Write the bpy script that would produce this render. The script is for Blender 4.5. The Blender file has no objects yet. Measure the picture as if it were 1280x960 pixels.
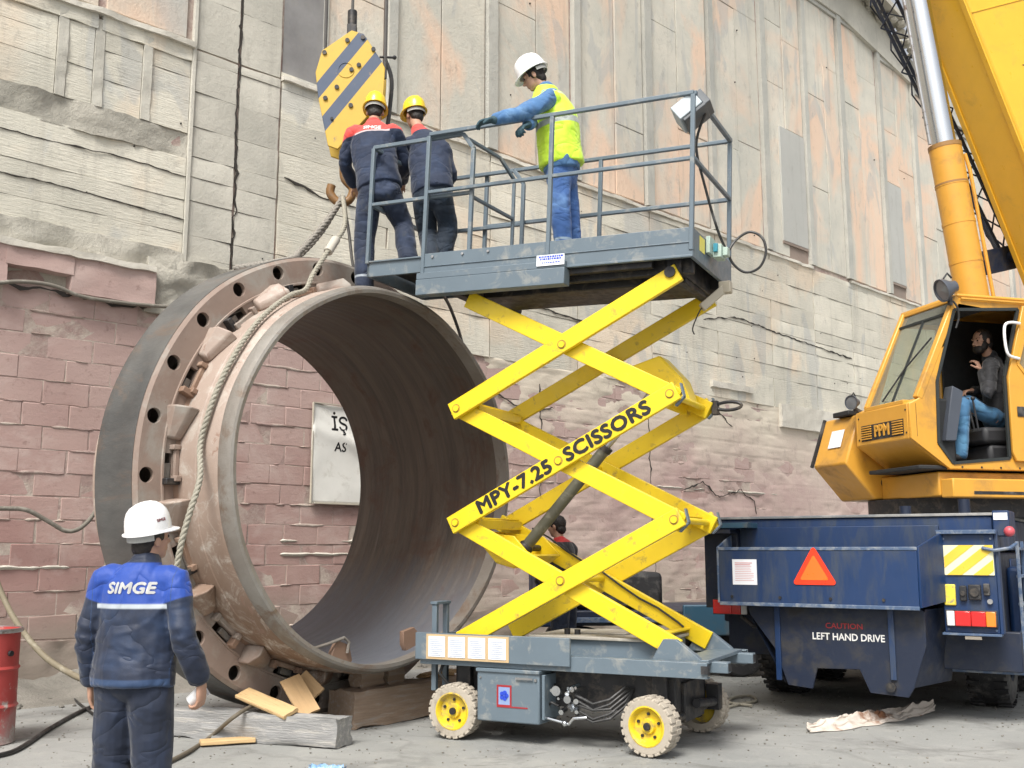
import bpy, bmesh, math, random
from math import sin, cos, pi, radians, sqrt, atan2
from mathutils import Vector, Matrix, noise, geometry
from mathutils.bvhtree import BVHTree

random.seed(7)
SC = bpy.context.scene
# ------------------------------------------------------------------ camera, sky, sun, exposure
PITCH = 9.09
cam = bpy.data.cameras.new('camera'); cam_o = bpy.data.objects.new('camera', cam)
SC.collection.objects.link(cam_o)
cam_o.location = (0, 0, 1.5); cam_o.rotation_euler = (radians(90 + PITCH), 0, 0)
cam.sensor_width = 36; cam.lens = 36.56; cam.clip_start = 0.05; cam.clip_end = 3000
SC.camera = cam_o
w = bpy.data.worlds.new('World'); SC.world = w; w.use_nodes = True
wn = w.node_tree.nodes; wl = w.node_tree.links; wn.clear()
SUN_EL, SUN_AZ = 52.0, 198.0            # azimuth measured clockwise from +Y (the direction the camera looks)
sky = wn.new('ShaderNodeTexSky'); sky.sky_type = 'NISHITA'; sky.sun_disc = False
sky.sun_elevation = radians(SUN_EL); sky.sun_rotation = radians(SUN_AZ)
sky.air_density = 1.0; sky.dust_density = 4.0; sky.ozone_density = 1.0
hsv = wn.new('ShaderNodeHueSaturation'); hsv.inputs['Saturation'].default_value = 0.22; hsv.inputs['Value'].default_value = 1.0
bg = wn.new('ShaderNodeBackground'); bg.inputs['Strength'].default_value = 0.075
wo = wn.new('ShaderNodeOutputWorld')
wl.new(sky.outputs[0], hsv.inputs['Color']); wl.new(hsv.outputs[0], bg.inputs['Color']); wl.new(bg.outputs[0], wo.inputs['Surface'])
sl = bpy.data.lights.new('sun', 'SUN'); so = bpy.data.objects.new('sun', sl); SC.collection.objects.link(so)
sl.energy = 1.5; sl.angle = radians(22); sl.color = (1.0, 0.96, 0.9)
_sd = Vector((sin(radians(SUN_AZ)) * cos(radians(SUN_EL)), cos(radians(SUN_AZ)) * cos(radians(SUN_EL)), sin(radians(SUN_EL))))
so.rotation_euler = _sd.to_track_quat('Z', 'Y').to_euler(); so.location = (0, 0, 30)
SC.view_settings.view_transform = 'Standard'; SC.view_settings.look = 'None'
SC.view_settings.exposure = 1.42; SC.view_settings.gamma = 1.0

# ------------------------------------------------------------------ helpers
COL = SC.collection
MW = {}
def mat4(loc=(0, 0, 0), rz=0.0, rx=0.0, ry=0.0):
    return Matrix.Translation(Vector(loc)) @ Matrix.Rotation(rz, 4, 'Z') @ Matrix.Rotation(ry, 4, 'Y') @ Matrix.Rotation(rx, 4, 'X')
def thing(name, label, cat, loc=(0, 0, 0), rz=0.0, group=None, ry=0.0):
    o = bpy.data.objects.new(name, None); COL.objects.link(o); o.empty_display_size = 0.2
    o.location = loc; o.rotation_euler = (0, ry, rz)
    o['label'] = label; o['category'] = cat
    if group: o['group'] = group
    MW[o.name] = mat4(loc, rz, 0, ry)
    return o
def tag(o, label, cat, group=None, kind=None):
    if label: o['label'] = label
    if cat: o['category'] = cat
    if group: o['group'] = group
    if kind: o['kind'] = kind
    return o
def at(px, py, Y):
    """point of the place at distance Y ahead that the photo shows at px, py"""
    p = radians(PITCH); f = 1300.0
    dy = f * cos(p) - (480 - py) * sin(p); dz = f * sin(p) + (480 - py) * cos(p)
    return Vector(((px - 640) / dy * Y, Y, 1.5 + dz / dy * Y))
def nz(p, s=1.0, o=4):
    return noise.fractal(Vector(p) * s, 1.0, 2.0, o, noise_basis='PERLIN_ORIGINAL')
def finish(me, angle=35):
    for p in me.polygons: p.use_smooth = True
    try: me.set_sharp_from_angle(angle=radians(angle))
    except Exception: pass
def link(name, me, parent=None, loc=None, rot=None):
    o = bpy.data.objects.new(name, me); COL.objects.link(o)
    if parent is not None: o.parent = parent
    if loc is not None: o.location = loc
    if rot is not None: o.rotation_euler = rot
    return o
class MB:
    def __init__(s): s.v = []; s.f = []
    def add(s, vs, fs):
        n = len(s.v); s.v += [Vector(v) for v in vs]; s.f += [tuple(i + n for i in f) for f in fs]; return s
    def box(s, x0, x1, y0, y1, z0, z1, m=None):
        vs = [Vector((x, y, z)) for z in (z0, z1) for y in (y0, y1) for x in (x0, x1)]
        if m is not None: vs = [m @ v for v in vs]
        return s.add(vs, [(0, 2, 3, 1), (4, 5, 7, 6), (0, 1, 5, 4), (2, 6, 7, 3), (0, 4, 6, 2), (1, 3, 7, 5)])
    def bar(s, p0, p1, wd, ht, up=(0, 0, 1)):
        """rectangular bar, wd across, ht along up"""
        p0 = Vector(p0); p1 = Vector(p1); d = (p1 - p0).normalized(); up = Vector(up)
        sd = d.cross(up)
        if sd.length < 1e-4: sd = d.cross(Vector((0, 1, 0)))
        sd.normalize(); u = sd.cross(d).normalized()
        vs = []
        for p in (p0, p1):
            for a, b in ((-1, -1), (1, -1), (1, 1), (-1, 1)): vs.append(p + sd * a * wd / 2 + u * b * ht / 2)
        return s.add(vs, [(3, 2, 1, 0), (4, 5, 6, 7), (0, 1, 5, 4), (1, 2, 6, 5), (2, 3, 7, 6), (3, 0, 4, 7)])
    def tube(s, pts, r, n=10, closed=False, cap=True):
        pts = [Vector(p) for p in pts]; N = len(pts)
        rr = r if isinstance(r, (list, tuple)) else [r] * N
        rings = []; prev = None
        for i, p in enumerate(pts):
            a = pts[(i - 1) % N] if (closed or i > 0) else pts[0]
            b = pts[(i + 1) % N] if (closed or i < N - 1) else pts[-1]
            d = (b - a).normalized()
            if prev is None:
                t = Vector((0, 0, 1)) if abs(d.z) < .9 else Vector((1, 0, 0))
                u = d.cross(t).normalized()
            else:
                u = (prev - d * prev.dot(d))
                u = u.normalized() if u.length > 1e-5 else d.orthogonal().normalized()
            prev = u; v = d.cross(u)
            rings.append([p + (u * cos(2 * pi * k / n) + v * sin(2 * pi * k / n)) * rr[i] for k in range(n)])
        vs = [q for rg in rings for q in rg]; fs = []
        M = N if closed else N - 1
        for i in range(M):
            j = (i + 1) % N
            for k in range(n):
                k2 = (k + 1) % n
                fs.append((i * n + k, i * n + k2, j * n + k2, j * n + k))
        if cap and not closed:
            fs.append(tuple(range(n - 1, -1, -1))); fs.append(tuple((N - 1) * n + k for k in range(n)))
        return s.add(vs, fs)
    def cyl(s, p0, p1, r, n=20, r1=None):
        return s.tube([p0, p1], [r, r if r1 is None else r1], n)
    def lathe(s, prof, c=(0, 0, 0), axis='Z', n=48, closed=True, a0=0.0, a1=2 * pi, warp=None):
        """prof = [(r, h)...] turned about axis; closed joins last to first"""
        c = Vector(c); vs = []; full = abs(a1 - a0 - 2 * pi) < 1e-6
        K = n if full else n + 1
        for k in range(K):
            t = a0 + (a1 - a0) * k / n
            for r, h in prof:
                if warp: r = r + warp(t, r, h)
                if axis == 'Z': q = Vector((r * cos(t), r * sin(t), h))
                elif axis == 'Y': q = Vector((r * cos(t), h, r * sin(t)))
                else: q = Vector((h, r * cos(t), r * sin(t)))
                vs.append(c + q)
        m = len(prof); fs = []
        for k in range(n):
            k2 = (k + 1) % K
            for i in range(m if closed else m - 1):
                i2 = (i + 1) % m
                fs.append((k * m + i, k2 * m + i, k2 * m + i2, k * m + i2))
        return s.add(vs, fs)
    def poly(s, pts, th, m=None, holes=()):
        """polygon (x, y) with holes, extruded from z=0 to th, placed by m"""
        outs = [list(pts)] + [list(h) for h in holes]
        tris = geometry.tessellate_polygon([[Vector((a, b, 0)) for a, b in o] for o in outs])
        flat = [q for o in outs for q in o]; n = len(flat)
        m = m or Matrix.Identity(4)
        vs = [m @ Vector((a, b, 0)) for a, b in flat] + [m @ Vector((a, b, th)) for a, b in flat]
        fs = [tuple(t) for t in tris] + [tuple(i + n for i in reversed(t)) for t in tris]
        k = 0
        for o in outs:
            L = len(o)
            for i in range(L):
                fs.append((k + i, k + (i + 1) % L, k + (i + 1) % L + n, k + i + n))
            k += L
        return s.add(vs, fs)
    def sphere(s, c, r, n=12, sc=(1, 1, 1)):
        c = Vector(c); vs = []; fs = []
        for i in range(1, n // 2 + 1):
            th = pi * i / (n // 2 + 1)
            for k in range(n):
                a = 2 * pi * k / n
                vs.append(c + Vector((r * sin(th) * cos(a) * sc[0], r * sin(th) * sin(a) * sc[1], r * cos(th) * sc[2])))
        R = n // 2
        top = len(vs); vs.append(c + Vector((0, 0, r * sc[2]))); vs.append(c - Vector((0, 0, r * sc[2])))
        for i in range(R - 1):
            for k in range(n):
                fs.append((i * n + k, (i + 1) * n + k, (i + 1) * n + (k + 1) % n, i * n + (k + 1) % n))
        for k in range(n):
            fs.append((top, k, (k + 1) % n)); fs.append((top + 1, (R - 1) * n + (k + 1) % n, (R - 1) * n + k))
        return s.add(vs, fs)
    def mesh(s, name, world_parent=None):
        me = bpy.data.meshes.new(name)
        vs = s.v
        if world_parent is not None:
            inv = MW[world_parent.name].inverted(); vs = [inv @ v for v in vs]
        me.from_pydata([tuple(v) for v in vs], [], s.f)
        bm = bmesh.new(); bm.from_mesh(me); bmesh.ops.recalc_face_normals(bm, faces=bm.faces); bm.to_mesh(me); bm.free()
        return me
    def split(s, name, m, parent=None, bevel=0.0, angle=35):
        """one object for every loose piece"""
        par = list(range(len(s.v)))
        def fd(i):
            while par[i] != i: par[i] = par[par[i]]; i = par[i]
            return i
        for f in s.f:
            for k in f[1:]:
                a, b = fd(f[0]), fd(k)
                if a != b: par[b] = a
        groups = {}
        for f in s.f: groups.setdefault(fd(f[0]), []).append(f)
        out = []
        for fs in groups.values():
            ids = sorted({i for f in fs for i in f}); mp = {i: k for k, i in enumerate(ids)}
            q = MB(); q.v = [s.v[i] for i in ids]; q.f = [tuple(mp[i] for i in f) for f in fs]
            out.append(q.build(name, m, parent, bevel=bevel, angle=angle))
        return out
    def build(s, name, m, parent=None, world=False, bevel=0.0, angle=35, seg=2):
        me = s.mesh(name, parent if world else None)
        me.materials.append(m); finish(me, angle)
        o = link(name, me, parent)
        if bevel:
            b = o.modifiers.new('b', 'BEVEL'); b.width = bevel; b.segments = seg; b.limit_method = 'ANGLE'; b.angle_limit = radians(40)
            b.harden_normals = False; b.use_clamp_overlap = True
        return o
def baked(o):
    """evaluated mesh of o (modifiers applied)"""
    bpy.context.view_layer.update()
    dg = bpy.context.evaluated_depsgraph_get()
    return bpy.data.meshes.new_from_object(o.evaluated_get(dg))
def apply_mods(o):
    me = baked(o); o.modifiers.clear(); o.data = me; return o
def fr(origin, xa, ya):
    """matrix with x axis xa, y axis ya, z = x cross y, at origin"""
    xa = Vector(xa).normalized(); za = xa.cross(Vector(ya)).normalized(); ya = za.cross(xa)
    m = Matrix((xa, ya, za)).transposed().to_4x4(); m.translation = Vector(origin); return m
def lettering(txt, size, m, parent, M, extrude=0.0015, bold=0.0, align='CENTER', name='lettering', spacing=1.0, shear=0.0, sx=1.0, bvh=None, off=0.003, ray=None):
    cu = bpy.data.curves.new('t', 'FONT'); cu.body = txt; cu.size = size; cu.align_x = align; cu.align_y = 'CENTER'
    cu.extrude = extrude; cu.offset = bold; cu.space_character = spacing; cu.shear = shear; cu.resolution_u = 3
    bw = bold; cu.offset = 0.0
    o = bpy.data.objects.new('t', cu); COL.objects.link(o); me = baked(o)
    bpy.data.objects.remove(o)
    for v in me.vertices: v.co.x *= sx
    if bw:                                                       # heavier strokes: the same letters laid over themselves with tiny shifts
        vs0 = [v.co.copy() for v in me.vertices]; fs0 = [tuple(p.vertices) for p in me.polygons]; V = []; Fc = []
        for k, (dx, dy) in enumerate(((-1, 0), (1, 0), (0, 1), (0, -1), (0, 0))):
            n0 = len(V); V += [v + Vector((dx * bw, dy * bw, k * .00025)) for v in vs0]; Fc += [tuple(i + n0 for i in f) for f in fs0]
        me = bpy.data.meshes.new(name); me.from_pydata(V, [], Fc)
    if bvh is not None:
        bm = bmesh.new(); bm.from_mesh(me)
        for _ in range(2):
            long = [e for e in bm.edges if e.calc_length() > size * .12]
            if long: bmesh.ops.subdivide_edges(bm, edges=long, cuts=1)
        bmesh.ops.triangulate(bm, faces=bm.faces)
        bm.to_mesh(me); bm.free()
    me.transform(M)
    if bvh is not None:
        d = Vector(ray).normalized()
        for v in me.vertices:
            h = bvh.ray_cast(v.co - d * 0.5, d, 1.5)
            if h[0] is not None: v.co = h[0] - d * off
    me.materials.clear(); me.materials.append(m)
    return link(name, me, parent)

# ------------------------------------------------------------------ materials
def N(nt, t, **kw):
    n = nt.nodes.new(t)
    for k, v in kw.items():
        if k.startswith('i_'): n.inputs[k[2:].replace('_', ' ')].default_value = v
        else: setattr(n, k, v)
    return n
def base_mat(name):
    m = bpy.data.materials.new(name); m.use_nodes = True; nt = m.node_tree
    b = nt.nodes['Principled BSDF']; tc = N(nt, 'ShaderNodeTexCoord')
    return m, nt, b, tc.outputs['Object']
def ntex(nt, vec, scale, detail=6, rough=.6, sc=(1, 1, 1), dist=0.0):
    mp = N(nt, 'ShaderNodeMapping'); mp.inputs['Scale'].default_value = sc; nt.links.new(vec, mp.inputs[0])
    n = N(nt, 'ShaderNodeTexNoise'); n.inputs['Scale'].default_value = scale; n.inputs['Detail'].default_value = detail
    n.inputs['Roughness'].default_value = rough; n.inputs['Distortion'].default_value = dist; nt.links.new(mp.outputs[0], n.inputs['Vector'])
    return n.outputs['Fac']
def ramp(nt, fac, a, b, va=0.0, vb=1.0):
    r = N(nt, 'ShaderNodeMapRange'); r.inputs['From Min'].default_value = a; r.inputs['From Max'].default_value = b
    r.inputs['To Min'].default_value = va; r.inputs['To Max'].default_value = vb; r.clamp = True
    nt.links.new(fac, r.inputs['Value']); return r.outputs[0]
def mix(nt, fac, a, b, mode='MIX'):
    n = N(nt, 'ShaderNodeMix', data_type='RGBA', blend_type=mode)
    if isinstance(fac, (int, float)): n.inputs[0].default_value = fac
    else: nt.links.new(fac, n.inputs[0])
    for i, c in ((6, a), (7, b)):
        if isinstance(c, tuple): n.inputs[i].default_value = (*c[:3], 1)
        else: nt.links.new(c, n.inputs[i])
    return n.outputs[2]
def math_n(nt, op, a, b=None):
    n = N(nt, 'ShaderNodeMath', operation=op)
    for i, c in enumerate((a, b)):
        if c is None: continue
        if isinstance(c, (int, float)): n.inputs[i].default_value = c
        else: nt.links.new(c, n.inputs[i])
    return n.outputs[0]
def bump(nt, b, h, strength=.3, dist=.01):
    n = N(nt, 'ShaderNodeBump'); n.inputs['Strength'].default_value = strength; n.inputs['Distance'].default_value = dist
    nt.links.new(h, n.inputs['Height']); nt.links.new(n.outputs[0], b.inputs['Normal']); return n
def M(name, col, rough=.5, metal=0.0, var=.12, scale=4.0, dirt=None, bmp=0.15, bscale=40, bdist=.004, sc=(1, 1, 1), rand=0.0, wear=None, coat=0.0):
    """paint / steel / cloth: base colour with soft variation, dirt = (colour, amount, scale), wear = (colour, amount)"""
    m, nt, b, vec = base_mat(name)
    n1 = ntex(nt, vec, scale, 5, .6, sc)
    c = mix(nt, n1, tuple(x * (1 - var) for x in col), tuple(min(1, x * (1 + var)) for x in col))
    if rand:
        oi = N(nt, 'ShaderNodeObjectInfo'); r = ramp(nt, oi.outputs['Random'], 0, 1, 1 - rand, 1 + rand)
        vm = N(nt, 'ShaderNodeVectorMath', operation='SCALE'); nt.links.new(c, vm.inputs[0]); nt.links.new(r, vm.inputs['Scale']); c = vm.outputs[0]
    rr = ramp(nt, ntex(nt, vec, scale * 3, 4), .3, .7, max(.05, rough - .1), min(1, rough + .12))
    if dirt:
        dc, da, ds = dirt
        f = ramp(nt, ntex(nt, vec, ds, 8, .68, sc, .4), .62 - da * .35, .72 - da * .2)
        c = mix(nt, f, c, dc); rr = math_n(nt, 'MAXIMUM', rr, math_n(nt, 'MULTIPLY', f, .8))
    if wear:
        f = ramp(nt, ntex(nt, vec, 22, 10, .75), .70 - wear[1], .73 - wear[1]); c = mix(nt, f, c, wear[0])
    nt.links.new(c, b.inputs['Base Color']); nt.links.new(rr, b.inputs['Roughness'])
    b.inputs['Metallic'].default_value = metal
    if coat: b.inputs['Coat Weight'].default_value = coat; b.inputs['Coat Roughness'].default_value = .15
    if bmp: bump(nt, b, ntex(nt, vec, bscale, 6, .6, sc), bmp, bdist)
    return m
MAT = {}
MAT['yellow'] = M('lift_yellow_paint', (.78, .56, .015), .38, dirt=((.40, .28, .05), .12, 9), sc=(1, 1, 1), wear=((.25, .2, .12), .0), bmp=.05)
MAT['grey_paint'] = M('lift_grey_paint', (.118, .155, .185), .42, dirt=((.24, .25, .24), .22, 6), wear=((.35, .33, .3), .01), bmp=.06)
MAT['black'] = M('black_rubber', (.018, .018, .02), .6, dirt=((.09, .085, .08), .3, 6))
MAT['dark_steel'] = M('greasy_dark_steel', (.03, .03, .032), .5, .4, dirt=((.10, .085, .07), .35, 7))
MAT['crane'] = M('crane_ochre_paint', (.62, .31, .04), .38, var=.1, dirt=((.42, .22, .05), .22, 2.2), wear=((.22, .13, .05), .0), bmp=.05, coat=.15)
MAT['boom'] = M('boom_yellow_paint', (.74, .42, .03), .36, var=.1, dirt=((.62, .36, .04), .15, 2.3), bmp=.05, coat=.15)
MAT['navy'] = M('truck_navy_paint', (.005, .027, .092), .5, var=.35, dirt=((.035, .05, .08), .45, 6), sc=(1, 1, .2), wear=((.2, .2, .2), .0), bmp=.06, scale=2)
MAT['navy_dark'] = M('grimy_navy_steel', (.006, .013, .034), .55, dirt=((.03, .03, .033), .4, 4))
MAT['navy_edge'] = M('scuffed_navy_edge', (.06, .10, .18), .5, dirt=((.22, .24, .26), .4, 8))
MAT['teal'] = M('teal_blue_paint', (.025, .075, .12), .5, dirt=((.07, .08, .085), .35, 3))
MAT['chrome'] = M('chromed_rod', (.62, .64, .66), .16, 1.0, var=.04, bmp=.0)
MAT['steel'] = M('bare_steel', (.42, .42, .42), .35, .9, dirt=((.15, .1, .07), .2, 9))
MAT['tyre_beige'] = M('pale_solid_tyre', (.40, .355, .29), .85, dirt=((.27, .235, .19), .3, 9), bmp=.4, bscale=60)
MAT['hub'] = M('yellow_wheel_hub', (.70, .50, .02), .45, dirt=((.33, .25, .10), .4, 10))
MAT['white'] = M('white_plastic', (.80, .80, .80), .35, var=.03, dirt=((.55, .53, .5), .05, 10), bmp=.02)
MAT['white_paper'] = M('white_paper', (.78, .80, .84), .6, var=.04, bmp=.0)
MAT['print_grey'] = M('printed_grey_ink', (.38, .42, .5), .6, bmp=0)
MAT['letter_black'] = M('black_lettering', (.012, .012, .014), .5, bmp=0)
MAT['letter_white'] = M('white_lettering', (.72, .72, .70), .5, bmp=0, dirt=((.2, .22, .3), .12, 30))
MAT['letter_red'] = M('faded_red_lettering', (.30, .02, .025), .5, bmp=0)
MAT['red'] = M('red_plastic', (.55, .02, .02), .35, bmp=0)
MAT['orange'] = M('orange_reflector', (.95, .16, .02), .3, var=.04, bmp=0)
MAT['orange_red'] = M('red_orange_border', (.85, .045, .012), .35, var=.04, bmp=0)
MAT['tan'] = M('tan_board', (.50, .36, .2), .6)
MAT['blue_logo'] = M('blue_ink', (.02, .06, .5), .5, bmp=0)
MAT['glove'] = M('dark_work_glove', (.03, .07, .09), .8, bmp=.4, bscale=90)
MAT['boot'] = M('dark_boot_leather', (.03, .028, .028), .6, bmp=.3)
MAT['hair'] = M('dark_hair', (.014, .010, .008), .6, bmp=.6, bscale=120, sc=(3, 3, .6))
MAT['helmet_white'] = M('white_helmet_shell', (.82, .82, .82), .25, var=.03, dirt=((.6, .59, .56), .06, 14), bmp=.0, coat=.3)
MAT['helmet_yellow'] = M('yellow_helmet_shell', (.85, .58, .02), .28, var=.05, dirt=((.5, .38, .1), .12, 14), bmp=.0, coat=.3)
MAT['strap'] = M('helmet_strap', (.35, .35, .33), .7)
MAT['seat'] = M('black_seat_vinyl', (.02, .02, .022), .55)
MAT['cab_inner'] = M('dark_cab_lining', (.018, .019, .02), .7)
MAT['rubber_grey'] = M('door_seal_rubber', (.02, .025, .025), .6)
MAT['lamp_glass'] = M('lamp_lens', (.22, .23, .24), .12, .4, bmp=0)
MAT['red_lens'] = M('red_lamp_lens', (.55, .015, .015), .15, bmp=0, coat=.5)
MAT['amber_lens'] = M('amber_lamp_lens', (.85, .22, .02), .15, bmp=0, coat=.5)
MAT['clear_lens'] = M('clear_lamp_lens', (.6, .6, .6), .15, bmp=0, coat=.5)
MAT['wood_new'] = M('fresh_pine', (.58, .40, .20), .7, var=.2, scale=3, sc=(1, 14, 14), bmp=.3, bscale=8, dirt=((.35, .22, .1), .2, 5))
MAT['wood_orange'] = M('orange_plywood', (.46, .30, .15), .7, var=.2, scale=3, sc=(1, 14, 14), bmp=.3, bscale=8)
MAT['wood_brown'] = M('weathered_brown_timber', (.29, .21, .15), .85, var=.35, scale=3, sc=(1, 10, 10), bmp=.7, bscale=9, bdist=.01, dirt=((.32, .28, .24), .3, 3))
MAT['wood_grey'] = M('grey_old_timber', (.27, .27, .265), .85, var=.3, scale=3, sc=(1, 10, 10), bmp=.8, bscale=9, bdist=.012, dirt=((.42, .40, .37), .3, 3))
MAT['rope'] = M('fibre_rope', (.31, .29, .235), .9, var=.2, scale=60, bmp=.9, bscale=90, bdist=.006)
MAT['hose'] = M('dusty_hose', (.16, .145, .12), .75, dirt=((.28, .26, .22), .3, 9))
MAT['cable_black'] = M('black_cable', (.02, .02, .02), .5, dirt=((.1, .1, .1), .25, 9))
MAT['wire_rope'] = M('greasy_wire_rope', (.09, .085, .08), .55, .5, bmp=.6, bscale=120)
MAT['sling'] = M('dusty_wire_sling', (.27, .25, .22), .8, .2, var=.25, scale=30, bmp=.8, bscale=110)
MAT['pink_primer'] = M('pink_beige_primer', (.25, .185, .15), .68, var=.3, scale=1.6, dirt=((.30, .275, .24), .5, 2.3), wear=((.20, .11, .07), .06), bmp=.5, bscale=11, bdist=.01)
MAT['brown_primer'] = M('rusty_brown_primer', (.23, .145, .10), .62, var=.15, scale=1.6, dirt=((.40, .31, .24), .3, 2.0), bmp=.3, bscale=14)

def shell_mat():
    # outer skin: paler primer towards the top, darker brown towards the bottom
    m, nt, b, vec = base_mat('kiln_shell_primer')
    sep = N(nt, 'ShaderNodeSeparateXYZ'); nt.links.new(vec, sep.inputs[0])
    n = ntex(nt, vec, 1.3, 8, .7)
    h = math_n(nt, 'ADD', sep.outputs['Z'], math_n(nt, 'MULTIPLY', n, 1.6))
    f = ramp(nt, h, 1.7, 3.1)
    c = mix(nt, f, (.19, .12, .08), (.34, .265, .22))
    c = mix(nt, ramp(nt, ntex(nt, vec, 5, 10, .75, (1, 1, 1), .6), .50, .64), c, (.42, .37, .32))
    c = mix(nt, ramp(nt, ntex(nt, vec, 3, 10, .75, (1, 1, 1), 1.2), .60, .64), c, (.24, .15, .11))
    nt.links.new(c, b.inputs['Base Color']); b.inputs['Roughness'].default_value = .6
    bump(nt, b, ntex(nt, vec, 11, 8, .65), .35, .012); return m
MAT['shell'] = shell_mat()
def rolled_mat(name, c1, c2, c3, metal=.55, rough=.42, sc=(1, 1, 1)):
    m, nt, b, vec = base_mat(name)
    n = ntex(nt, vec, 1.2, 8, .65, sc, .5); c = mix(nt, ramp(nt, n, .35, .65), c1, c2)
    f = ramp(nt, ntex(nt, vec, 3.2, 10, .72, sc, .8), .52, .68); c = mix(nt, f, c, c3)
    nt.links.new(c, b.inputs['Base Color']); b.inputs['Metallic'].default_value = metal
    nt.links.new(ramp(nt, ntex(nt, vec, 4, 8, .7, sc), .3, .7, rough - .12, rough + .22), b.inputs['Roughness'])
    bump(nt, b, ntex(nt, vec, 9, 8, .65, sc), .5, .014); return m
def inner_mat():
    # rolled plate: streaks run round the bore (constant along the ring's circumference), stretched by polar coordinates
    m, nt, b, vec = base_mat('kiln_bore_steel')
    sep = N(nt, 'ShaderNodeSeparateXYZ'); nt.links.new(vec, sep.inputs[0])
    zc = math_n(nt, 'SUBTRACT', sep.outputs['Z'], 2.147)
    ang = math_n(nt, 'ARCTAN2', zc, sep.outputs['X'])
    cb = N(nt, 'ShaderNodeCombineXYZ'); nt.links.new(math_n(nt, 'MULTIPLY', ang, .55), cb.inputs[0]); nt.links.new(math_n(nt, 'MULTIPLY', sep.outputs['Y'], 5.0), cb.inputs[1])
    n = ntex(nt, cb.outputs[0], 1.6, 9, .7, (1, 1, 1), .5)
    c = mix(nt, ramp(nt, n, .35, .65), (.070, .060, .052), (.155, .125, .10))
    c = mix(nt, ramp(nt, ntex(nt, vec, 2.1, 9, .7, (1, 1, 1), .8), .52, .70), c, (.10, .058, .042))
    c = mix(nt, ramp(nt, ntex(nt, cb.outputs[0], 3.7, 9, .75), .58, .72), c, (.16, .145, .13))
    # blue-grey sheen along the bottom of the bore, painted into the colour
    low = ramp(nt, math_n(nt, 'ADD', zc, math_n(nt, 'MULTIPLY', n, .7)), -1.15, -.35, 1.0, 0.0)
    c = mix(nt, math_n(nt, 'MULTIPLY', low, .8), c, (.17, .19, .23))
    nt.links.new(c, b.inputs['Base Color']); b.inputs['Metallic'].default_value = .35
    nt.links.new(ramp(nt, n, .3, .7, .38, .62), b.inputs['Roughness'])
    bump(nt, b, ntex(nt, cb.outputs[0], 5, 8, .65), .35, .012); return m
MAT['bore'] = inner_mat()
MAT['rim_steel'] = rolled_mat('machined_rim_steel', (.20, .175, .15), (.28, .265, .24), (.17, .115, .08), .35, .45)
MAT['band_steel'] = rolled_mat('dusty_slate_steel', (.075, .075, .073), (.15, .145, .135), (.15, .11, .085), .3, .52, (1, .35, 1))

def glass_mat():
    m, nt, b, vec = base_mat('cab_glass')
    out = nt.nodes['Material Output']
    tr = N(nt, 'ShaderNodeBsdfTransparent'); tr.inputs[0].default_value = (.91, .93, .86, 1)
    gl = N(nt, 'ShaderNodeBsdfGlossy'); gl.inputs['Roughness'].default_value = .05; gl.inputs[0].default_value = (.8, .8, .8, 1)
    lw = N(nt, 'ShaderNodeLayerWeight'); lw.inputs[0].default_value = .5
    class fz: outputs = [ramp(nt, lw.outputs['Facing'], .55, 1.0, .04, .5)]
    df = N(nt, 'ShaderNodeBsdfDiffuse'); df.inputs[0].default_value = (.34, .34, .30, 1)
    m1 = N(nt, 'ShaderNodeMixShader'); nt.links.new(fz.outputs[0], m1.inputs[0]); nt.links.new(tr.outputs[0], m1.inputs[1]); nt.links.new(gl.outputs[0], m1.inputs[2])
    m2 = N(nt, 'ShaderNodeMixShader'); nt.links.new(ramp(nt, ntex(nt, vec, 2, 6), .3, .8, .14, .30), m2.inputs[0]); nt.links.new(m1.outputs[0], m2.inputs[1]); nt.links.new(df.outputs[0], m2.inputs[2])
    nt.links.new(m2.outputs[0], out.inputs['Surface']); return m
MAT['glass'] = glass_mat()

def concrete(name, c1, c2, patch=None, pscale=.5, rand=.06, grain=True, sc=(1, 1, 1), stain=(.24, .225, .20), bs=.45, soft=.12, plev=.5):
    m, nt, b, vec = base_mat(name)
    geo = N(nt, 'ShaderNodeNewGeometry'); pos = geo.outputs['Position']
    n = ntex(nt, pos, .9, 8, .65); c = mix(nt, ramp(nt, n, .35, .65), c1, c2)
    if patch:
        f = ramp(nt, ntex(nt, pos, pscale, 4, .55, (1, 1, .62), 1.0), plev, plev + soft)
        c = mix(nt, math_n(nt, 'MULTIPLY', f, .85), c, patch)
        f2 = ramp(nt, ntex(nt, pos, pscale * 1.4, 4, .5, (1.3, 1.3, .5), 1.6), .57, .62); c = mix(nt, math_n(nt, 'MULTIPLY', f2, .5), c, (.40, .41, .40))
    c = mix(nt, math_n(nt, 'MULTIPLY', ramp(nt, ntex(nt, pos, 6, 10, .75, (1, 1, .5)), .56, .70), .45), c, stain)
    v2 = ramp(nt, ntex(nt, pos, 2.2, 6, .7, (2.4, 2.4, .12)), .55, .75); c = mix(nt, math_n(nt, 'MULTIPLY', v2, .35), c, stain)
    oi = N(nt, 'ShaderNodeObjectInfo'); r = ramp(nt, oi.outputs['Random'], 0, 1, 1 - rand, 1 + rand)
    vm = N(nt, 'ShaderNodeVectorMath', operation='SCALE'); nt.links.new(c, vm.inputs[0]); nt.links.new(r, vm.inputs['Scale'])
    nt.links.new(vm.outputs[0], b.inputs['Base Color']); b.inputs['Roughness'].default_value = .9
    h = math_n(nt, 'ADD', ntex(nt, pos, 22, 10, .7), math_n(nt, 'MULTIPLY', ntex(nt, pos, 5, 6, .6, sc), 1.2))
    bump(nt, b, h, bs, .02); return m
MAT['conc'] = concrete('board_marked_concrete', (.52, .50, .425), (.66, .625, .53), (.68, .57, .44), .5, .09, sc=(1, 1, 12))
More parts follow.
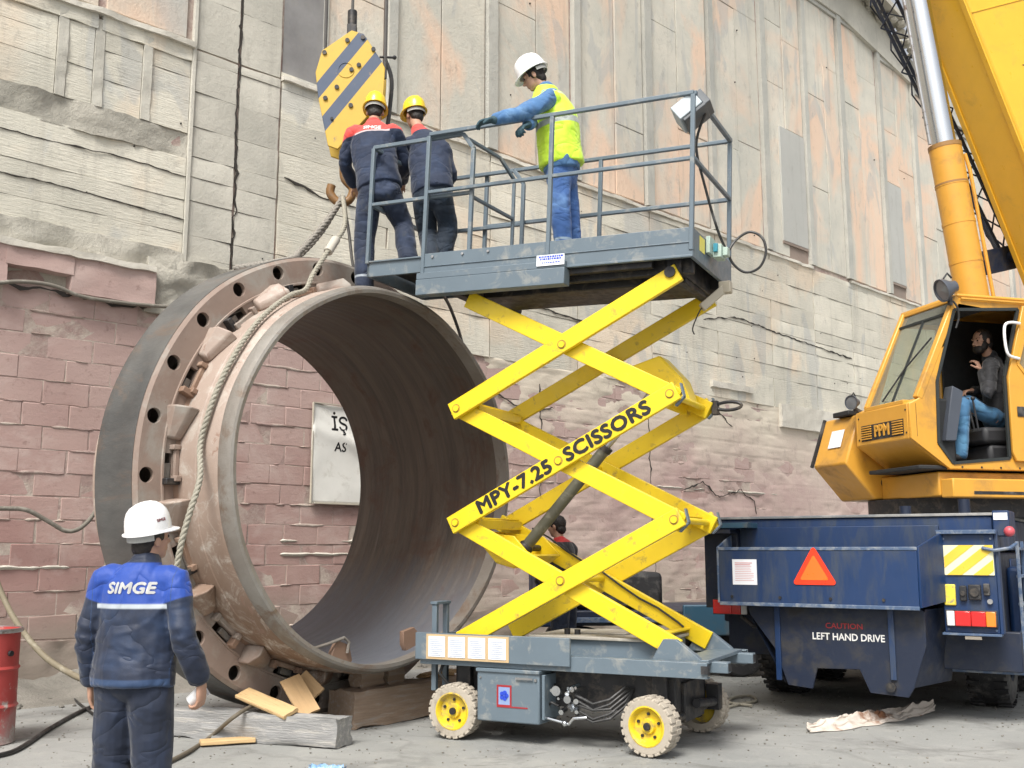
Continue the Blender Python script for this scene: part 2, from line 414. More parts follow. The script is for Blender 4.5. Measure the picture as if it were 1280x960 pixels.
MAT['conc_grey'] = concrete('grey_column_concrete', (.44, .425, .37), (.56, .535, .465), None, rand=.07)
MAT['conc_rough'] = concrete('broken_concrete', (.31, .295, .25), (.52, .49, .42), None, bs=.9)
MAT['bank'] = concrete('dirty_broken_mortar', (.15, .14, .12), (.29, .27, .235), None, bs=1.0)
MAT['precast'] = concrete('weathered_precast_panel', (.50, .49, .43), (.62, .585, .50), (.72, .52, .385), .55, .05, soft=.14, plev=.46)
MAT['rib'] = concrete('grey_rib_concrete', (.39, .39, .355), (.49, .48, .43), None, rand=.05)
MAT['white_mortar'] = concrete('pale_mortar', (.52, .49, .42), (.62, .59, .52), None)
MAT['sheet'] = concrete('flat_grey_infill', (.40, .40, .375), (.44, .44, .41), None, bs=.15)
MAT['dark_open'] = concrete('dark_grey_recess', (.17, .165, .165), (.27, .265, .26), None, bs=.15)  # plain dark grey for the recessed panel
MAT['brown_open'] = concrete('brown_recess', (.22, .17, .14), (.30, .24, .20), None, bs=.3)
def brick_mat():
    m, nt, b, vec = base_mat('faded_red_block')
    geo = N(nt, 'ShaderNodeNewGeometry'); pos = geo.outputs['Position']
    oi = N(nt, 'ShaderNodeObjectInfo')
    sep = N(nt, 'ShaderNodeSeparateXYZ'); nt.links.new(pos, sep.inputs[0])
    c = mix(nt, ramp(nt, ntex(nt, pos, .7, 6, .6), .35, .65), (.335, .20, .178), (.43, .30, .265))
    c = mix(nt, ramp(nt, oi.outputs['Random'], .2, 1, 0, .4), c, (.46, .32, .28))
    # dusty cream mortar wash smeared over the blocks, more of it further along the wall and near the foot
    hh = ramp(nt, sep.outputs['X'], -1.5, 3.5, 0.0, .16)
    f = ramp(nt, math_n(nt, 'ADD', ntex(nt, pos, 1.1, 9, .68, (1, 1, 1.6), .6), hh), .52, .66); c = mix(nt, math_n(nt, 'MULTIPLY', f, .7), c, (.51, .40, .36))
    top_light = ramp(nt, math_n(nt, 'ADD', sep.outputs['Z'], math_n(nt, 'MULTIPLY', ntex(nt, pos, .8, 6), 2.4)), 2.6, 5.2, 0, .55); c = mix(nt, top_light, c, (.45, .34, .31))  # upper courses paler: their brighter light is painted into the block colour
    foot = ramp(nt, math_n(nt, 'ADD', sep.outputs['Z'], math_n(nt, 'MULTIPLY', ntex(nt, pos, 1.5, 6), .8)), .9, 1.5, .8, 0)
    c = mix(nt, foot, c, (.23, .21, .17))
    f = ramp(nt, ntex(nt, pos, 9, 9, .75), .58, .68); c = mix(nt, math_n(nt, 'MULTIPLY', f, .5), c, (.17, .10, .09))
    nt.links.new(c, b.inputs['Base Color']); b.inputs['Roughness'].default_value = .9
    bump(nt, b, math_n(nt, 'ADD', ntex(nt, pos, 30, 10, .7), ntex(nt, pos, 6, 6, .6, (1, 1, 3))), .3, .015); return m
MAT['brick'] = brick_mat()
def plaster_mat():
    m, nt, b, vec = base_mat('pinkish_skim_plaster'); geo = N(nt, 'ShaderNodeNewGeometry'); pos = geo.outputs['Position']
    sep = N(nt, 'ShaderNodeSeparateXYZ'); nt.links.new(pos, sep.inputs[0])
    c = mix(nt, ramp(nt, ntex(nt, pos, .8, 7, .65), .35, .65), (.43, .305, .28), (.54, .43, .375))
    c = mix(nt, ramp(nt, math_n(nt, 'ADD', sep.outputs['Z'], math_n(nt, 'MULTIPLY', ntex(nt, pos, .7, 6), 1.6)), 3.6, 5.0), c, (.60, .54, .44))
    c = mix(nt, ramp(nt, math_n(nt, 'ADD', sep.outputs['Z'], math_n(nt, 'MULTIPLY', ntex(nt, pos, .7, 6), 1.6)), 1.5, 2.6, .7, 0), c, (.40, .36, .29))
    c = mix(nt, math_n(nt, 'MULTIPLY', ramp(nt, ntex(nt, pos, 5, 9, .75, (1, 1, .6)), .55, .68), .5), c, (.27, .20, .18))
    nt.links.new(c, b.inputs['Base Color']); b.inputs['Roughness'].default_value = .92
    bump(nt, b, math_n(nt, 'ADD', ntex(nt, pos, 24, 10, .7), ntex(nt, pos, 5, 6, .6, (1, 1, 3))), .3, .014); return m
MAT['plaster'] = plaster_mat()
def mortar_mat():
    m, nt, b, vec = base_mat('squeezed_mortar'); geo = N(nt, 'ShaderNodeNewGeometry'); pos = geo.outputs['Position']
    c = mix(nt, ramp(nt, ntex(nt, pos, 3, 8, .7), .42, .6), (.33, .235, .21), (.48, .41, .35))
    nt.links.new(c, b.inputs['Base Color']); b.inputs['Roughness'].default_value = .95
    bump(nt, b, ntex(nt, pos, 35, 8, .7), .7, .015); return m
MAT['mortar'] = mortar_mat()
def ground_mat():
    m, nt, b, vec = base_mat('worn_concrete_yard'); geo = N(nt, 'ShaderNodeNewGeometry'); pos = geo.outputs['Position']
    c = mix(nt, ramp(nt, ntex(nt, pos, .5, 8, .62), .35, .65), (.235, .24, .23), (.32, .32, .302))
    c = mix(nt, math_n(nt, 'MULTIPLY', ramp(nt, ntex(nt, pos, 1.3, 9, .7, (1, 1, 1), .6), .50, .66), .6), c, (.13, .127, .12))
    c = mix(nt, math_n(nt, 'MULTIPLY', ramp(nt, ntex(nt, pos, 4, 9, .75), .55, .7), .55), c, (.36, .35, .32))
    c = mix(nt, math_n(nt, 'MULTIPLY', ramp(nt, ntex(nt, pos, .9, 5, .6, (1, 1, 1), 1.5), .60, .66), .55), c, (.12, .115, .105))
    c = mix(nt, math_n(nt, 'MULTIPLY', ramp(nt, ntex(nt, pos, 14, 8, .8), .60, .66), .6), c, (.13, .125, .11))
    vo = N(nt, 'ShaderNodeTexVoronoi', feature='DISTANCE_TO_EDGE'); vo.inputs['Scale'].default_value = .42
    wv = N(nt, 'ShaderNodeVectorMath', operation='MULTIPLY_ADD'); nz_ = N(nt, 'ShaderNodeTexNoise'); nz_.inputs['Scale'].default_value = 3; nz_.inputs['Detail'].default_value = 6
    nt.links.new(pos, nz_.inputs['Vector']); nt.links.new(nz_.outputs['Color'], wv.inputs[0]); wv.inputs[1].default_value = (.5, .5, 0); nt.links.new(pos, wv.inputs[2])
    nt.links.new(wv.outputs[0], vo.inputs['Vector'])
    cr = ramp(nt, vo.outputs['Distance'], 0, .012, 1, 0); c = mix(nt, math_n(nt, 'MULTIPLY', cr, .25), c, (.09, .09, .08))
    nt.links.new(c, b.inputs['Base Color']); nt.links.new(ramp(nt, ntex(nt, pos, 1.3, 6), .3, .7, .7, .9), b.inputs['Roughness'])
    h = math_n(nt, 'ADD', ntex(nt, pos, 25, 10, .72), math_n(nt, 'MULTIPLY', cr, -.3)); h = math_n(nt, 'ADD', h, ntex(nt, pos, 3, 6, .6))
    bump(nt, b, h, .55, .015); return m
MAT['ground'] = ground_mat()

# ------------------------------------------------------------------ ground
g = MB(); G = 400
g.add([(-G, -G, 0), (G, -G, 0), (G, G, 0), (-G, G, 0)], [(0, 1, 2, 3)])
go = g.build('ground', MAT['ground']); tag(go, 'pale worn concrete yard in front of the tall wall', 'ground', kind='structure')

# ------------------------------------------------------------------ the tall factory wall
WA = atan2(.695, .719)
wall = thing('factory_wall', 'tall weathered concrete and red block wall rising behind the big steel ring and the crane', 'wall', (-5.0, 11.2, 0), WA)
def wpiece(name, x0, x1, z0, z1, y0, y1, m, rough=0.0, bevel=0.006, nx=None):
    """slab piece of the wall; rough > 0 gives a broken, noisy face and wobbly edges"""
    if rough <= 0:
        return MB().box(x0, x1, y0, y1, z0, z1).build(name, m, wall, bevel=bevel)
    nx = nx or max(2, int((x1 - x0) / .09)); nzz = max(2, int((z1 - z0) / .05)); b = MB(); vs = []; fs = []
    sd = random.random() * 50
    for j in range(nzz + 1):
        for i in range(nx + 1):
            x = x0 + (x1 - x0) * i / nx; z = z0 + (z1 - z0) * j / nzz
            q = Vector((x * 1.0, sd, z))
            d = nz(q, 2.2, 5) * rough + nz(q, 9, 3) * rough * .35
            edge = min(j, nzz - j) / max(1, nzz)
            y = y0 + d + (0.0 if edge > 0 else (y1 - y0) * .0)
            zz = z + nz(q + Vector((7, 0, 0)), 3.0, 4) * rough * .5
            vs.append((x, min(y, y1 - .01), zz))
    W = nx + 1
    for j in range(nzz):
        for i in range(nx): fs.append((j * W + i, j * W + i + 1, (j + 1) * W + i + 1, (j + 1) * W + i))
    n0 = len(vs)
    # skirt back to y1
    loop = [i for i in range(W)] + [k * W + nx for k in range(1, nzz + 1)] + [nzz * W + i for i in range(nx - 1, -1, -1)] + [k * W for k in range(nzz - 1, 0, -1)]
    for i in loop: vs.append((vs[i][0], y1, vs[i][2]))
    L = len(loop)
    for k in range(L): fs.append((loop[k], n0 + k, n0 + (k + 1) % L, loop[(k + 1) % L]))
    b.add(vs, fs); return b.build(name, m, wall, angle=55)
mw_x = Matrix(((1, 0, 0, 0), (0, 0, -1, 0), (0, 1, 0, 0), (0, 0, 0, 1)))      # polygon (x, z) extruded towards -y
core = MB().poly([(-14, -.2), (48, -.2), (48, 13.9), (24, 14.2), (21.2, 14.75), (19.2, 15.3), (-14, 15.3)], -.5, mw_x)
core.build('wall_core', MAT['mortar'], wall)
# foot of the wall: rough plaster plinth
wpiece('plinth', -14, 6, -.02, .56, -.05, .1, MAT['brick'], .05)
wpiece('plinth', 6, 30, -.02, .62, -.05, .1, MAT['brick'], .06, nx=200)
# blocks
def brick_mesh(L, H, s):
    rnd = random.Random(s); j = lambda a: rnd.uniform(-a, a)
    x, z, c = L / 2, H / 2, .005
    vs = [(-x, .03, -z), (x, .03, -z), (x, .03, z), (-x, .03, z)]
    vs += [(-x + j(.004), -.004, -z + j(.002)), (x + j(.002), -.004, -z + j(.004)), (x + j(.004), -.004, z + j(.004)), (-x + j(.004), -.004, z + j(.004))]
    f = [(-x + c + j(.006), -.009 + j(.0015), -z + c + j(.006)), (0 + j(.1), -.0095 + j(.0015), -z + c + j(.004)), (x - c + j(.006), -.009 + j(.0015), -z + c + j(.006)),
         (x - c + j(.006), -.009 + j(.0015), z - c + j(.006)), (0 + j(.1), -.0095 + j(.0015), z - c + j(.004)), (-x + c + j(.006), -.009 + j(.0015), z - c + j(.006)), (j(.1), -.010 + j(.0015), j(.05))]
    vs += f
    fs = [(0, 1, 5, 4), (1, 2, 6, 5), (2, 3, 7, 6), (3, 0, 4, 7), (4, 5, 10, 9, 8), (5, 6, 11, 10), (6, 7, 13, 12, 11), (7, 4, 8, 13),
          (8, 9, 14), (9, 10, 14), (10, 11, 14), (11, 12, 14), (12, 13, 14), (13, 8, 14)]
    me = bpy.data.meshes.new('brick'); me.from_pydata(vs, [], fs)
    bm = bmesh.new(); bm.from_mesh(me); bmesh.ops.recalc_face_normals(bm, faces=bm.faces); bm.to_mesh(me); bm.free()
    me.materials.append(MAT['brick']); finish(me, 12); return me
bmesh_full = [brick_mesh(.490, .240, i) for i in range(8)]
CH = .25
cells = []
for k in range(15):
    z = .57 + CH * k + CH / 2
    x = -3.6 + (k % 2) * .25 + random.uniform(-.04, .04)
    while x < 27:
        cells.append((x + .25, z)); x += .5 + random.choice((0, 0, 0, .01))
def seen_size(x, z):
    P = MW['factory_wall'] @ Vector((x, 0, z))
    u = P.x / P.y
    return (1.0 / P.y ** 2 if -.52 < u < .52 and (.13 > 0) else 0)
cells.sort(key=lambda c: -seen_size(*c))
singles = cells[:300]; rest = cells[300:]
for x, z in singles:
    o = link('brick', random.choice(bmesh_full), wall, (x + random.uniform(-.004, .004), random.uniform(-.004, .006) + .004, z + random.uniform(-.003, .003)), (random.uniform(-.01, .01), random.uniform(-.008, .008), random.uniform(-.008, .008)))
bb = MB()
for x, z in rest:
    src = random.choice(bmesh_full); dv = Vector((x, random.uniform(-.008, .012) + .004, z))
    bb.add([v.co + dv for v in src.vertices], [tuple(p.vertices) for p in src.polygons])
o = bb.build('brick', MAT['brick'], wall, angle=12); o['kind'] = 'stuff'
# mortar squeezed out of the bed and head joints
mm = MB()
def ridge(x0, x1, z, lvl=.46, hmax=.022, seed=0):
    n = int((x1 - x0) / .035); run = []
    for i in range(n + 1):
        x = x0 + (x1 - x0) * i / n
        a = nz(Vector((x * 1.3, seed * 3.1, z * 2)), 1.0, 3) * .9 + nz(Vector((x, seed, z)), 7, 3) * .35 + .5
        if a > lvl:
            h = min(.024, (a - lvl) * .06 + .004); d = min(hmax + .006, (a - lvl) * .04 + .004)
            zo = nz(Vector((x, seed * 7, 3)), 4, 2) * .012
            run.append((x, h, d, zo))
        else:
            emit(run, z); run = []
    emit(run, z)
def emit(run, z):
    if len(run) < 3: return
    vs = []; fs = []
    for i, (x, h, d, zo) in enumerate(run):
        e = .2 if i in (0, len(run) - 1) else 1
        vs += [(x, .0, z + zo + h * e), (x, -.009 - d * e, z + zo + h * .25 * e), (x, -.008 - d * .7 * e, z + zo - h * .5 * e), (x, .0, z + zo - h * e)]
        if i: a = (i - 1) * 4; c = i * 4; fs += [(a + k, c + k, c + k + 1, a + k + 1) for k in range(3)]
    mm.add(vs, fs)
for k in range(16):
    ridge(-3.6, 27, .57 + CH * k, .70, .0, k)
o = mm.build('mortar', MAT['mortar'], wall, angle=60); o['kind'] = 'stuff'
wm = MB(); mm = wm
for (x0, x1, z, s) in ((2.9, 4.6, 1.62, 1), (2.9, 4.4, 1.45, 2), (9.5, 14.5, 2.62, 3), (5.6, 7.6, 3.35, 4), (5.4, 8, 2.1, 5), (-3, .9, 1.32, 6)): ridge(x0, x1, z, .22, .022, s + 40)
o = wm.build('mortar', MAT['white_mortar'], wall, angle=60); o['kind'] = 'stuff'
# skim of old plaster that has come away in places: in front of the blocks where it holds, behind them where it is gone
b = MB(); vs = []; fs = []; NX_, NZ_ = 330, 158
for j in range(NZ_ + 1):
    for i in range(NX_ + 1):
        t = 4.9 + 24 * i / NX_; z = .50 + 3.95 * j / NZ_
        n = nz((t * .55, 0, z * .9), 1.0, 5) * 1.0 + nz((t, 5, z * 2.2), 2.2, 4) * .35 + .10 + min(.25, max(-.5, (t - 6.5) * .10)) + .14 * max(0, z - 3.6)
        y = -.006 - max(-.02, min(.022, n * .04)) - .003 * abs(nz((t, 9, z * 3), 3, 3))
        g_ = abs(((z - .57) / .25 + .5) % 1 - .5) * .25; y += .007 * math.exp(-(g_ / .014) ** 2) * (.3 + .7 * min(1, max(0, .5 + nz((t * .8, 2, z), 1, 2))))
        if i in (0, NX_) or j in (0, NZ_): y = .02
        vs.append((t, y, z))
for j in range(NZ_):
    for i in range(NX_): a = j * (NX_ + 1) + i; fs.append((a, a + 1, a + NX_ + 2, a + NX_ + 1))
b.add(vs, fs); b.build('plaster', MAT['plaster'], wall, angle=70)
# deep cracks broken into the blockwork
def crack(pts, wdt=.012, mt='black_gap'):
    b = MB(); vs = []; fs = []
    P = []
    for i in range(len(pts) - 1):
        a, c = Vector((pts[i][0], 0, pts[i][1])), Vector((pts[i + 1][0], 0, pts[i + 1][1])); n = max(2, int((c - a).length / .06))
        for k in range(n): P.append(a.lerp(c, k / n))
    P.append(Vector((pts[-1][0], 0, pts[-1][1])))
    return P
MAT['void'] = M('crack_shadow', (.035, .03, .026), .95, bmp=0)
MAT['stone_edge'] = MAT['conc_rough']
def crack_obj(pts, wd, y, am=.05):
    P = crack(pts); b = MB(); vs = []; fs = []
    for i, p in enumerate(P):
        q = p + Vector((nz(p + Vector((3, 0, 0)), 6, 3) * am, 0, nz(p, 6, 3) * am))
        d = (P[min(i + 1, len(P) - 1)] - P[max(i - 1, 0)]).normalized(); s = Vector((-d.z, 0, d.x))
        w_ = wd * (.35 + abs(nz(p, 5, 3)) * 2.2) * (0.2 if i in (0, len(P) - 1) else 1)
        vs += [q - s * w_ + Vector((0, y, 0)), q + s * w_ + Vector((0, y, 0)), q + s * w_ + Vector((0, y + .012, 0)), q - s * w_ + Vector((0, y + .012, 0))]
        if i: a = (i - 1) * 4; c = i * 4; fs += [(a + k, c + k, c + (k + 1) % 4, a + (k + 1) % 4) for k in range(4)]
    b.add(vs, fs); return b.build('crack', MAT['void'], wall)
# beam over the blocks at the left, broken open near its end
def beam_rough(x0, x1): return wpiece('beam', x0, x1, 4.30, 4.72, -.17, .05, MAT['brick'], .025)
beam_rough(-14, -.62); beam_rough(.05, 1.02)
wpiece('beam', -.64, .07, 4.50, 4.72, -.165, .05, MAT['brick'], .03)
wpiece('ledge', -14, 1.0, 4.70, 4.77, -.20, .0, MAT['white_mortar'], .035)
wpiece('broken_patch', .95, 2.05, 4.25, 4.92, -.08, .05, MAT['conc_rough'], .12)
wpiece('broken_patch', -.62, .06, 4.30, 4.52, -.02, .05, MAT['conc_rough'], .07)
wpiece('broken_patch', -1.2, 1.38, 4.78, 5.05, -.07, .05, MAT['conc_rough'], .06)
# board marked lifts of concrete between the blocks and the precast panels
joints = [2.66, 4.45, 6.45, 8.45, 10.44, 12.5, 14.45, 16.2, 17.9, 19.9, 21.8, 24, 28, 32, 37, 42, 48]
def rows(z0, z1, lo, hi):
    out = []; z = z0
    while z < z1 - .05:
        h = random.uniform(lo, hi)
        if z + h > z1 - lo * .6: h = z1 - z
        out.append((z, z + h)); z += h
    return out
def board(x0, x1, z0, z1, m='conc'):
    """one lift of board-marked concrete: face slightly bowed and out of line, edges uneven"""
    n = max(3, int((x1 - x0) / .22)); off = -random.uniform(.028, .036) ; vs = []; fs = []; sd = random.random() * 90; tilt = random.uniform(-.004, .005)
    for i in range(n + 1):
        x = x0 + .003 + (x1 - x0 - .006) * i / n; e = nz(Vector((x, sd, 0)), 1.7, 4) * .016; e2 = nz(Vector((x, sd + 9, 0)), 1.7, 4) * .016; e3 = nz(Vector((x, sd + 20, 0)), 5, 3) * .008
        zb, zt = z0 + .003 + max(-.002, e3 * .7), z1 - .003 - max(-.002, e2 * .4)
        vs += [(x, .04, zb), (x, off - tilt + e, zb), (x, off + e - .004, (zb + zt) / 2), (x, off + tilt + e2, zt), (x, .04, zt)]
        if i: a = (i - 1) * 5; c = i * 5; fs += [(a + k, c + k, c + k + 1, a + k + 1) for k in range(4)]
    fs += [(0, 1, 2, 3, 4), tuple(n * 5 + k for k in (4, 3, 2, 1, 0))]
    b = MB(); b.add(vs, fs); return b.build('panel', MAT[m], wall, angle=50)
R0 = rows(4.79, 7.68, .17, .46)
for z0, z1 in rows(5.02, 6.24, .2, .42):
    for x0, x1 in ((-14, -6), (-6, -2.4), (-2.4, 1.38)): board(x0, x1, z0, z1)
for z0, z1 in R0:
    for a, b_ in ((1.44, 2.02), (2.06, 2.64)): board(a, b_, z0, z1, 'conc_grey')
for z0, z1 in rows(7.7, 14.2, .5, 1.1):
    for a, b_ in ((1.44, 2.02), (2.06, 2.64)): board(a, b_, z0, z1, 'conc_grey')
for z0, z1 in R0:
    for a, b_ in ((4.95, None),): pass
    i = 0
    while i < len(joints) - 1:
        step = random.choice((1, 1, 2, 2)); j = min(i + step, len(joints) - 1)
        board(joints[i] + .012, joints[j] - .012, z0 if z0 > 4.8 else 4.42, z1); i = j
wpiece('column_edge', 1.385, 1.435, 4.8, 14.2, -.06, .05, MAT['conc_grey'], 0)
crack_obj([(2.035, 4.8), (2.05, 6), (2.03, 7), (2.04, 8), (2.045, 9.4), (2.03, 11), (2.04, 14)], .013, -.038)
crack_obj([(2.75, 6.35), (3.3, 6.22), (3.9, 6.2)], .010, -.05, .02)
crack_obj([(5.1, 5.42), (6.2, 5.5), (7.6, 5.38), (8.6, 5.30)], .010, -.05, .02)
crack_obj([(-1.4, 6.02), (-.4, 6.0), (.6, 6.04), (1.38, 6.0)], .006, -.048, .012)
crack_obj([(-1.6, 5.5), (-.2, 5.52), (1.38, 5.46)], .006, -.048, .012)
crack_obj([(12.0, 5.9), (13.2, 6.1), (14.6, 6.0), (17.8, 5.85)], .010, -.05, .03)
crack_obj([(11.3, 2.6), (11.9, 2.75), (12.4, 2.5), (13.1, 2.65), (13.6, 2.45), (13.6, 2.2)], .009, -.034)
crack_obj([(9.5, 1.35), (9.8, .9), (9.9, .6), (10.2, .95)], .010, -.034)
crack_obj([(10.3, 4.9), (10.3, 3.6), (10.35, 2.2), (10.4, .7)], .008, -.033)
crack_obj([(7.55, 4.1), (7.6, 3.0), (7.55, 2.3)], .008, -.033)
crack_obj([(-1.9, 4.27), (-.6, 4.30), (1.0, 4.28)], .016, -.05)
crack_obj([(5.6, 3.9), (6.4, 3.95), (7.1, 3.7), (7.9, 3.75)], .010, -.033)
crack_obj([(11, 4.2), (11.7, 4.0), (12.4, 4.15), (12.9, 3.9)], .008, -.033)
# form-tie holes and small chips in the cast concrete
th = MB(); rt = random.Random(9)
for i in range(34):
    t = rt.uniform(-3, 20); z = rt.uniform(4.9, 7.5)
    r = rt.choice((.008, .011)); th.cyl((t, -.047, z), (t, -.030, z), r, 8)
for i in range(24):
    t = rt.uniform(1.5, 22); z = rt.uniform(7.9, 13.5); r = rt.choice((.012, .016)); th.cyl((t, -.042, z), (t, -.02, z), r, 8)
o = th.build('tie_hole', MAT['void'], wall); o['kind'] = 'stuff'
# light plaster slab standing proud, right of the lift
wpiece('plaster_patch', 14.6, 17.7, 4.02, 4.5, -.11, .0, MAT['white_mortar'], .02)
wpiece('plaster_patch', 12.2, 13.6, 4.6, 4.72, -.09, .0, MAT['white_mortar'], .03)
wpiece('plaster_patch', 4.9, 6.2, 3.95, 4.3, -.07, .0, MAT['white_mortar'], .05)
# bricked up openings at the far left
wpiece('broken_band', -14, 1.38, 6.22, 6.56, -.045, .05, MAT['conc_rough'], .05)
for a, b_ in ((-14, -6), (-6, -3.2), (-3.2, -1.5), (-1.42, -.24), (-.12, .18), (.30, .76), (.88, 1.38)):
    for z0, z1 in rows(6.56, 7.5, .28, .5): board(a, b_, z0, z1)
for x in (-1.46, -.18, .24, .82): wpiece('mullion', x - .055, x + .055, 6.56, 7.62, -.06, .03, MAT['conc_grey'], .022)
for a, b_ in ((-14, -1.0), (-.9, .2), (.25, 1.38)): wpiece('lintel', a, b_, 7.5, 7.68, -.058, .04, MAT['conc'], .03)
# ledge under the precast panels
wpiece('ledge', -14, 1.4, 7.67, 7.74, -.10, .0, MAT['white_mortar'], .03)
wpiece('ledge', 2.66, 16.2, 7.67, 7.73, -.08, .0, MAT['white_mortar'], .028)
wpiece('ledge', 17.9, 30, 7.67, 7.72, -.075, .0, MAT['white_mortar'], .024, nx=110)
# precast panels in bays, ribs between them
def precast(x0, x1, z0, z1, y=-.03):
    z = z0
    cuts = sorted(random.uniform(z0 + 1.2, z1 - 1.0) for _ in range(random.choice((1, 2, 2)))) + [z1]
    for c in cuts:
        if c - z < .35: continue
        MB().box(x0, x1, y + random.uniform(-.008, .008), .03, z + .005, c - .005).build('panel', MAT['precast'], wall, bevel=.008); z = c
ztop = lambda x: 14.25 if x < 18 else max(13.2, 14.25 - (x - 18) * .16)
bays = [(2.66, 4.45)] + [(joints[i], joints[i + 1]) for i in range(1, 16)]
for i, (a, b_) in enumerate(bays):
    zt = ztop(a); wide = .20 if i % 2 else .16
    wpiece('rib', b_ - wide / 2, b_ + wide / 2, 7.76, zt + .1, -.10, .03, MAT['rib'], .006, nx=3) if b_ < 23 else MB().box(b_ - wide / 2, b_ + wide / 2, -.1, .03, 7.76, zt + .1).build('rib', MAT['rib'], wall)
    x0, x1 = a + .13, b_ - .13
    if i == 0:
        MB().box(2.68, 3.30, -.012, .02, 7.80, zt).build('recess', MAT['dark_open'], wall); core_ = None
        x0 = 3.36
        MB().box(2.66, 3.30, -.02, .05, 7.70, 7.80).build('sill', MAT['conc'], wall)
        MB().box(3.30, 3.36, -.06, .05, 7.76, zt).build('rib', MAT['rib'], wall, bevel=.006)
        precast(x0, x1, 7.78, zt); continue
    mid = (x0 + x1) / 2 + random.uniform(-.08, .08)
    for s, (p, q) in enumerate(((x0, mid - .012), (mid + .012, x1))):
        if (14 < a < 15 and s == 1) or (a > 19 and a < 21 and s == 0):
            p0 = p - .3 if s == 1 else p
            MB().box(p0, q, -.055, .03, 8.10, 10.7).build('infill_sheet', MAT['sheet'], wall, bevel=.006)
            MB().box(p0, q, -.012, .02, 7.72, 8.04).build('recess', MAT['brown_open'], wall)
            MB().box(p0, q, -.05, .03, 8.04, 8.10).build('sill', MAT['brown_open'], wall)
            precast(p, q, 10.72, zt)
        else:
            precast(p, q, 7.78, zt, -.03 if (i + s) % 3 else -.012)
    MB().box(a + .1, b_ - .1, -.075, .03, zt + .0, zt + .1).build('panel_head', MAT['rib'], wall, bevel=.006)
for a, b_ in ((-14, -6), (-6, -3), (-3, -1.1), (-.95, .2), (.3, 1.3)): precast(a, b_, 7.78, 14.25)
# cornice and broken eaves
MB().poly([(-14, 14.36), (18, 14.36), (24, 13.5), (48, 13.3), (48, 13.8), (24, 14.1), (21.2, 14.65), (19.2, 15.2), (-14, 15.2)], .12, mw_x).build('cornice', MAT['conc_grey'], wall)
ev = MB()
for i in range(160):
    x = random.uniform(12, 22); zt_ = 15.25 if x < 19 else 15.25 - (x - 19) * .23
    c = Vector((x, random.uniform(-.5, 0), zt_ + random.uniform(-.12, .1))); r = random.uniform(.04, .16)
    ev.sphere(c, r, 6, (random.uniform(.6, 1.8), 1, random.uniform(.4, 1)))
o = ev.build('broken_eaves', MAT['conc_rough'], wall, angle=20); o['kind'] = 'stuff'
MB().poly([(-14, 15.2), (19.2, 15.2), (20.6, 14.95), (20.6, 15.08), (19.2, 15.36), (-14, 15.36)], .6, mw_x).build('roof_slab', MAT['conc_rough'], wall)

# banner fixed to the blocks
bn = thing('banner', 'white cloth banner hung on the wall, seen through the ring', 'banner', (-5.0, 11.2, 0), WA)
def on_wall(px, py, y=0.0):
    k = at(px, py, 1.0); kx = k.x; kz = (k.z - 1.5)
    n = Vector((.695, -.719, 0)); o_ = Vector((-5, 11.2, 0)) + n * (-y)
    s = n.dot(o_) / (n.x * kx + n.y); P = Vector((kx * s, s, 1.5 + kz * s))
    return MW['factory_wall'].inverted() @ P
a_ = on_wall(391, 503, -.05); b_ = on_wall(391, 629, -.05); c_ = on_wall(457, 500, -.05)
bx0, bz1, bz0 = a_.x, a_.z, b_.z; bx1 = bx0 + 1.9
b = MB(); vs = []; fs = []; NX, NZ = 46, 30
for j in range(NZ + 1):
    for i in range(NX + 1):
        u, v = i / NX, j / NZ; x = bx0 + (bx1 - bx0) * u; z = bz0 + (bz1 - bz0) * v
        d = abs(((1 - v) - u * 1.15)); fold = .035 * math.exp(-(d / .05) ** 2) * min(1, u * 3) + .02 * math.exp(-((v - .35 - .4 * (1 - u)) / .08) ** 2)
        y = -.052 - fold - .014 * sin(u * 9 + v * 3) - .012 * nz((u * 3, v * 2, 1), 1, 3)
        vs.append((x + (.012 * sin(v * 7) if i == 0 else 0), y, z - .015 * sin(u * pi * 2) * (1 if j == NZ else .2)))
for j in range(NZ):
    for i in range(NX): a = j * (NX + 1) + i; fs.append((a, a + 1, a + NX + 2, a + NX + 1))
b.add(vs, fs); MAT['cloth_white'] = M('white_banner_cloth', (.72, .71, .66), .8, dirt=((.56, .54, .48), .2, 3), bmp=.1)
bo = b.build('cloth', MAT['cloth_white'], bn, angle=80)
sm = bo.modifiers.new('s', 'SOLIDIFY'); sm.thickness = .004
bb_ = MB()
for p, q in (((bx0, bz0), (bx0, bz1)), ((bx0, bz0), (bx1, bz0)), ((bx0, bz1), (bx1, bz1))):
    bb_.bar((p[0], -.066, p[1]), (q[0], -.066, q[1]), .012, .03, (0, -1, 0))
bb_.build('hem', M('banner_hem', (.46, .42, .34), .8), bn)
tb = BVHTree.FromPolygons([v.co for v in bo.data.vertices], [p.vertices for p in bo.data.polygons])
Mt = lambda x, z: fr((x, -.5, z), (1, 0, 0), (0, 0, 1))
H = bz1 - bz0
lettering('İŞ GÜVENLİĞİ', H * .20, MAT['letter_black'], bn, Mt(bx0 + H * .22, bz1 - H * .20), .001, .004, 'LEFT', bvh=tb, off=.006, ray=(0, 1, 0))
lettering('AS', H * .13, MAT['letter_black'], bn, Mt(bx0 + H * .27, bz1 - H * .43), .001, .003, 'LEFT', bvh=tb, off=.006, ray=(0, 1, 0))

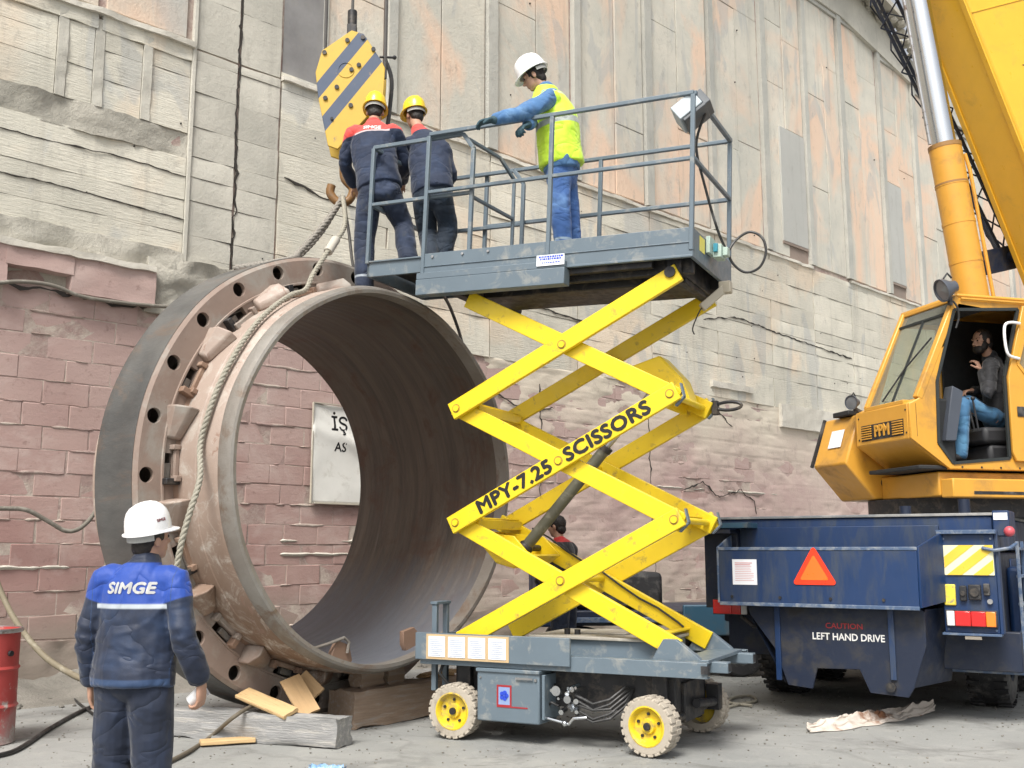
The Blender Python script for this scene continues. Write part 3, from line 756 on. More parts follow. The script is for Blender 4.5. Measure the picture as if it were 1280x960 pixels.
# rubble along the foot of the wall and grit on the yard
rb = MB(); rnd = random.Random(4)
def stone(c, r):
    vs = []; n = 6
    for ph in (-.9, 0.0, .9):
        for k in range(n):
            a = 2 * pi * k / n + ph; q = r * rnd.uniform(.65, 1.15)
            vs.append(Vector(c) + Vector((q * cos(a) * cos(ph), q * sin(a) * cos(ph), q * .6 * sin(ph) + r * .35)))
    fs = [(i * n + k, i * n + (k + 1) % n, (i + 1) * n + (k + 1) % n, (i + 1) * n + k) for i in range(2) for k in range(n)]
    fs += [tuple(range(n - 1, -1, -1)), tuple(2 * n + k for k in range(n))]
    rb.add(vs, fs)
for i in range(900):
    t = rnd.uniform(-2.5, 9); d = abs(rnd.gauss(0, .35)) + .05
    P = MW['factory_wall'] @ Vector((t, -d, 0)); stone(P, rnd.choice((.012, .02, .03, .045, .07)) * rnd.uniform(.7, 1.2))
for i in range(2600):
    P = Vector((rnd.uniform(-5, 7), rnd.uniform(5.6, 13), 0)); stone(P, rnd.uniform(.003, .012))
o = rb.build('rubble', MAT['bank'], None, angle=20); tag(o, 'loose rubble and grit lying along the foot of the wall', 'rubble', kind='stuff')
db = MB(); vs = []; fs = []
# low bank of broken mortar against the wall
nx_, ny_ = 200, 14
for j in range(ny_ + 1):
    for i in range(nx_ + 1):
        t = -4 + 14 * i / nx_; d = .9 * j / ny_
        h = max(0, (.20 + nz((t, 0, 3), .9, 4) * .16) * (1 - d / .9) ** 1.5) + max(0, nz((t, d, 5), 6, 4)) * .05 * (1 - d / .9)
        P = MW['factory_wall'] @ Vector((t, -d, h - .012 if j == ny_ else h)); vs.append(P)
for j in range(ny_):
    for i in range(nx_): a = j * (nx_ + 1) + i; fs.append((a, a + 1, a + nx_ + 2, a + nx_ + 1))
db.add(vs, fs); o = db.build('debris', MAT['bank'], None, angle=60); tag(o, 'low bank of broken mortar heaped against the wall foot', 'debris', kind='stuff')

# ------------------------------------------------------------------ the big steel ring
RZ = atan2(.774, .633)
ring = thing('kiln_ring', 'huge rusty steel kiln shell section with a drilled flange, standing on timbers', 'steel ring', (-1.07, 9.1, 0), RZ)
# local frame: +y runs away along the axis, x to the right, z up
RC = (0, 0, 2.147); RI, RO, RF = 1.605, 1.69, 2.045
def wob(t, r, h): return .004 * sin(t * 5 + h * 3) + .003 * sin(t * 11 + 1)
F0 = .68
o = MB().lathe([(RO - .02, .13), (RO, .16), (RO, .5), (RO, 1.2), (RO - .07, 2.05), (RI - .03, 2.05), (RI + .03, 1.2), (RI + .03, .13)], RC, 'Y', 160, warp=wob).build('shell', MAT['shell'], ring)
o = MB().lathe([(RI, .0), (RI + .03, -.003), (RI + .05, .008), (RO - .008, .085), (RO - .012, .135), (RI, .135)], RC, 'Y', 192, warp=wob).build('rim', MAT['rim_steel'], ring, angle=28)
inner = [(RI + .033, .12), (RI + .005, .12)]
tp = lambda s: -.065 * max(0, s - 1.2) / .85
for s in (.62, 1.35): inner += [(RI + .005 + tp(s), s - .03), (RI + .001 + tp(s), s - .015), (RI + .001 + tp(s), s + .015), (RI + .005 + tp(s), s + .03)]
inner = inner[:2]
k_ = .17
while k_ < 2.03:
    inner += [(RI + .005 + tp(k_), k_), (RI + .0015 + tp(k_), k_ + .03), (RI + .005 + tp(k_), k_ + .06)]; k_ += .10
inner += [(RI - .06, 2.06), (RI - .025, 2.06), (RI + .033, 1.2)]
o = MB().lathe(inner, RC, 'Y', 160, closed=True, warp=wob).build('bore', MAT['bore'], ring, angle=70)
# flange: front plate with holes and slots, outer band, back plate
fl = MB().lathe([(RO + .002, F0), (RF - .03, F0), (RF, F0 + .025), (RF, F0 + .045), (RO + .002, F0 + .045)], RC, 'Y', 160, warp=wob).build('flange_plate', MAT['pink_primer'], ring)
cut = MB()
NH = 26
for k in range(NH):
    a = 2 * pi * (k + .15) / NH
    p = Vector((cos(a) * 1.935, F0 - .14, RC[2] + sin(a) * 1.935)); cut.cyl(p, p + Vector((0, .4, 0)), .062, 24)
NS = 15
sl_ang = [2 * pi * (k + .52) / NS for k in range(NS)]
for a in sl_ang:
    rad = Vector((cos(a), 0, sin(a))); tan = Vector((-sin(a), 0, cos(a))); c = Vector((0, F0 + .02, RC[2])) + rad * 1.762
    cut.bar(c - tan * .125, c + tan * .125, .4, .095, rad)
co = cut.build('cutter', MAT['void'], ring)
bmod = fl.modifiers.new('bool', 'BOOLEAN'); bmod.object = co; bmod.operation = 'DIFFERENCE'; bmod.solver = 'EXACT'
me = baked(fl); fl.modifiers.clear(); fl.data = me; finish(me, 30)
while len(me.materials) > 1: me.materials.pop()
for p in me.polygons: p.material_index = 0
bpy.data.objects.remove(co)
MB().lathe([(RF + .004, F0 + .03), (RF + .012, F0 + .06), (RF + .012, F0 + .16), (RF + .004, F0 + .17), (RF + .004, F0 + .42), (RF + .014, F0 + .44), (RF + .014, F0 + .54), (RF - .01, F0 + .565), (RF - .06, F0 + .56), (RF - .06, F0 + .05), (RF - .01, F0 + .046)], RC, 'Y', 160, warp=wob).build('flange_band', MAT['band_steel'], ring, angle=28)
MB().lathe([(RO + .003, F0 + .51), (RF - .05, F0 + .51), (RF - .05, F0 + .55), (RO + .003, F0 + .55)], RC, 'Y', 128, warp=wob).build('flange_plate', MAT['pink_primer'], ring)
MB().lathe([(1.80, F0 - .015), (1.815, F0 - .015), (1.82, F0 + .002), (1.795, F0 + .002)], RC, 'Y', 160, warp=wob).build('weld_bead', MAT['pink_primer'], ring, angle=60)
MB().lathe([(RO - .002, F0 - .05), (RO + .012, F0 - .012), (RO + .018, F0 + .002), (RO - .002, F0 + .002)], RC, 'Y', 160, warp=wob).build('weld_fillet', MAT['brown_primer'], ring)
MB().lathe([(RO - .002, .40), (RO + .006, .41), (RO + .006, .425), (RO - .002, .435)], RC, 'Y', 160, warp=wob).build('weld_bead', MAT['shell'], ring)
def rframe(a, r, y):
    rad = Vector((cos(a), 0, sin(a))); tan = Vector((-sin(a), 0, cos(a)))
    m = Matrix((tan, Vector((0, 1, 0)), rad)).transposed().to_4x4(); m.translation = Vector((0, y, RC[2])) + rad * r
    return m                                                   # x tangential, y axial, z radial
lug_me = None; clip_me = []
for i, a in enumerate(sl_ang):
    m0 = rframe(a, RO + .03, F0); mid = a + pi / NS
    # clamp beside the slot: bar, end block and wedge pin
    c1 = link('clamp', None, ring) if False else None
    # (x tangential, y axial, z radial; m0 sits on the shell at the slot)
    dark = MAT['dark_steel']; rr_ = random.Random(i)
    b = MB(); b.box(-.04 + rr_.uniform(-.02, .02), .09, .015, .06, .0, .055, m0); b.build('wedge', MAT['rim_steel'], ring, bevel=.005)
    b = MB(); b.box(.075, .125, -.075, .01, -.035, .085, m0); b.build('clamp_block', dark if i % 3 else MAT['brown_primer'], ring, bevel=.006)
    b = MB(); b.box(-.15, .06, -.055, -.02, -.035, .004, m0); b.box(-.19, -.15, -.07, -.005, -.035, .03, m0); b.box(.055, .10, -.10, -.03, -.03, .02, m0); b.build('clamp', MAT['pink_primer'] if i % 2 else MAT['brown_primer'], ring, bevel=.006)
    # gusset lug midway: a wedge that is high at one end and runs out at the other
    m1 = rframe(mid, RO - .004, F0)
    vs = []; w0, w1 = -.13, .13; h0, h1 = .165, .05; d0, d1 = -.23, -.06
    vs = [(w0, .01, 0), (w1, .01, 0), (w0, .01, h0), (w1, .01, h1 + .06), (w0 + .015, d0, 0), (w1, d1, 0), (w0 + .015, d0, h0 * .55), (w1, d1, h1), (w0 + .01, d0 * .55, h0), (w1, d1 * .5, h1 + .05)]
    b = MB(); b.add([m1 @ Vector(v) for v in vs], [(0, 1, 3, 2), (4, 6, 7, 5), (0, 2, 8, 6, 4), (1, 5, 7, 9, 3), (2, 3, 9, 8), (8, 9, 7, 6), (0, 4, 5, 1)]); b.build('lug', MAT['shell'] if i % 3 else MAT['pink_primer'], ring, bevel=.018, seg=3)
# clamps lying inside the bottom of the bore
def bore_pt(a, y, h=0): return Vector(((RI - h) * cos(a), y, RC[2] + (RI - h) * sin(a)))
for a, y in ((radians(-101), .22), (radians(-69), .24)):
    rad = -Vector((cos(a), 0, sin(a))); tan = Vector((-sin(a), 0, cos(a))); c = bore_pt(a, y)
    m = Matrix((tan, Vector((0, 1, 0)), rad)).transposed().to_4x4(); m.translation = c
    MB().poly([(-.10, -.02), (.10, -.02), (.12, .03), (.06, .15), (-.08, .17), (-.12, .06)], .05, m @ Matrix(((1, 0, 0, 0), (0, 0, 1, 0), (0, 1, 0, 0), (0, 0, 0, 1)))).build('bracket', MAT['brown_primer'], ring, bevel=.006)
    if a < radians(-90):
        MB().tube([m @ Vector(p) for p in ((-.38, .02, .05), (-.2, .0, .12), (-.03, -.02, .20), (.03, -.02, .17), (.03, -.02, .08))], .014, 8).build('hook_bar', MAT['rim_steel'], ring)

# timbers and blocks under the ring
def timber(label, p0, p1, wd, ht, m, cat='timber', rough=.008, up=(0, 0, 1), name='timber', split=True):
    """squared timber from p0 to p1 (centres of its end faces)"""
    p0 = Vector(p0); p1 = Vector(p1); L = (p1 - p0).length; d = (p1 - p0).normalized(); u = Vector(up); s = d.cross(u).normalized(); u = s.cross(d)
    mm_ = Matrix((d, -s, u)).transposed().to_4x4(); mm_.translation = p0; MW_ = mm_
    n = max(6, int(L / .05)); sec = []; K = 5
    for side in range(4):
        for k in range(K):
            t = -1 + 2 * k / K
            sec.append({0: (t, -1), 1: (1, t), 2: (-t, 1), 3: (-1, -t)}[side])
    vs = []; fs = []; sd = random.random() * 40; q = len(sec)
    for i in range(n + 1):
        x = L * i / n
        for (a, b_) in sec:
            rr_ = 1 - .035 * (abs(a) * abs(b_)) ** 6
            e = nz((x * 2, a * 2 + sd, b_ * 2), 1.5, 4) * rough * 1.6 + nz((x * .8, a * 9 + sd, b_ * 9), 1, 3) * rough
            vs.append((x + (nz((a * 3, b_ * 3, sd + i), 1.2, 3) * rough * 2 if i in (0, n) else 0), a * (wd / 2) * rr_ + e * a, b_ * (ht / 2) * rr_ + e * b_))
    for i in range(n):
        for k in range(q): fs.append((i * q + k, i * q + (k + 1) % q, (i + 1) * q + (k + 1) % q, (i + 1) * q + k))
    fs += [tuple(range(q - 1, -1, -1)), tuple(n * q + k for k in range(q))]
    me = bpy.data.meshes.new(name); me.from_pydata(vs, [], fs); me.materials.append(m); finish(me, 40)
    o = bpy.data.objects.new(name, me); COL.objects.link(o); o.matrix_world = mm_
    return tag(o, label, cat)
bd = Vector((.633, .774, 0))
P0 = Vector((-1.30, 9.42, .16)) - bd * .25
timber('thick brown squared timber lying under the front edge of the ring', P0, P0 + bd * 1.55, .34, .31, MAT['wood_brown'], rough=.014)
for i, (s, L, h) in enumerate(((.15, .26, .15), (.47, .20, .14))):
    c = P0 + bd * s + Vector((0, 0, .158 + h / 2 + .004))
    timber(('short dark block wedged on the thick timber at its left end', 'smaller block wedged between the thick timber and the rim')[i], c, c + bd * L, .16, h, MAT['wood_brown'], 'block', name='wood_block')
for i, (s, r_) in enumerate(((1.0, .25), (1.16, -.4), (1.3, .1))):
    c = P0 + bd * s + Vector((-.02, 0, .158 + .025)); d2 = Vector((cos(.9 + r_), sin(.9 + r_), .0))
    timber(('splintered orange offcut packed under the rim, the one farthest from the lift', 'splintered offcut under the rim, the middle one of three beside the lift', 'splintered offcut under the rim, the one closest to the lift')[i], c, c + d2 * .2, .09, .035, MAT['wood_orange'], 'offcut', name='wood_offcut')['group'] = 'splintered offcuts packed beside the lift'
gd = (Vector((-.93, 8.02, 0)) - Vector((-2.35, 8.75, 0))).normalized()
timber('old grey squared timber with a split end lying on the ground before the ring', Vector((-2.75, 8.93, .115)), Vector((-1.30, 8.36, .115)), .24, .22, MAT['wood_grey'], rough=.014)
# loose boards
def plank(lbl, a, b_, wd, th, m, roll=(0, 0, 1), grp=None):
    o = timber(lbl, a, b_, wd, th, m, 'board', .002, roll, 'wooden_board')
    if grp: o['group'] = grp
    return o
plank('pale board with one end on the ground leaning across the grey timber', at(303, 866, 8.75), at(364, 892, 8.45), .15, .03, MAT['wood_new'], (.2, -.5, .85))
plank('orange plywood piece leaning upright against the timber', at(362, 848, 8.85), at(388, 892, 8.62), .17, .022, MAT['wood_orange'], (.25, -.8, .5))
plank('darker plywood piece tucked behind the upright one', at(372, 849, 8.95), at(394, 872, 8.85), .2, .022, MAT['wood_orange'], (-.2, -.8, .5))
plank('short pale board lying flat on the ground before the grey timber', Vector((at(250, 931, 1).x * 8.4, 8.4, .03)), Vector((at(318, 922, 1).x * 8.55, 8.55, .03)), .14, .03, MAT['wood_new'])

# ------------------------------------------------------------------ scissor lift
LA = -atan2(.446, .895)
lift = thing('scissor_lift', 'yellow and grey scissor lift raised on four pale tyres in front of the ring', 'scissor lift', (.56, 8.89, 0), LA)
LM = MW['scissor_lift']; LI = LM.inverted()
Y, GP, DS = MAT['yellow'], MAT['grey_paint'], MAT['dark_steel']
# chassis
b = MB()
for y in (-.60, .60):
    s = 1 if y > 0 else -1
    b.box(-1.17, 1.26, y - .012 * 1, y + .012, .575, .69); b.box(-1.17, 1.26, min(y, y - s * .07), max(y, y - s * .07), .678, .69); b.box(-1.17, 1.26, min(y, y - s * .07), max(y, y - s * .07), .575, .587)
b.box(-1.17, -1.12, -.59, .59, .60, .80); b.box(1.02, 1.10, -.58, .58, .58, .68)
b.box(-1.1, 1.1, -.52, .52, .60, .66)
b.build('chassis_frame', GP, lift, bevel=.004)
b = MB(); b.box(-1.2, .19, -.645, -.615, .615, .83); b.box(-1.2, -1.1, -.62, -.5, .64, .80); b.build('side_panel', GP, lift, bevel=.004)
b = MB(); b.box(-1.09, -.33, -.652, -.646, .622, .822); b.build('notice_board', MAT['tan'], lift)
for i in range(4):
    x = -1.065 + i * .185
    p = MB().box(x, x + .155, -.657, -.653, .642, .805).build('notice', MAT['white_paper'], lift)
    q = MB()
    for k in range(9):
        l = random.uniform(.08, .135)
        q.box(x + .01, x + .01 + l, -.6595, -.6575, .652 + k * .0155, .657 + k * .0155)
    q.build('print', MAT['print_grey'], p)
# hoop at the left end
b = MB()
for y in (-.48, -.30): b.box(-1.13, -1.085, y - .02, y + .02, .35, 1.05)
b.box(-1.14, -1.075, -.51, -.27, 1.05, 1.075); b.build('step_hoop', GP, lift, bevel=.004)
# battery cover
b = MB(); b.box(-.25, .80, -.36, .36, .66, .80); b.build('tray', GP, lift, bevel=.006)
b = MB(); b.box(-.28, .83, -.40, .40, .80, .825); b.box(.05, .45, -.1, .3, .825, .84); b.build('cover', M('dusty_beige_cover', (.30, .28, .24), .7, dirt=((.42, .4, .35), .3, 4)), lift, bevel=.006)
b = MB(); b.cyl((-.02, -.2, .825), (-.02, -.2, .87), .025, 12); b.cyl((.07, -.2, .825), (.07, -.2, .865), .025, 12); b.split('filler_cap', MAT['black'], lift)
# control cabinet
cab_ = MB().box(-.62, -.07, -.64, -.30, .165, .565).build('control_cabinet', GP, lift, bevel=.012)
b = MB(); b.box(-.625, -.065, -.655, -.3, .545, .572); b.box(-.04 - .02, -.035, -.62, -.32, .2, .54); b.build('lid', GP, cab_, bevel=.005)
b = MB(); b.poly([(-.44, .28), (-.17, .28), (-.17, .29), (-.31, .29), (-.31, .45), (-.44, .45)], .003, Matrix(((1, 0, 0, 0), (0, 0, -1, -.641), (0, 1, 0, 0), (0, 0, 0, 1))), holes=([(-.425, .30), (-.325, .30), (-.325, .435), (-.425, .435)],)); b.build('sticker', MAT['letter_red'], cab_)
b = MB(); b.box(-.425, -.325, -.6425, -.6405, .30, .435); b.build('sticker', M('pale_blue_sticker', (.22, .30, .5), .4, bmp=0), cab_)
b = MB()
for k in range(5): a = k * 2 * pi / 5; b.cyl((-.375 + .022 * cos(a), -.643, .37 + .022 * sin(a)), (-.375 + .022 * cos(a), -.647, .37 + .022 * sin(a)), .018, 12)
b.build('badge', MAT['blue_logo'], cab_)
b = MB(); b.box(-.27, -.12, -.66, -.655, .50, .515); b.cyl((-.10, -.641, .50), (-.10, -.652, .50), .012, 10); b.cyl((-.585, -.641, .50), (-.585, -.65, .50), .008, 8); b.split('latch', MAT['steel'], cab_)
# underbody
b = MB(); b.box(-.95, .95, -.40, .40, .28, .60); b.box(-1.0, -.7, -.2, .2, .18, .5); b.box(.70, .98, -.25, .25, .2, .5); b.split('underbody', DS, lift, bevel=.01)
b = MB()
for x in (-.84, .84): b.cyl((x, -.52, .22), (x, .52, .22), .045, 16); b.box(x - .06, x + .06, -.46, -.36, .15, .60); b.box(x - .06, x + .06, .36, .46, .15, .60)
b.split('axle', DS, lift, bevel=.004)
b = MB(); b.cyl((.95, -.35, .25), (.95, .35, .25), .03, 12); b.cyl((1.02, -.1, .33), (1.02, .42, .28), .035, 14); b.box(.96, 1.06, .38, .5, .22, .42); b.split('steering_rod', DS, lift)
# valves and hoses between the cabinet and the right wheel
b = MB(); rnd = random.Random(3)
for i in range(14):
    x, z = .02 + rnd.random() * .24, .26 + rnd.random() * .2
    b.cyl((x, -.62 + rnd.random() * .03, z), (x + rnd.uniform(-.05, .05), -.50, z + rnd.uniform(-.03, .03)), rnd.uniform(.010, .022), 10)
b.cyl((.07, -.64, .43), (.07, -.60, .43), .038, 18); b.cyl((.16, -.63, .37), (.16, -.58, .37), .03, 16)
b.tube([(-.06, -.58, .22), (.08, -.6, .20), (.16, -.6, .185), (.2, -.6, .23), (.30, -.58, .24)], .012, 8)
b.sphere((.13, -.61, .19), .022, 10); b.build('valve_block', MAT['chrome'], lift)['kind'] = 'stuff'
b = MB()
for i in range(5):
    z0 = .24 + i * .035; b.tube([(.2, -.56, z0 + .02), (.35, -.57, z0 - .02 + rnd.uniform(-.03, .03)), (.48, -.55, z0), (.58, -.48, z0 + .09), (.62, -.42, .45)], .011, 8)
b.tube([(-.06, -.5, .3), (.0, -.56, .33), (.06, -.56, .31)], .012, 8)
b.tube([(-1.0, -.5, .6), (-1.02, -.55, .5), (-.96, -.52, .42), (-.9, -.45, .4)], .014, 8)
b.split('hydraulic_hose', MAT['cable_black'], lift)
# wheels
def wheel(x, y, steer, side):
    R, Wd = .222, .15; m = Matrix.Translation((x, y, R)) @ Matrix.Rotation(steer, 4, 'Z')
    prof = [(.145, -Wd / 2), (.195, -Wd / 2), (.208, -Wd / 2 + .018), (.208, Wd / 2 - .018), (.195, Wd / 2), (.145, Wd / 2)]
    t = MB(); t.lathe(prof, (0, 0, 0), 'Y', 48)
    for k in range(22):
        for s in (-1, 1):
            a = 2 * pi * (k + (.5 if s > 0 else 0)) / 22
            mm_ = Matrix.Rotation(-a, 4, 'Y') @ Matrix.Translation((.205, 0, 0)); y0, y1 = (-Wd / 2 - .001, -.004) if s < 0 else (.004, Wd / 2 + .001)
            t.box(-.01, .009, y0, y1, -.021, .021, mm_)
    t.v = [m @ v for v in t.v]; ty = t.build('tyre', MAT['tyre_beige'], lift, bevel=.004)
    h = MB(); o_ = -side
    yo = side * Wd / 2
    h.lathe([(.148, yo * 1.02), (.138, yo * 1.05), (.128, yo * .9), (.115, yo * .45), (.06, yo * .35), (.05, yo * .7), (.0001, yo * .72), (.0001, yo * .2), (.148, yo * .2)], (0, 0, 0), 'Y', 36)
    h.v = [m @ v for v in h.v]; hb = h.build('hub', MAT['hub'], ty, angle=30)
    h = MB()
    for k in range(5): a = 2 * pi * k / 5 + .3; h.cyl((.088 * cos(a), yo * .38, .088 * sin(a)), (.088 * cos(a), yo * .58, .088 * sin(a)), .012, 6)
    h.cyl((0, yo * .7, 0), (0, yo * .95, 0), .028, 14); h.v = [m @ v for v in h.v]; h.build('wheel_nut', DS, ty)['kind'] = 'stuff'
for x, y, st, sd in ((-.84, -.585, radians(2), -1), (.82, -.60, radians(-9), -1), (-.84, .585, 0, 1), (.86, .60, radians(-9), 1)): wheel(x, y, st, sd)
# arm feet
b = MB()
for y in (-.48, .44):
    b.poly([(.80, .68), (1.20, .68), (1.16, .72), (1.0, .84), (.90, .84)], .07, Matrix(((1, 0, 0, 0), (0, 0, -1, y + .035), (0, 1, 0, 0), (0, 0, 0, 1))))
b.box(1.0, 1.24, -.5, .5, .672, .70); b.split('arm_foot', GP, lift, bevel=.004)
b = MB()
for y in (-.36, .40): b.box(1.10, 1.36, y - .05, y + .05, .60, .68)
b.split('slide_channel', GP, lift, bevel=.006)
b = MB()
for y in (-.36, .40, -.6): b.box(1.30 if y > -.5 else 1.22, 1.365 if y > -.5 else 1.27, y - .032, y + .032, .612, .668)
b.split('channel_mouth', MAT['black'], lift)
# scissor arms
Z = [.79, 1.73, 2.70, 3.64]
XL = [-.80, -.90, -.90, -.78]; XR = [.94, 1.01, 1.0, 1.04]
AW, AH = .045, .15
def arm(name, p0, p1, y, ext=.06):
    p0 = Vector((p0[0], y, p0[1])); p1 = Vector((p1[0], y, p1[1])); d = (p1 - p0).normalized()
    return MB().bar(p0 - d * ext, p1 + d * ext, AW, AH, (0, 0, 1)).build(name, Y, lift, bevel=.006)
arms = {}
for s in range(3):
    for side, yo, yi in ((-1, -.50, -.44), (1, .46, .40)):
        arms[(s, side, 'up')] = arm('scissor_arm', (XL[s], Z[s]), (XR[s + 1], Z[s + 1]), yo)          # outer, rising to the right
        arm('scissor_arm', (XR[s], Z[s]), (XL[s + 1], Z[s + 1]), yi)                                   # inner, rising to the left
# pins
b = MB()
for s in range(3):
    xm = (XL[s] + XR[s] + XL[s + 1] + XR[s + 1]) / 4; zm = (Z[s] + Z[s + 1]) / 2
    b.cyl((xm, -.535, zm), (xm, .495, zm), .026, 16)
for s in (1, 2):
    for x in (XL[s], XR[s]): b.cyl((x, -.535, Z[s]), (x, .495, Z[s]), .026, 16)
b.split('pivot_pin', Y, lift)
# bent end plates and spreader tubes between near and far arms
b = MB()
for s in (1, 2):
    for x, sg in ((XR[s], 1), (XL[s], -1)):
        b.box(x - sg * .16 - .02, x - sg * .16 + .02, -.43, .39, Z[s] - .05, Z[s] + .03)
        b.box(x - sg * .1 - .06, x - sg * .1 + .06, -.42, .38, Z[s] + .035, Z[s] + .047)
b.box(XR[0] - .2, XR[0] - .1, -.42, .38, Z[0] + .06, Z[0] + .075); b.split('cross_member', Y, lift, bevel=.004)
def vplate(x, z, y):   # folded V plate at a right joint
    d0 = Vector((.35, 0, .16))
    b = MB(); b.bar((x + .075, y, z + .085), (x + .10, y, z - .02), .05, .012, (1, 0, 0)); b.bar((x + .10, y, z - .02), (x + .03, y, z - .09), .05, .012, (1, 0, 0)); return b
for s in (1, 2):
    for y in (-.46, .44): vplate(XR[s], Z[s], y).build('end_clip', GP, lift)
# worn grease collars round the pivots
b = MB()
for s in range(3):
    xm = (XL[s] + XR[s] + XL[s + 1] + XR[s + 1]) / 4; zm = (Z[s] + Z[s + 1]) / 2; b.lathe([(.027, -.5235), (.040, -.5235), (.041, -.522), (.027, -.522)], (xm, 0, zm), 'Y', 20)
for s in (1, 2):
    for x in (XL[s], XR[s]): b.lathe([(.027, -.5235), (.038, -.5235), (.039, -.522), (.027, -.522)], (x, 0, Z[s]), 'Y', 20)
b.split('grease_collar', M('greasy_yellow', (.34, .22, .03), .4), lift)
# towing eye on the right of the second joint
e = [Vector((XR[2] + .10 + .11 + .11 * cos(t), .44 - 0 * t, Z[2] + .01 + .035 * sin(t))) for t in [2 * pi * k / 20 for k in range(20)]]
MB().tube(e, .014, 8, closed=True).build('shackle', DS, lift)
MB().box(XR[2] + .07, XR[2] + .12, .40, .48, Z[2] - .06, Z[2] + .06).build('end_clip', DS, lift, bevel=.005)
# big fabricated brackets that carry the lift cylinder
def bracket(pts, y0, y1):
    b = MB()
    mk = lambda y: Matrix(((1, 0, 0, 0), (0, 0, -1, y), (0, 1, 0, 0), (0, 0, 0, 1)))
    b.poly(pts, .02, mk(y0)); b.poly(pts, .02, mk(y1)); n = len(pts)
    for i in (0, 1, 2):
        p, q = pts[i], pts[i + 1]; b.bar((p[0], (y0 + y1) / 2, p[1]), (q[0], (y0 + y1) / 2, q[1]), abs(y1 - y0), .018, (0, 0, 1))
    return b.build('cylinder_bracket', Y, lift, bevel=.004)
bracket([(.40, 3.03), (.72, 3.12), (.90, 2.92), (.98, 2.70), (.50, 2.93)], .10, .34)
bracket([(-.86, 1.66), (-.62, 1.40), (-.46, 1.36), (-.30, 1.46), (-.45, 1.62)], -.30, .30)
# lift cylinder
c0 = Vector((-.50, .0, 1.52)); c1 = Vector((.78, .12, 2.98)); dv = (c1 - c0)
MB().cyl(c0 + dv * .02, c0 + dv * .56, .05, 20).build('cylinder_barrel', M('olive_grey_cylinder', (.10, .10, .075), .45, dirt=((.2, .19, .15), .25, 8)), lift)
MB().cyl(c0 + dv * .55, c1, .026, 16).build('cylinder_rod', MAT['steel'], lift)
b = MB(); b.cyl(c0 + dv * .56, c0 + dv * .585, .058, 20); b.sphere(c0, .07, 14); b.cyl(c0 + Vector((0, -.34, 0)), c0 + Vector((0, .34, 0)), .028, 12); b.build('cylinder_gland', DS, lift)
b = MB(); b.tube([(-.95, -.3, 1.70), (-.82, -.28, 1.72), (-.68, -.25, 1.62), (-.55, -.2, 1.52), (-.5, -.05, 1.46)], .013, 8); b.tube([(-.92, -.26, 1.68), (-.78, -.2, 1.70), (-.62, -.18, 1.58), (-.5, -.12, 1.50)], .011, 8)
q = [Vector((XR[0] - .15, .36, Z[0] + .08))]
for k in range(9): t = k / 8; q.append(Vector((XR[0] - .2 + (XL[1] - XR[0] + .5) * t, .36, Z[0] + .12 + (Z[1] - Z[0] - .15) * t + .012 * sin(k * 2))))
b.tube(q, .009, 7); b.split('hydraulic_hose', MAT['cable_black'], lift)
# lettering along the labelled arm (the middle outer arm on the near side)
p0 = Vector((XL[1], -.5, Z[1])); p1 = Vector((XR[2], -.5, Z[2])); d = (p1 - p0).normalized()
ctr = (p0 + p1) / 2 + Vector((0, -AW / 2 - .0025, 0))
for tx_, sg_, al_ in (('MPY-7.25', -1, 'RIGHT'), ('SCISSORS', 1, 'LEFT')):
    lettering(tx_, .156, MAT['letter_black'], arms[(1, -1, 'up')], fr(ctr + d * (.065 * sg_), d, (-d.z, 0, d.x)), .0008, .0075, al_, spacing=1.05, sx=1.19)

# platform: stands a little higher at its left end
PT = Matrix.Translation((1.25, 0, 3.95)) @ Matrix.Rotation(radians(2.3), 4, 'Y') @ Matrix.Translation((-1.25, 0, -3.95))
YN, YF = -.61, .53
def pb(name, m, boxes=(), bars=(), bevel=.004, parent=None, tubes=()):
    b = MB()
    for q in boxes: b.box(*q)
    for q in bars: b.bar(*q)
    for q in tubes: b.tube(*q)
    b.v = [PT @ v for v in b.v]
    if name in ('underframe', 'guard_rail', 'extension_rail', 'deck_beam', 'roller', 'bolt', 'gate'): return b.split({'gate': 'gate_bar', 'underframe': 'cross_beam'}.get(name, name), m, lift, bevel=bevel)
    return b.build(name, m, parent or lift, bevel=bevel)
pb('deck', MAT['dark_steel'], [(-1.2, 1.23, YN + .02, YF - .02, 3.93, 3.95), (-1.78, -1.2, YN + .1, YF - .1, 3.945, 3.96)])
pb('deck_beam', GP, [(-1.224, 1.25, YN, YN + .03, 3.745, 3.985), (-1.224, 1.25, YF - .03, YF, 3.745, 3.985), (-1.224, 1.25, YN - .008, YN, 3.745, 3.765), (-1.224, 1.25, YN - .008, YN, 3.86, 3.87)])
pb('end_plate', GP, [(1.22, 1.252, YN + .031, YF - .031, 3.745, 3.98)])
pb('underframe', DS, [(-1.1, 1.2, -.45, -.38, 3.66, 3.92), (-1.1, 1.2, .32, .39, 3.66, 3.92), (-.9, 1.1, -.3, .25, 3.62, 3.90), (1.0, 1.12, -.5, .42, 3.66, 3.90), (-1.15, -1.05, -.5, .42, 3.7, 3.9), (-.35, .9, -.56, -.5, 3.70, 3.80)], bevel=.008)
pb('roller', DS, [], [], 0, tubes=[([(1.04, -.54, 3.66), (1.04, .5, 3.66)], .045, 14), ([(-.78, -.5, 3.66), (-.78, .46, 3.66)], .04, 14)])
lb = pb('lower_beam', GP, [(-1.23, .19, YN - .055, YN + .06, 3.60, 3.74), (-1.23, .19, YN - .05, YN, 3.74, 3.80)], bevel=.006)
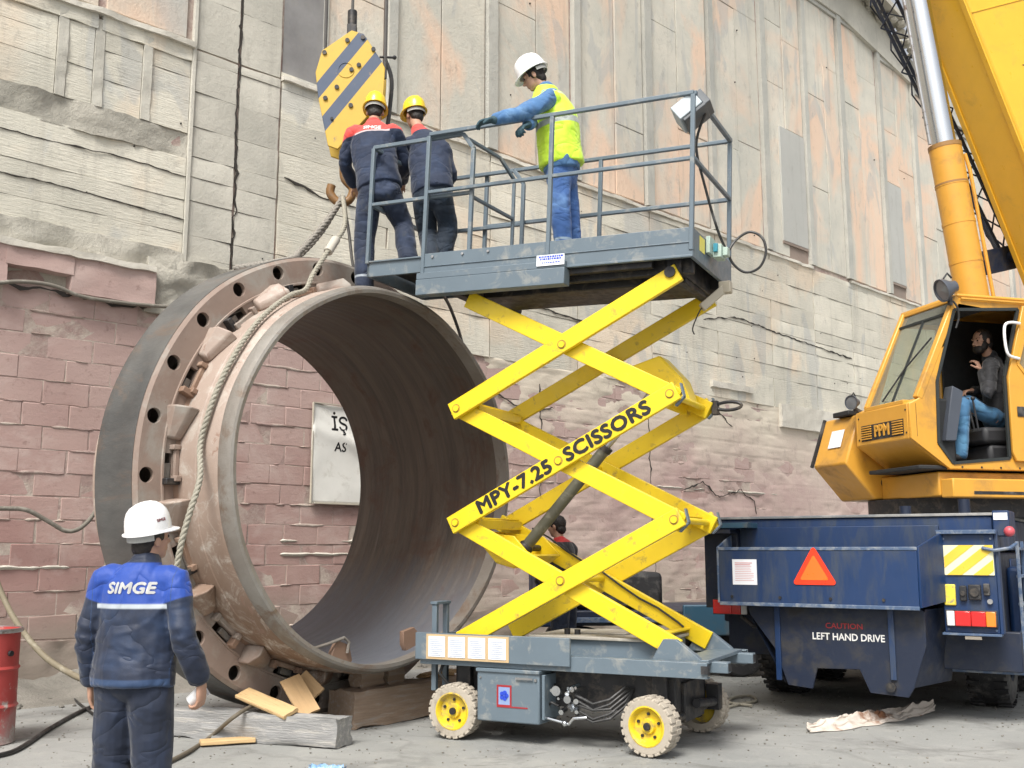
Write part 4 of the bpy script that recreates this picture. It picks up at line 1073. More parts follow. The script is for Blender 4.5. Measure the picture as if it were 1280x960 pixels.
pb('extension_deck', GP, [(-1.84, -1.23, YN + .07, YN + .10, 3.84, 3.985), (-1.84, -1.81, YN + .07, YF - .07, 3.84, 3.985), (-1.84, -1.23, YF - .1, YF - .07, 3.84, 3.985), (-1.84, -1.23, YN + .05, YN + .07, 3.97, 3.985)])
pb('bolt', MAT['steel'], [], [], 0, tubes=[([(x, YN - .012, 3.95), (x, YN, 3.95)], .012, 8) for x in (-1.1, -.8, -.55)])
stk = pb('sticker', MAT['white_paper'], [(-.06, .19, YN - .062, YN - .057, 3.76, 3.85)], bevel=0)
Mx = PT @ fr((.065, YN - .064, 3.818), (1, 0, 0), (0, 0, 1)); 
bq = MB()
for k, (zz, x0, x1) in enumerate(((3.835, -.04, .16), (3.815, -.03, .15), (3.785, -.01, .14))):
    x = x0
    while x < x1:
        l = random.uniform(.008, .022); bq.box(x, x + l, YN - .0645, YN - .0625, zz - (.007 if k < 2 else .004), zz + (.007 if k < 2 else .004)); x += l + .006
bq.v = [PT @ v for v in bq.v]; bq.build('print', MAT['blue_logo'], stk)
T = .036
up = (0, 0, 1)
zt, zm = 5.09, 4.55
y0, y1 = YN + .015, YF - .015
pb('guard_rail', GP, [], [((-1.20, y0, zt), (1.24, y0, zt), T, T, up), ((-1.20, y0, zm), (1.24, y0, zm), T * .9, T * .9, up), ((-1.20, y1, zt), (1.24, y1, zt), T, T, up), ((-1.20, y1, zm), (1.24, y1, zm), T, T, up),
    ((1.24, y0, zt), (1.24, y1, zt), T * 1.05, T * 1.05, up), ((1.24, y0, zm), (1.24, y1, zm), T * .9, T * .9, up)], .006)
for x in (-1.2, .01, 1.235):
    for y in (y0, y1): pb('rail_post', GP, [(x - T / 2, x + T / 2, y - .006 - T / 2, y - .006 + T / 2, 3.80, zt - T / 2)], [], .005)
# extension rails, sliding inside the main ones
e0, e1 = y0 + .05, y1 - .05
pb('extension_rail', GP, [], [((-1.83, e0, zt - .02), (-.88, e0, zt - .02), T, T, up), ((-1.83, e0, zm - .03), (-.76, e0, zm - .03), T * .9, T * .9, up), ((-1.83, e1, zt - .02), (-.88, e1, zt - .02), T, T, up), ((-1.83, e1, zm - .03), (-.76, e1, zm - .03), T, T, up),
    ((-1.83, e0, zt - .02), (-1.83, e1, zt - .02), T, T, up), ((-1.83, e0, zm - .03), (-1.83, e1, zm - .03), T, T, up),
    ((-.88, e0, zt - .02), (-.77, e0, zt - .17), T, T, (1, 0, 0)), ((-.88, e1, zt - .02), (-.77, e1, zt - .17), T, T, (1, 0, 0))], .005)
for x, y, h in ((-1.83, e0, zt - .03), (-1.83, e1, zt - .03), (-.77, e0, zt - .17), (-.77, e1, zt - .17)): pb('rail_post', GP, [(x - T / 2, x + T / 2, y - T / 2 - .004, y + T / 2 - .004, 3.96, h)], [], .005)
# swing gate across the deck behind the two workers
pb('gate', GP, [], [((-.86, e0 + .05, zt - .05), (-.80, .02, zt - .06), T * .8, T * .8, up), ((-.80, .02, zt - .06), (-.74, .20, zt - .22), T * .8, T * .8, up), ((-.74, .20, zt - .22), (-.74, .20, 3.96), T * .8, T * .8, (1, 0, 0)), ((-.80, e0 + .05, zm - .05), (-.74, .20, zm - .06), T * .8, T * .8, up)], .004)
# control box on the near right corner with its cable
Mc = PT @ Matrix.Translation((1.17, -.47, zt - .10)) @ Matrix.Rotation(radians(-38), 4, 'Y') @ Matrix.Rotation(radians(8), 4, 'Z')
b = MB(); b.box(-.12, .10, -.13, .13, -.07, .07, Mc); cb = b.build('control_box', M('pale_grey_box', (.42, .47, .5), .4), lift, bevel=.008)
b = MB(); b.box(-.10, .11, -.12, .12, -.10, -.071, Mc); b.box(.101, .16, -.11, .11, -.09, .05, Mc); b.build('back_plate', M('dark_grey_underside', (.10, .11, .12), .5), cb, bevel=.006)
b = MB()
for i in range(3): b.cyl(Mc @ Vector((-.06 + i * .06, 0, .07)), Mc @ Vector((-.06 + i * .06, 0, .10)), .014, 10)
b.build('button', MAT['black'], cb)
pts = [Mc @ Vector((.08, 0, -.1)), Vector((1.24, -.42, 4.72)), Vector((1.27, -.30, 4.4)), Vector((1.32, -.15, 4.08)), Vector((1.36, -.02, 3.92)), Vector((1.40, .03, 3.82)), Vector((1.49, .05, 3.75)), Vector((1.60, .06, 3.78)), Vector((1.655, .07, 3.90)), Vector((1.63, .07, 4.03)), Vector((1.53, .06, 4.09)), Vector((1.42, .04, 4.03)), Vector((1.37, .0, 3.94))]
def smooth_pts(P, k=6):
    out = []; n = len(P)
    for i in range(n - 1):
        a, b_, c, d_ = P[max(i - 1, 0)], P[i], P[i + 1], P[min(i + 2, n - 1)]
        for j in range(k):
            t = j / k; out.append(.5 * ((2 * b_) + (c - a) * t + (2 * a - 5 * b_ + 4 * c - d_) * t * t + (3 * b_ - a - 3 * c + d_) * t ** 3))
    out.append(P[-1]); return out
MB().tube(smooth_pts(pts), .011, 8).build('control_cable', MAT['cable_black'], lift)
pb('switch_box', M('pale_green_switch', (.38, .48, .42), .45), [(1.255, 1.29, -.28, -.12, 3.86, 4.0), (1.29, 1.36, -.2, -.06, 3.84, 3.95), (1.36, 1.40, -.16, -.08, 3.86, 3.93)], bevel=.005)
pb('socket', M('socket_teal', (.03, .22, .3), .4), [(1.30, 1.335, -.225, -.201, 3.88, 3.95)], bevel=.004)
pb('warning_sticker', M('yellow_sticker', (.75, .65, .1), .4, bmp=0), [(1.2525, 1.2545, -.44, -.30, 3.84, 3.96)], bevel=0)
# small arm with a limit switch under the right end
m_ = at(897, 368, 8.45); m0 = at(877, 385, 8.45)
b = MB(); b.bar(LI @ m0, LI @ (m_ + (m_ - m0) * .55), .06, .07, up); b.box(-.05, .05, -.04, .04, -.05, .05, Matrix.Translation(LI @ (m_ + (m_ - m0) * .5))); b.build('limit_switch', M('beige_switch', (.42, .38, .30), .5), lift, bevel=.008)
b = MB(); b.tube(smooth_pts([LI @ m0, LI @ at(873, 392, 8.4), LI @ at(866, 410, 8.4), LI @ at(868, 418, 8.4)]), .006, 6); b.build('cable', MAT['cable_black'], lift)

# ------------------------------------------------------------------ people
SKIN = M('skin', (.42, .24, .165), .5, var=.12, scale=9, bmp=.1, bscale=80, bdist=.002)
def loft(b, pts, rad, side, n=18, flat=1.0):
    """closed tube with elliptical rings: rad = [(across, deep)], side = direction of 'across'; domed ends"""
    pts = [Vector(p) for p in pts]; rad = [(r, r) if not isinstance(r, tuple) else r for r in rad]; side = Vector(side)
    P = []; R = []
    d0 = (pts[1] - pts[0]).normalized(); d1 = (pts[-1] - pts[-2]).normalized()
    r0 = min(rad[0]); r1 = min(rad[-1])
    for t in (1.0, .7, .35): P.append(pts[0] - d0 * r0 * .75 * t * flat); k = sqrt(max(0.002, 1 - t * t)); R.append((rad[0][0] * k, rad[0][1] * k))
    P += pts; R += rad
    for t in (.35, .7, 1.0): P.append(pts[-1] + d1 * r1 * .75 * t); k = sqrt(max(0.002, 1 - t * t)); R.append((rad[-1][0] * k, rad[-1][1] * k))
    vs = []; fs = []; N_ = len(P)
    for i, p in enumerate(P):
        d = (P[min(i + 1, N_ - 1)] - P[max(i - 1, 0)]).normalized()
        u = side - d * side.dot(d)
        u = u.normalized() if u.length > 1e-3 else d.orthogonal().normalized()
        v = d.cross(u)
        vs += [p + u * R[i][0] * cos(2 * pi * k / n) + v * R[i][1] * sin(2 * pi * k / n) for k in range(n)]
    for i in range(N_ - 1):
        for k in range(n): fs.append((i * n + k, i * n + (k + 1) % n, (i + 1) * n + (k + 1) % n, (i + 1) * n + k))
    fs += [tuple(range(n - 1, -1, -1)), tuple((N_ - 1) * n + k for k in range(n))]
    b.add(vs, fs)
def curvy(P, k=4): return smooth_pts([Vector(p) for p in P], k)
def ell(b, c, r, ax, n=18):
    """ellipsoid: r = 3 radii along the 3 axes ax"""
    q = MB(); q.sphere((0, 0, 0), 1, n); m = Matrix(ax).transposed()
    b.add([Vector(c) + m @ Vector((v.x * r[0], v.y * r[1], v.z * r[2])) for v in q.v], q.f)
def fuse(b, name, m, root, voxel, smooth=3, wrinkle=0.0, wscale=7.0, folds=(), attr=None):
    """voxel-fused single surface; folds = [(point, radius, direction, amp)] cloth folds gathered round a joint"""
    me = b.mesh(name, root); o = link(name, me, root)
    r = o.modifiers.new('r', 'REMESH'); r.mode = 'VOXEL'; r.voxel_size = voxel; r.adaptivity = 0
    s = o.modifiers.new('s', 'SMOOTH'); s.factor = .5; s.iterations = smooth
    me2 = baked(o); o.modifiers.clear(); o.data = me2; me2.name = name
    inv = MW[root.name].inverted(); sd = random.random() * 50
    if wrinkle:
        co = [v.co.copy() for v in me2.vertices]; nr = [v.normal.copy() for v in me2.vertices]
        F = [(inv @ Vector(c), rr, (inv.to_3x3() @ Vector(d)).normalized(), am) for c, rr, d, am in folds if am > .0005]
        for i, v in enumerate(me2.vertices):
            p = co[i]; a = nz(Vector((p.x, p.y, p.z * .55)) + Vector((sd, 0, 0)), wscale, 3) * wrinkle
            rdg = 1 - abs(noise.noise(Vector((p.x * 1.0, p.y * 1.0, p.z * .8)) * wscale * .8 + Vector((0, sd, 0)))) * 2
            a += max(0, rdg) ** 2 * wrinkle * .8
            for c, rr, d, am in F:
                w_ = math.exp(-((p - c).length / rr) ** 2)
                if w_ > .03:
                    t = (p - c).dot(d); ph = t * 80 + noise.noise(p * 6 + Vector((sd, 3, 3))) * 7.0 + p.x * 22
                    a += w_ * am * .62 * (sin(ph) + .4 * sin(ph * .5 + 2)) * (.35 + .65 * abs(noise.noise(p * 6 + Vector((1, sd, 0)))) * 2)
            v.co = co[i] + nr[i] * a
    if attr:
        for nm, fn in attr.items():
            at_ = me2.attributes.new(nm, 'FLOAT', 'POINT')
            for i, v in enumerate(me2.vertices): at_.data[i].value = fn(MW[root.name] @ v.co)
    me2.materials.clear(); me2.materials.append(m); me2.polygons.foreach_set('use_smooth', [True] * len(me2.polygons)); me2.update()
    return o
def cloth(name, col, bands=(), col2=None, rough=.8, var=.18, dirt=None, fade=None):
    """woven cloth; bands = [(attr, lo, hi, colour)] colour blocks sewn by attribute value"""
    m, nt, b, vec = base_mat(name)
    n = ntex(nt, vec, 7, 6, .65); c = mix(nt, n, tuple(x * (1 - var) for x in col), tuple(min(1, x * (1 + var)) for x in col))
    if fade:
        c = mix(nt, ramp(nt, ntex(nt, vec, 5, 6, .6), .5, .7), c, fade)
    for an, lo, hi, cc in bands:
        a = N(nt, 'ShaderNodeAttribute'); a.attribute_name = an
        f = math_n(nt, 'MULTIPLY', ramp(nt, a.outputs['Fac'], lo - .004, lo + .004), ramp(nt, a.outputs['Fac'], hi - .004, hi + .004, 1, 0))
        c = mix(nt, f, c, mix(nt, n, tuple(x * .85 for x in cc), tuple(min(1, x * 1.12) for x in cc)))
    if dirt: c = mix(nt, ramp(nt, ntex(nt, vec, 4, 9, .7), .56, .72), c, dirt)
    nt.links.new(c, b.inputs['Base Color']); b.inputs['Roughness'].default_value = rough
    b.inputs['Sheen Weight'].default_value = .15; b.inputs['Sheen Roughness'].default_value = .5
    # soft creases: ridged, warped noise, mostly running across the limb
    cr = ntex(nt, vec, 3.6, 2, .5, (1, 1, 1.7), .5); cr = math_n(nt, 'ABSOLUTE', math_n(nt, 'SUBTRACT', cr, .5)); cr = math_n(nt, 'MULTIPLY', math_n(nt, 'POWER', cr, .6), 1.6)
    n1 = N(nt, 'ShaderNodeBump'); n1.inputs['Strength'].default_value = .5; n1.inputs['Distance'].default_value = .03; nt.links.new(cr, n1.inputs['Height'])
    n2 = bump(nt, b, math_n(nt, 'ADD', ntex(nt, vec, 26, 6, .6), math_n(nt, 'MULTIPLY', ntex(nt, vec, 220, 2), .25)), .35, .006)
    nt.links.new(n1.outputs[0], n2.inputs['Normal']); return m
def hand(b, wr, dr, pn, sc=1.0, curl=.5, thumb=1, spread=.12, rr=1.0):
    """wr wrist, dr direction to the knuckles, pn palm normal (side towards which the fingers close); thumb = +1/-1 side"""
    d = Vector(dr).normalized(); p = Vector(pn); p = (p - d * p.dot(d)).normalized(); s = d.cross(p) * thumb
    kn = Vector(wr) + d * .085 * sc
    loft(b, [Vector(wr) - d * .03, Vector(wr) + d * .015 * sc, Vector(wr) + d * .055 * sc, kn], [(.027 * sc, .021 * sc), (.032 * sc, .019 * sc), (.041 * sc, .018 * sc), (.041 * sc, .015 * sc)], s, 14)
    for i, (off, L, r) in enumerate(((.031, .078, .0092), (.0105, .088, .0096), (-.0105, .082, .0092), (-.031, .066, .0082))):
        base = kn + s * off * sc - d * .006; a = curl * (.75 + .12 * i); dd = (d + s * spread * (off / .03)).normalized(); q = [base]; ang = a * .5
        for k, fr_ in enumerate((.46, .30, .24)):
            v = dd * cos(ang) + p * sin(ang); q.append(q[-1] + v * L * fr_ * sc); ang += a
        r *= sc * rr; loft(b, q, [r * 1.08, r * 1.02, r * .96, r * .86], s, 10)
    tb = Vector(wr) + d * .028 * sc + s * .026 * sc
    v1 = (d * .62 + s * .68 + p * .35).normalized(); v2 = (d * .85 + s * .28 + p * (.35 + curl * .35)).normalized()
    loft(b, [tb - v1 * .015, tb + v1 * .038 * sc, tb + v1 * .038 * sc + v2 * .03 * sc, tb + v1 * .038 * sc + v2 * .055 * sc], [.0145 * sc * rr, .012 * sc * rr, .0108 * sc * rr, .0095 * sc * rr], p, 10)
def head(b, c, f, u, s=1.0, beard=False):
    """skull, jaw, nose, ears, brow and lips, all part of the body surface; c centre, f face direction, u up"""
    f = Vector(f).normalized(); u = Vector(u); u = (u - f * u.dot(f)).normalized(); r = f.cross(u)
    A = (r, f, u); c = Vector(c)
    P = lambda x, y, z: c + (r * x + f * y + u * z) * s
    ell(b, P(0, -.012, .028), (.076 * s, .094 * s, .092 * s), A); ell(b, P(0, .028, -.035), (.060 * s, .062 * s, .078 * s), A)
    ell(b, P(0, .055, -.088), (.030 * s, .026 * s, .024 * s), A, 12); ell(b, P(0, .078, -.058), (.026 * s, .016 * s, .008 * s), A, 12); ell(b, P(0, .076, -.068), (.022 * s, .015 * s, .008 * s), A, 12)
    loft(b, [P(0, .080, .020), P(0, .096, -.010), P(0, .108, -.026)], [.0085 * s, .0105 * s, .0135 * s], r, 10); ell(b, P(0, .092, -.032), (.018 * s, .011 * s, .008 * s), A, 10)
    for x in (-1, 1):
        ell(b, P(x * .033, .074, .028), (.022 * s, .014 * s, .008 * s), A, 10); ell(b, P(x * .040, .056, -.018), (.022 * s, .024 * s, .020 * s), A, 10)
        ell(b, P(x * .078, -.006, -.008), (.010 * s, .020 * s, .032 * s), A, 12); ell(b, P(x * .031, .070, .008), (.013 * s, .012 * s, .010 * s), A, 10)
    return P, A
def hard_hat(c, f, u, m, root, s=1.0, tilt=0.0, band=None):
    f = Vector(f).normalized(); u = Vector(u); u = (u - f * u.dot(f)).normalized(); r = f.cross(u)
    mt = Matrix((r, f, u)).transposed().to_4x4(); mt.translation = Vector(c); mt = mt @ Matrix.Rotation(tilt, 4, 'X')
    b = MB(); n = 48; rings = []
    H = [(1.0, 0.0), (1.0, .018), (.985, .045), (.94, .078), (.85, .108), (.70, .132), (.48, .149), (.24, .158), (.02, .160)]
    vs = []; fs = []
    def R(t, k):
        x = .112 * cos(t); y = .134 * sin(t); return x * k, y * k
    prof = [('brim', 1.0)] + [('in', .97)]
    for k, h in H:
        for i in range(n):
            t = 2 * pi * i / n; x, y = R(t, k)
            rg = .006 * math.exp(-(x / .016) ** 2) if h > .04 else 0
            rg += .003 * math.exp(-((abs(x) - .045) / .010) ** 2) if h > .05 else 0
            vs.append(Vector((x, y, h + rg)))
    L = len(H)
    for j in range(L - 1):
        for i in range(n): fs.append((j * n + i, j * n + (i + 1) % n, (j + 1) * n + (i + 1) % n, (j + 1) * n + i))
    fs.append(tuple((L - 1) * n + i for i in range(n)))
    # brim, longer and lower at the front
    o0 = len(vs)
    for kk, dz in ((0, 0), (1, -.004), (1, -.010), (0, -.008)):
        for i in range(n):
            t = 2 * pi * i / n; x, y = R(t, 1.0); fr_ = max(0, sin(t)); e = .014 + .034 * fr_ ** 1.6
            x2, y2 = x + cos(t) * e * kk, y + sin(t) * e * kk
            vs.append(Vector((x2, y2, dz - (fr_ ** 1.5) * .014 * kk)))
    for j in range(3):
        for i in range(n): fs.append((o0 + j * n + i, o0 + (j + 1) * n + i, o0 + (j + 1) * n + (i + 1) % n, o0 + j * n + (i + 1) % n))
    # inside shell
    i0 = len(vs)
    for k, h in ((.985, -.008), (.96, .04), (.80, .10), (.4, .14), (.02, .15)):
        for i in range(n): x, y = R(2 * pi * i / n, k * .97); vs.append(Vector((x, y, h)))
    for j in range(4):
        for i in range(n): fs.append((i0 + j * n + i, i0 + (j + 1) * n + i, i0 + (j + 1) * n + (i + 1) % n, i0 + j * n + (i + 1) % n))
    for i in range(n): fs.append((o0 + 3 * n + i, i0 + i, i0 + (i + 1) % n, o0 + 3 * n + (i + 1) % n))
    b.add(vs, fs); b.v = [mt @ (v * s) for v in b.v]
    o = b.build('hard_hat', m, root, world=True, angle=50)
    bb = MB(); e = []
    for i in range(28):
        t = pi * 1.08 + (pi * .84) * i / 27; x, y = R(t, .92); e.append(mt @ (Vector((x, y, -.030)) * s))
    for i in range(len(e) - 1): bb.bar(e[i], e[i + 1], .004, .030, u)
    bb.build('head_band', band or MAT['strap'], o) if False else None
    q = bb.mesh('head_band', root); q.materials.append(band or MAT['strap']); link('head_band', q, o)
    return o, mt
def person(label, J, f, up=(0, 0, 1), jacket=None, trousers=None, hat=None, loc=None, voxel=.009, group=None, shirt_skin=None, hands=None, hat_tilt=0.0, hat_s=1.0,
           head_s=1.0, hair=True, collar=True, boots=True, build=1.0, legw=1.0, vest=None, hem=.0, hat_off=0.0, cuff=None, jw=1.0, beard=False, fk=1.0):
    """J: joints in world space: pe(lvis) ch(est) ne(ck) he(ad) and, for L and R, sh el wr hi kn an; f face direction"""
    J = {k: Vector(v) for k, v in J.items()}
    loc = Vector(loc) if loc is not None else Vector(((J['anL'].x + J['anR'].x) / 2, (J['anL'].y + J['anR'].y) / 2, min(J['anL'].z, J['anR'].z) - .08))
    root = thing('person', label, 'person', loc, 0, group)
    sd = (J['shR'] - J['shL']).normalized(); hs = (J['hiR'] - J['hiL']).normalized(); B = build
    # --- body surface
    b = MB(); P, A = head(b, J['he'], f, up, head_s)
    ax = (J['ne'] - J['ch']).normalized()
    loft(b, [J['ne'] - ax * .05, J['ne'] + (J['he'] - J['ne']) * .35, J['he'] - Vector((0, 0, .02))], [.060, .054, .055], sd)
    wst = J['pe'].lerp(J['ch'], .45)
    loft(b, curvy([J['pe'], wst, J['ch'], J['ne'] - ax * .06]), [(.130 + (.11 - .130) * t, .088) for t in [i / 12 for i in range(13)]], sd)
    for s in 'LR':
        o = 1 if s == 'R' else -1
        loft(b, [J['sh' + s] - sd * o * .05, J['sh' + s], J['el' + s]], [.055, .052, .040], (0, 0, 1)); loft(b, [J['el' + s], J['el' + s].lerp(J['wr' + s], .4), J['wr' + s]], [.040, .039, .027], (0, 0, 1))
        loft(b, [J['hi' + s], J['hi' + s].lerp(J['kn' + s], .5), J['kn' + s]], [.082, .070, .052], hs); loft(b, [J['kn' + s], J['kn' + s].lerp(J['an' + s], .35), J['an' + s]], [.052, .054, .036], hs)
        hd = (hands or {}).get(s)
        if hd and not hd.get('glove'): hand(b, J['wr' + s], hd['d'], hd['p'], hd.get('sc', 1.0), hd.get('curl', .5), hd.get('t', 1))
    body = fuse(b, 'body', SKIN, root, min(voxel, .0065 if hands else voxel), 2)
    for s in 'LR':
        hd = (hands or {}).get(s)
        if hd and hd.get('glove'):
            b = MB(); hand(b, J['wr' + s], hd['d'], hd['p'], 1.08, hd.get('curl', .5), hd.get('t', 1), rr=1.2)
            dd = (J['wr' + s] - J['el' + s]).normalized(); loft(b, [J['wr' + s] - dd * .06, J['wr' + s]], [.042, .036], (0, 0, 1)); fuse(b, 'glove', MAT['glove'], root, .0065, 2, .0015, 30)
    # --- trousers
    if trousers:
        b = MB(); lw = legw
        loft(b, [J['pe'] + (J['pe'] - J['ch']).normalized() * -.06, J['pe'], J['hiL'].lerp(J['hiR'], .5) - Vector((0, 0, .03))], [(.165 * B, .125 * B), (.178 * B, .135 * B), (.165 * B, .125 * B)], hs)
        for s in 'LR':
            h, k, a = J['hi' + s], J['kn' + s], J['an' + s]; out = hs * (1 if s == 'R' else -1)
            loft(b, curvy([h + (J['pe'] - h) * .25 + out * .01, h.lerp(k, .35), k, k.lerp(a, .5), a + (k - a).normalized() * .0 + Vector((0, 0, -.015))], 4),
                 [(.112 - (.112 - .086) * min(1, t * 2)) * lw if t < .5 else (.086 - .006 * (t - .5) * 2) * lw for t in [i / 16 for i in range(17)]], hs)
        fl = [(J['kn' + s], .13, (J['hi' + s] - J['an' + s]), .0042) for s in 'LR'] + [(J['an' + s] + Vector((0, 0, .08)), .10, (0, 0, 1), .005) for s in 'LR'] + [(J['hi' + s], .13, (J['hi' + s] - J['pe']) + Vector((0, 0, .1)), .003) for s in 'LR']
        fl = [(c, r_, d_, a_ * fk) for c, r_, d_, a_ in fl]
        fuse(b, 'trousers', trousers[0], root, voxel, 2, .008, 6, fl, trousers[1] if len(trousers) > 1 else None)
    # --- jacket
    if jacket:
        m, at_ = jacket
        b = MB(); dn = (J['pe'] - wst).normalized()
        pts = curvy([J['pe'] + dn * hem, wst, J['ch'], J['shL'].lerp(J['shR'], .5) + (J['ne'] - J['ch']) * .08, J['ne'] + ax * .0], 4)
        W_ = [(.196, .150), (.200, .152), (.200, .148), (.192, .138), (.194, .136), (.196, .136), (.200, .136), (.204, .136), (.208, .134), (.205, .128), (.20, .12), (.19, .11), (.175, .10), (.14, .092), (.11, .084), (.088, .078), (.075, .074)]
        loft(b, pts, [(x * B * jw, y * B) for x, y in W_[:len(pts)]], sd, 24, .12)
        for s in 'LR':
            o = 1 if s == 'R' else -1; sh, el, wr = J['sh' + s], J['el' + s], J['wr' + s]
            loft(b, curvy([sh - sd * o * .08, sh, sh.lerp(el, .5), el, el.lerp(wr, .5), wr - (wr - el).normalized() * .03], 3), [(.078, .078), (.080, .080), (.080, .08), (.078, .078), (.074, .074), (.072, .072), (.069, .069), (.068, .068), (.067, .067), (.064, .064), (.061, .061), (.058, .058), (.056, .056), (.053, .053), (.05, .05), (.047, .047)], (0, 0, 1), 16)
        if collar:
            cx = J['ne'] + ax * .02; loft(b, [cx - ax * .03, cx + ax * .0], [(.076, .080), (.070, .076)], sd)
        fl = [(J['el' + s], .11, J['sh' + s] - J['wr' + s], .0050) for s in 'LR'] + [(J['wr' + s], .10, J['el' + s] - J['wr' + s], .0040) for s in 'LR'] + [(J['sh' + s] - Vector((0, 0, .08)), .10, (0, 0, 1), .003) for s in 'LR'] + [(J['pe'] + dn * hem, .2, (0, 0, 1), .0035)]
        fl = [(c, r_, d_, a_ * fk) for c, r_, d_, a_ in fl]
        jk = fuse(b, 'jacket', m, root, voxel, 2, .010, 6, fl, at_)
        jk_o = jk
        if cuff:
            for s in 'LR':
                b = MB(); d = (J['wr' + s] - J['el' + s]).normalized(); loft(b, [J['wr' + s] - d * .085, J['wr' + s] - d * .02], [.052, .050], (0, 0, 1)); fuse(b, 'cuff', cuff, root, voxel, 2, .002, 12)
    else: jk_o = None
    if vest:
        m, at_ = vest; b = MB(); dn = (J['pe'] - wst).normalized()
        pts = curvy([J['pe'] - dn * .05, wst, J['ch'], J['shL'].lerp(J['shR'], .5) + (J['ne'] - J['ch']) * .06, J['ne'] - ax * .01], 4)
        W_ = [(.198, .160), (.20, .160), (.202, .158), (.204, .156), (.206, .154), (.208, .154), (.212, .154), (.214, .154), (.216, .15), (.210, .142), (.20, .134), (.188, .124), (.165, .114), (.13, .10), (.105, .09), (.092, .084), (.084, .08)]
        loft(b, pts, [(x * B, y * B * 1.2) for x, y in W_[:len(pts)]], sd, 24, .12)
        for s in 'LR':
            o = 1 if s == 'R' else -1; loft(b, [J['sh' + s] - sd * o * .06, J['sh' + s] - sd * o * .0], [.094, .090], (0, 0, 1))
        fuse(b, 'vest', m, root, voxel, 3, .006, 6, [(wst, .22, (0, 0, 1), .0035)], at_)
    if boots:
        for s in 'LR':
            a = J['an' + s]; fd = J.get('to' + s); fd = (Vector(fd) - a).normalized() if fd is not None else Vector((Vector(f).x, Vector(f).y, 0)).normalized()
            fd.z = 0; fd.normalize(); b = MB(); h = a - Vector((0, 0, .045)); sdv = fd.cross(Vector((0, 0, 1)))
            loft(b, [a + Vector((0, 0, .06)), a, h], [(.048, .052), (.046, .054), (.042, .05)], sdv)
            loft(b, [h - fd * .045, h + fd * .06, h + fd * .15, h + fd * .18 - Vector((0, 0, .006))], [(.038, .036), (.046, .036), (.046, .030), (.036, .024)], sdv)
            fuse(b, 'boot', MAT['boot'], root, min(voxel, .008), 2)
    if hair:
        b = MB(); s_ = head_s
        ell(b, P(0, -.020, .032), (.083 * s_, .094 * s_, .092 * s_), A); ell(b, P(0, -.055, -.035), (.066 * s_, .050 * s_, .055 * s_), A)
        for x in (-1, 1): ell(b, P(x * .066, -.002, .010), (.015 * s_, .026 * s_, .036 * s_), A, 10)
        fuse(b, 'hair', MAT['hair'], root, .006, 2, .0035, 40)
        for x in (-1, 1):
            MB().sphere(P(x * .031, .0835, .008), .0085 * s_, 10).build('eye', MAT['eye'], root, world=True)
            q = MB(); q.tube([P(x * (.016 + .007 * k), .086 - .0012 * k * k, .026 + .003 * min(k, 2)) for k in range(5)], .0035 * s_, 6); q.build('eyebrow', MAT['hair'], root, world=True)
    if beard:
        q = MB(); ell(q, P(0, .052, -.078), (.058 * head_s, .052 * head_s, .048 * head_s), A); ell(q, P(0, .092, -.052), (.026 * head_s, .012 * head_s, .008 * head_s), A, 10)
        for x in (-1, 1): ell(q, P(x * .056, .022, -.045), (.018 * head_s, .040 * head_s, .045 * head_s), A, 10)
        fuse(q, 'beard', MAT['hair'], root, .006, 2, .003, 40)
    if hat is not None:
        hc = P(0, -.012, .052 + hat_off); return root, jk_o, P, A, hard_hat(hc, f, Vector(up), hat, root, hat_s, hat_tilt)
    return root, jk_o, P, A, None
MAT['eye'] = M('eye', (.03, .02, .015), .15, bmp=0)
def L3(a, b, t): return Vector(a).lerp(Vector(b), t)

# foreground man, seen from behind, looking up to his right
C0 = Vector((-1.865, 5.3, 0)); rot = Matrix.Rotation(radians(-10), 3, 'Z')
def fg(x, y, z): return C0 + rot @ Vector((x, y, z))
J = dict(pe=fg(0, 0, .93), ch=fg(.0, .02, 1.22), ne=fg(.005, .03, 1.425), he=fg(.018, .055, 1.555), shL=fg(-.185, .01, 1.345), shR=fg(.185, .01, 1.345),
         elL=fg(-.255, -.02, 1.08), wrL=fg(-.262, .05, .84), elR=fg(.275, -.04, 1.08), wrR=fg(.325, .06, .86), hiL=fg(-.088, 0, .88), hiR=fg(.088, 0, .88),
         knL=fg(-.10, .02, .48), knR=fg(.10, .02, .48), anL=fg(-.11, 0, .09), anR=fg(.12, -.02, .09))
NAVY = (.005, .012, .034)
bk = (C0 + Vector((0, 0, 0)))
inv3 = rot.inverted()
def att_yoke(p): q = inv3 @ (p - C0); return q.z + (.0 if abs(q.x) < .16 else -.02 * (abs(q.x) - .16) / .06)
def att_stripe(p): q = inv3 @ (p - C0); return q.z if abs(q.x) < .192 else -1
def att_band(p): q = inv3 @ (p - C0); return q.z if abs(q.x) < .21 else -1
mj = cloth('royal_and_navy_work_jacket', NAVY, [('yoke', 1.238, 1.44, (.007, .050, .30)), ('stripe', 1.218, 1.240, (.38, .42, .46)), ('band', .0, .885, (.018, .045, .11))], fade=(.010, .026, .068), rough=.62)
mt_ = cloth('navy_work_trousers', (.006, .012, .03), fade=(.010, .021, .052))
fdir = Vector((.62, .76, .16))
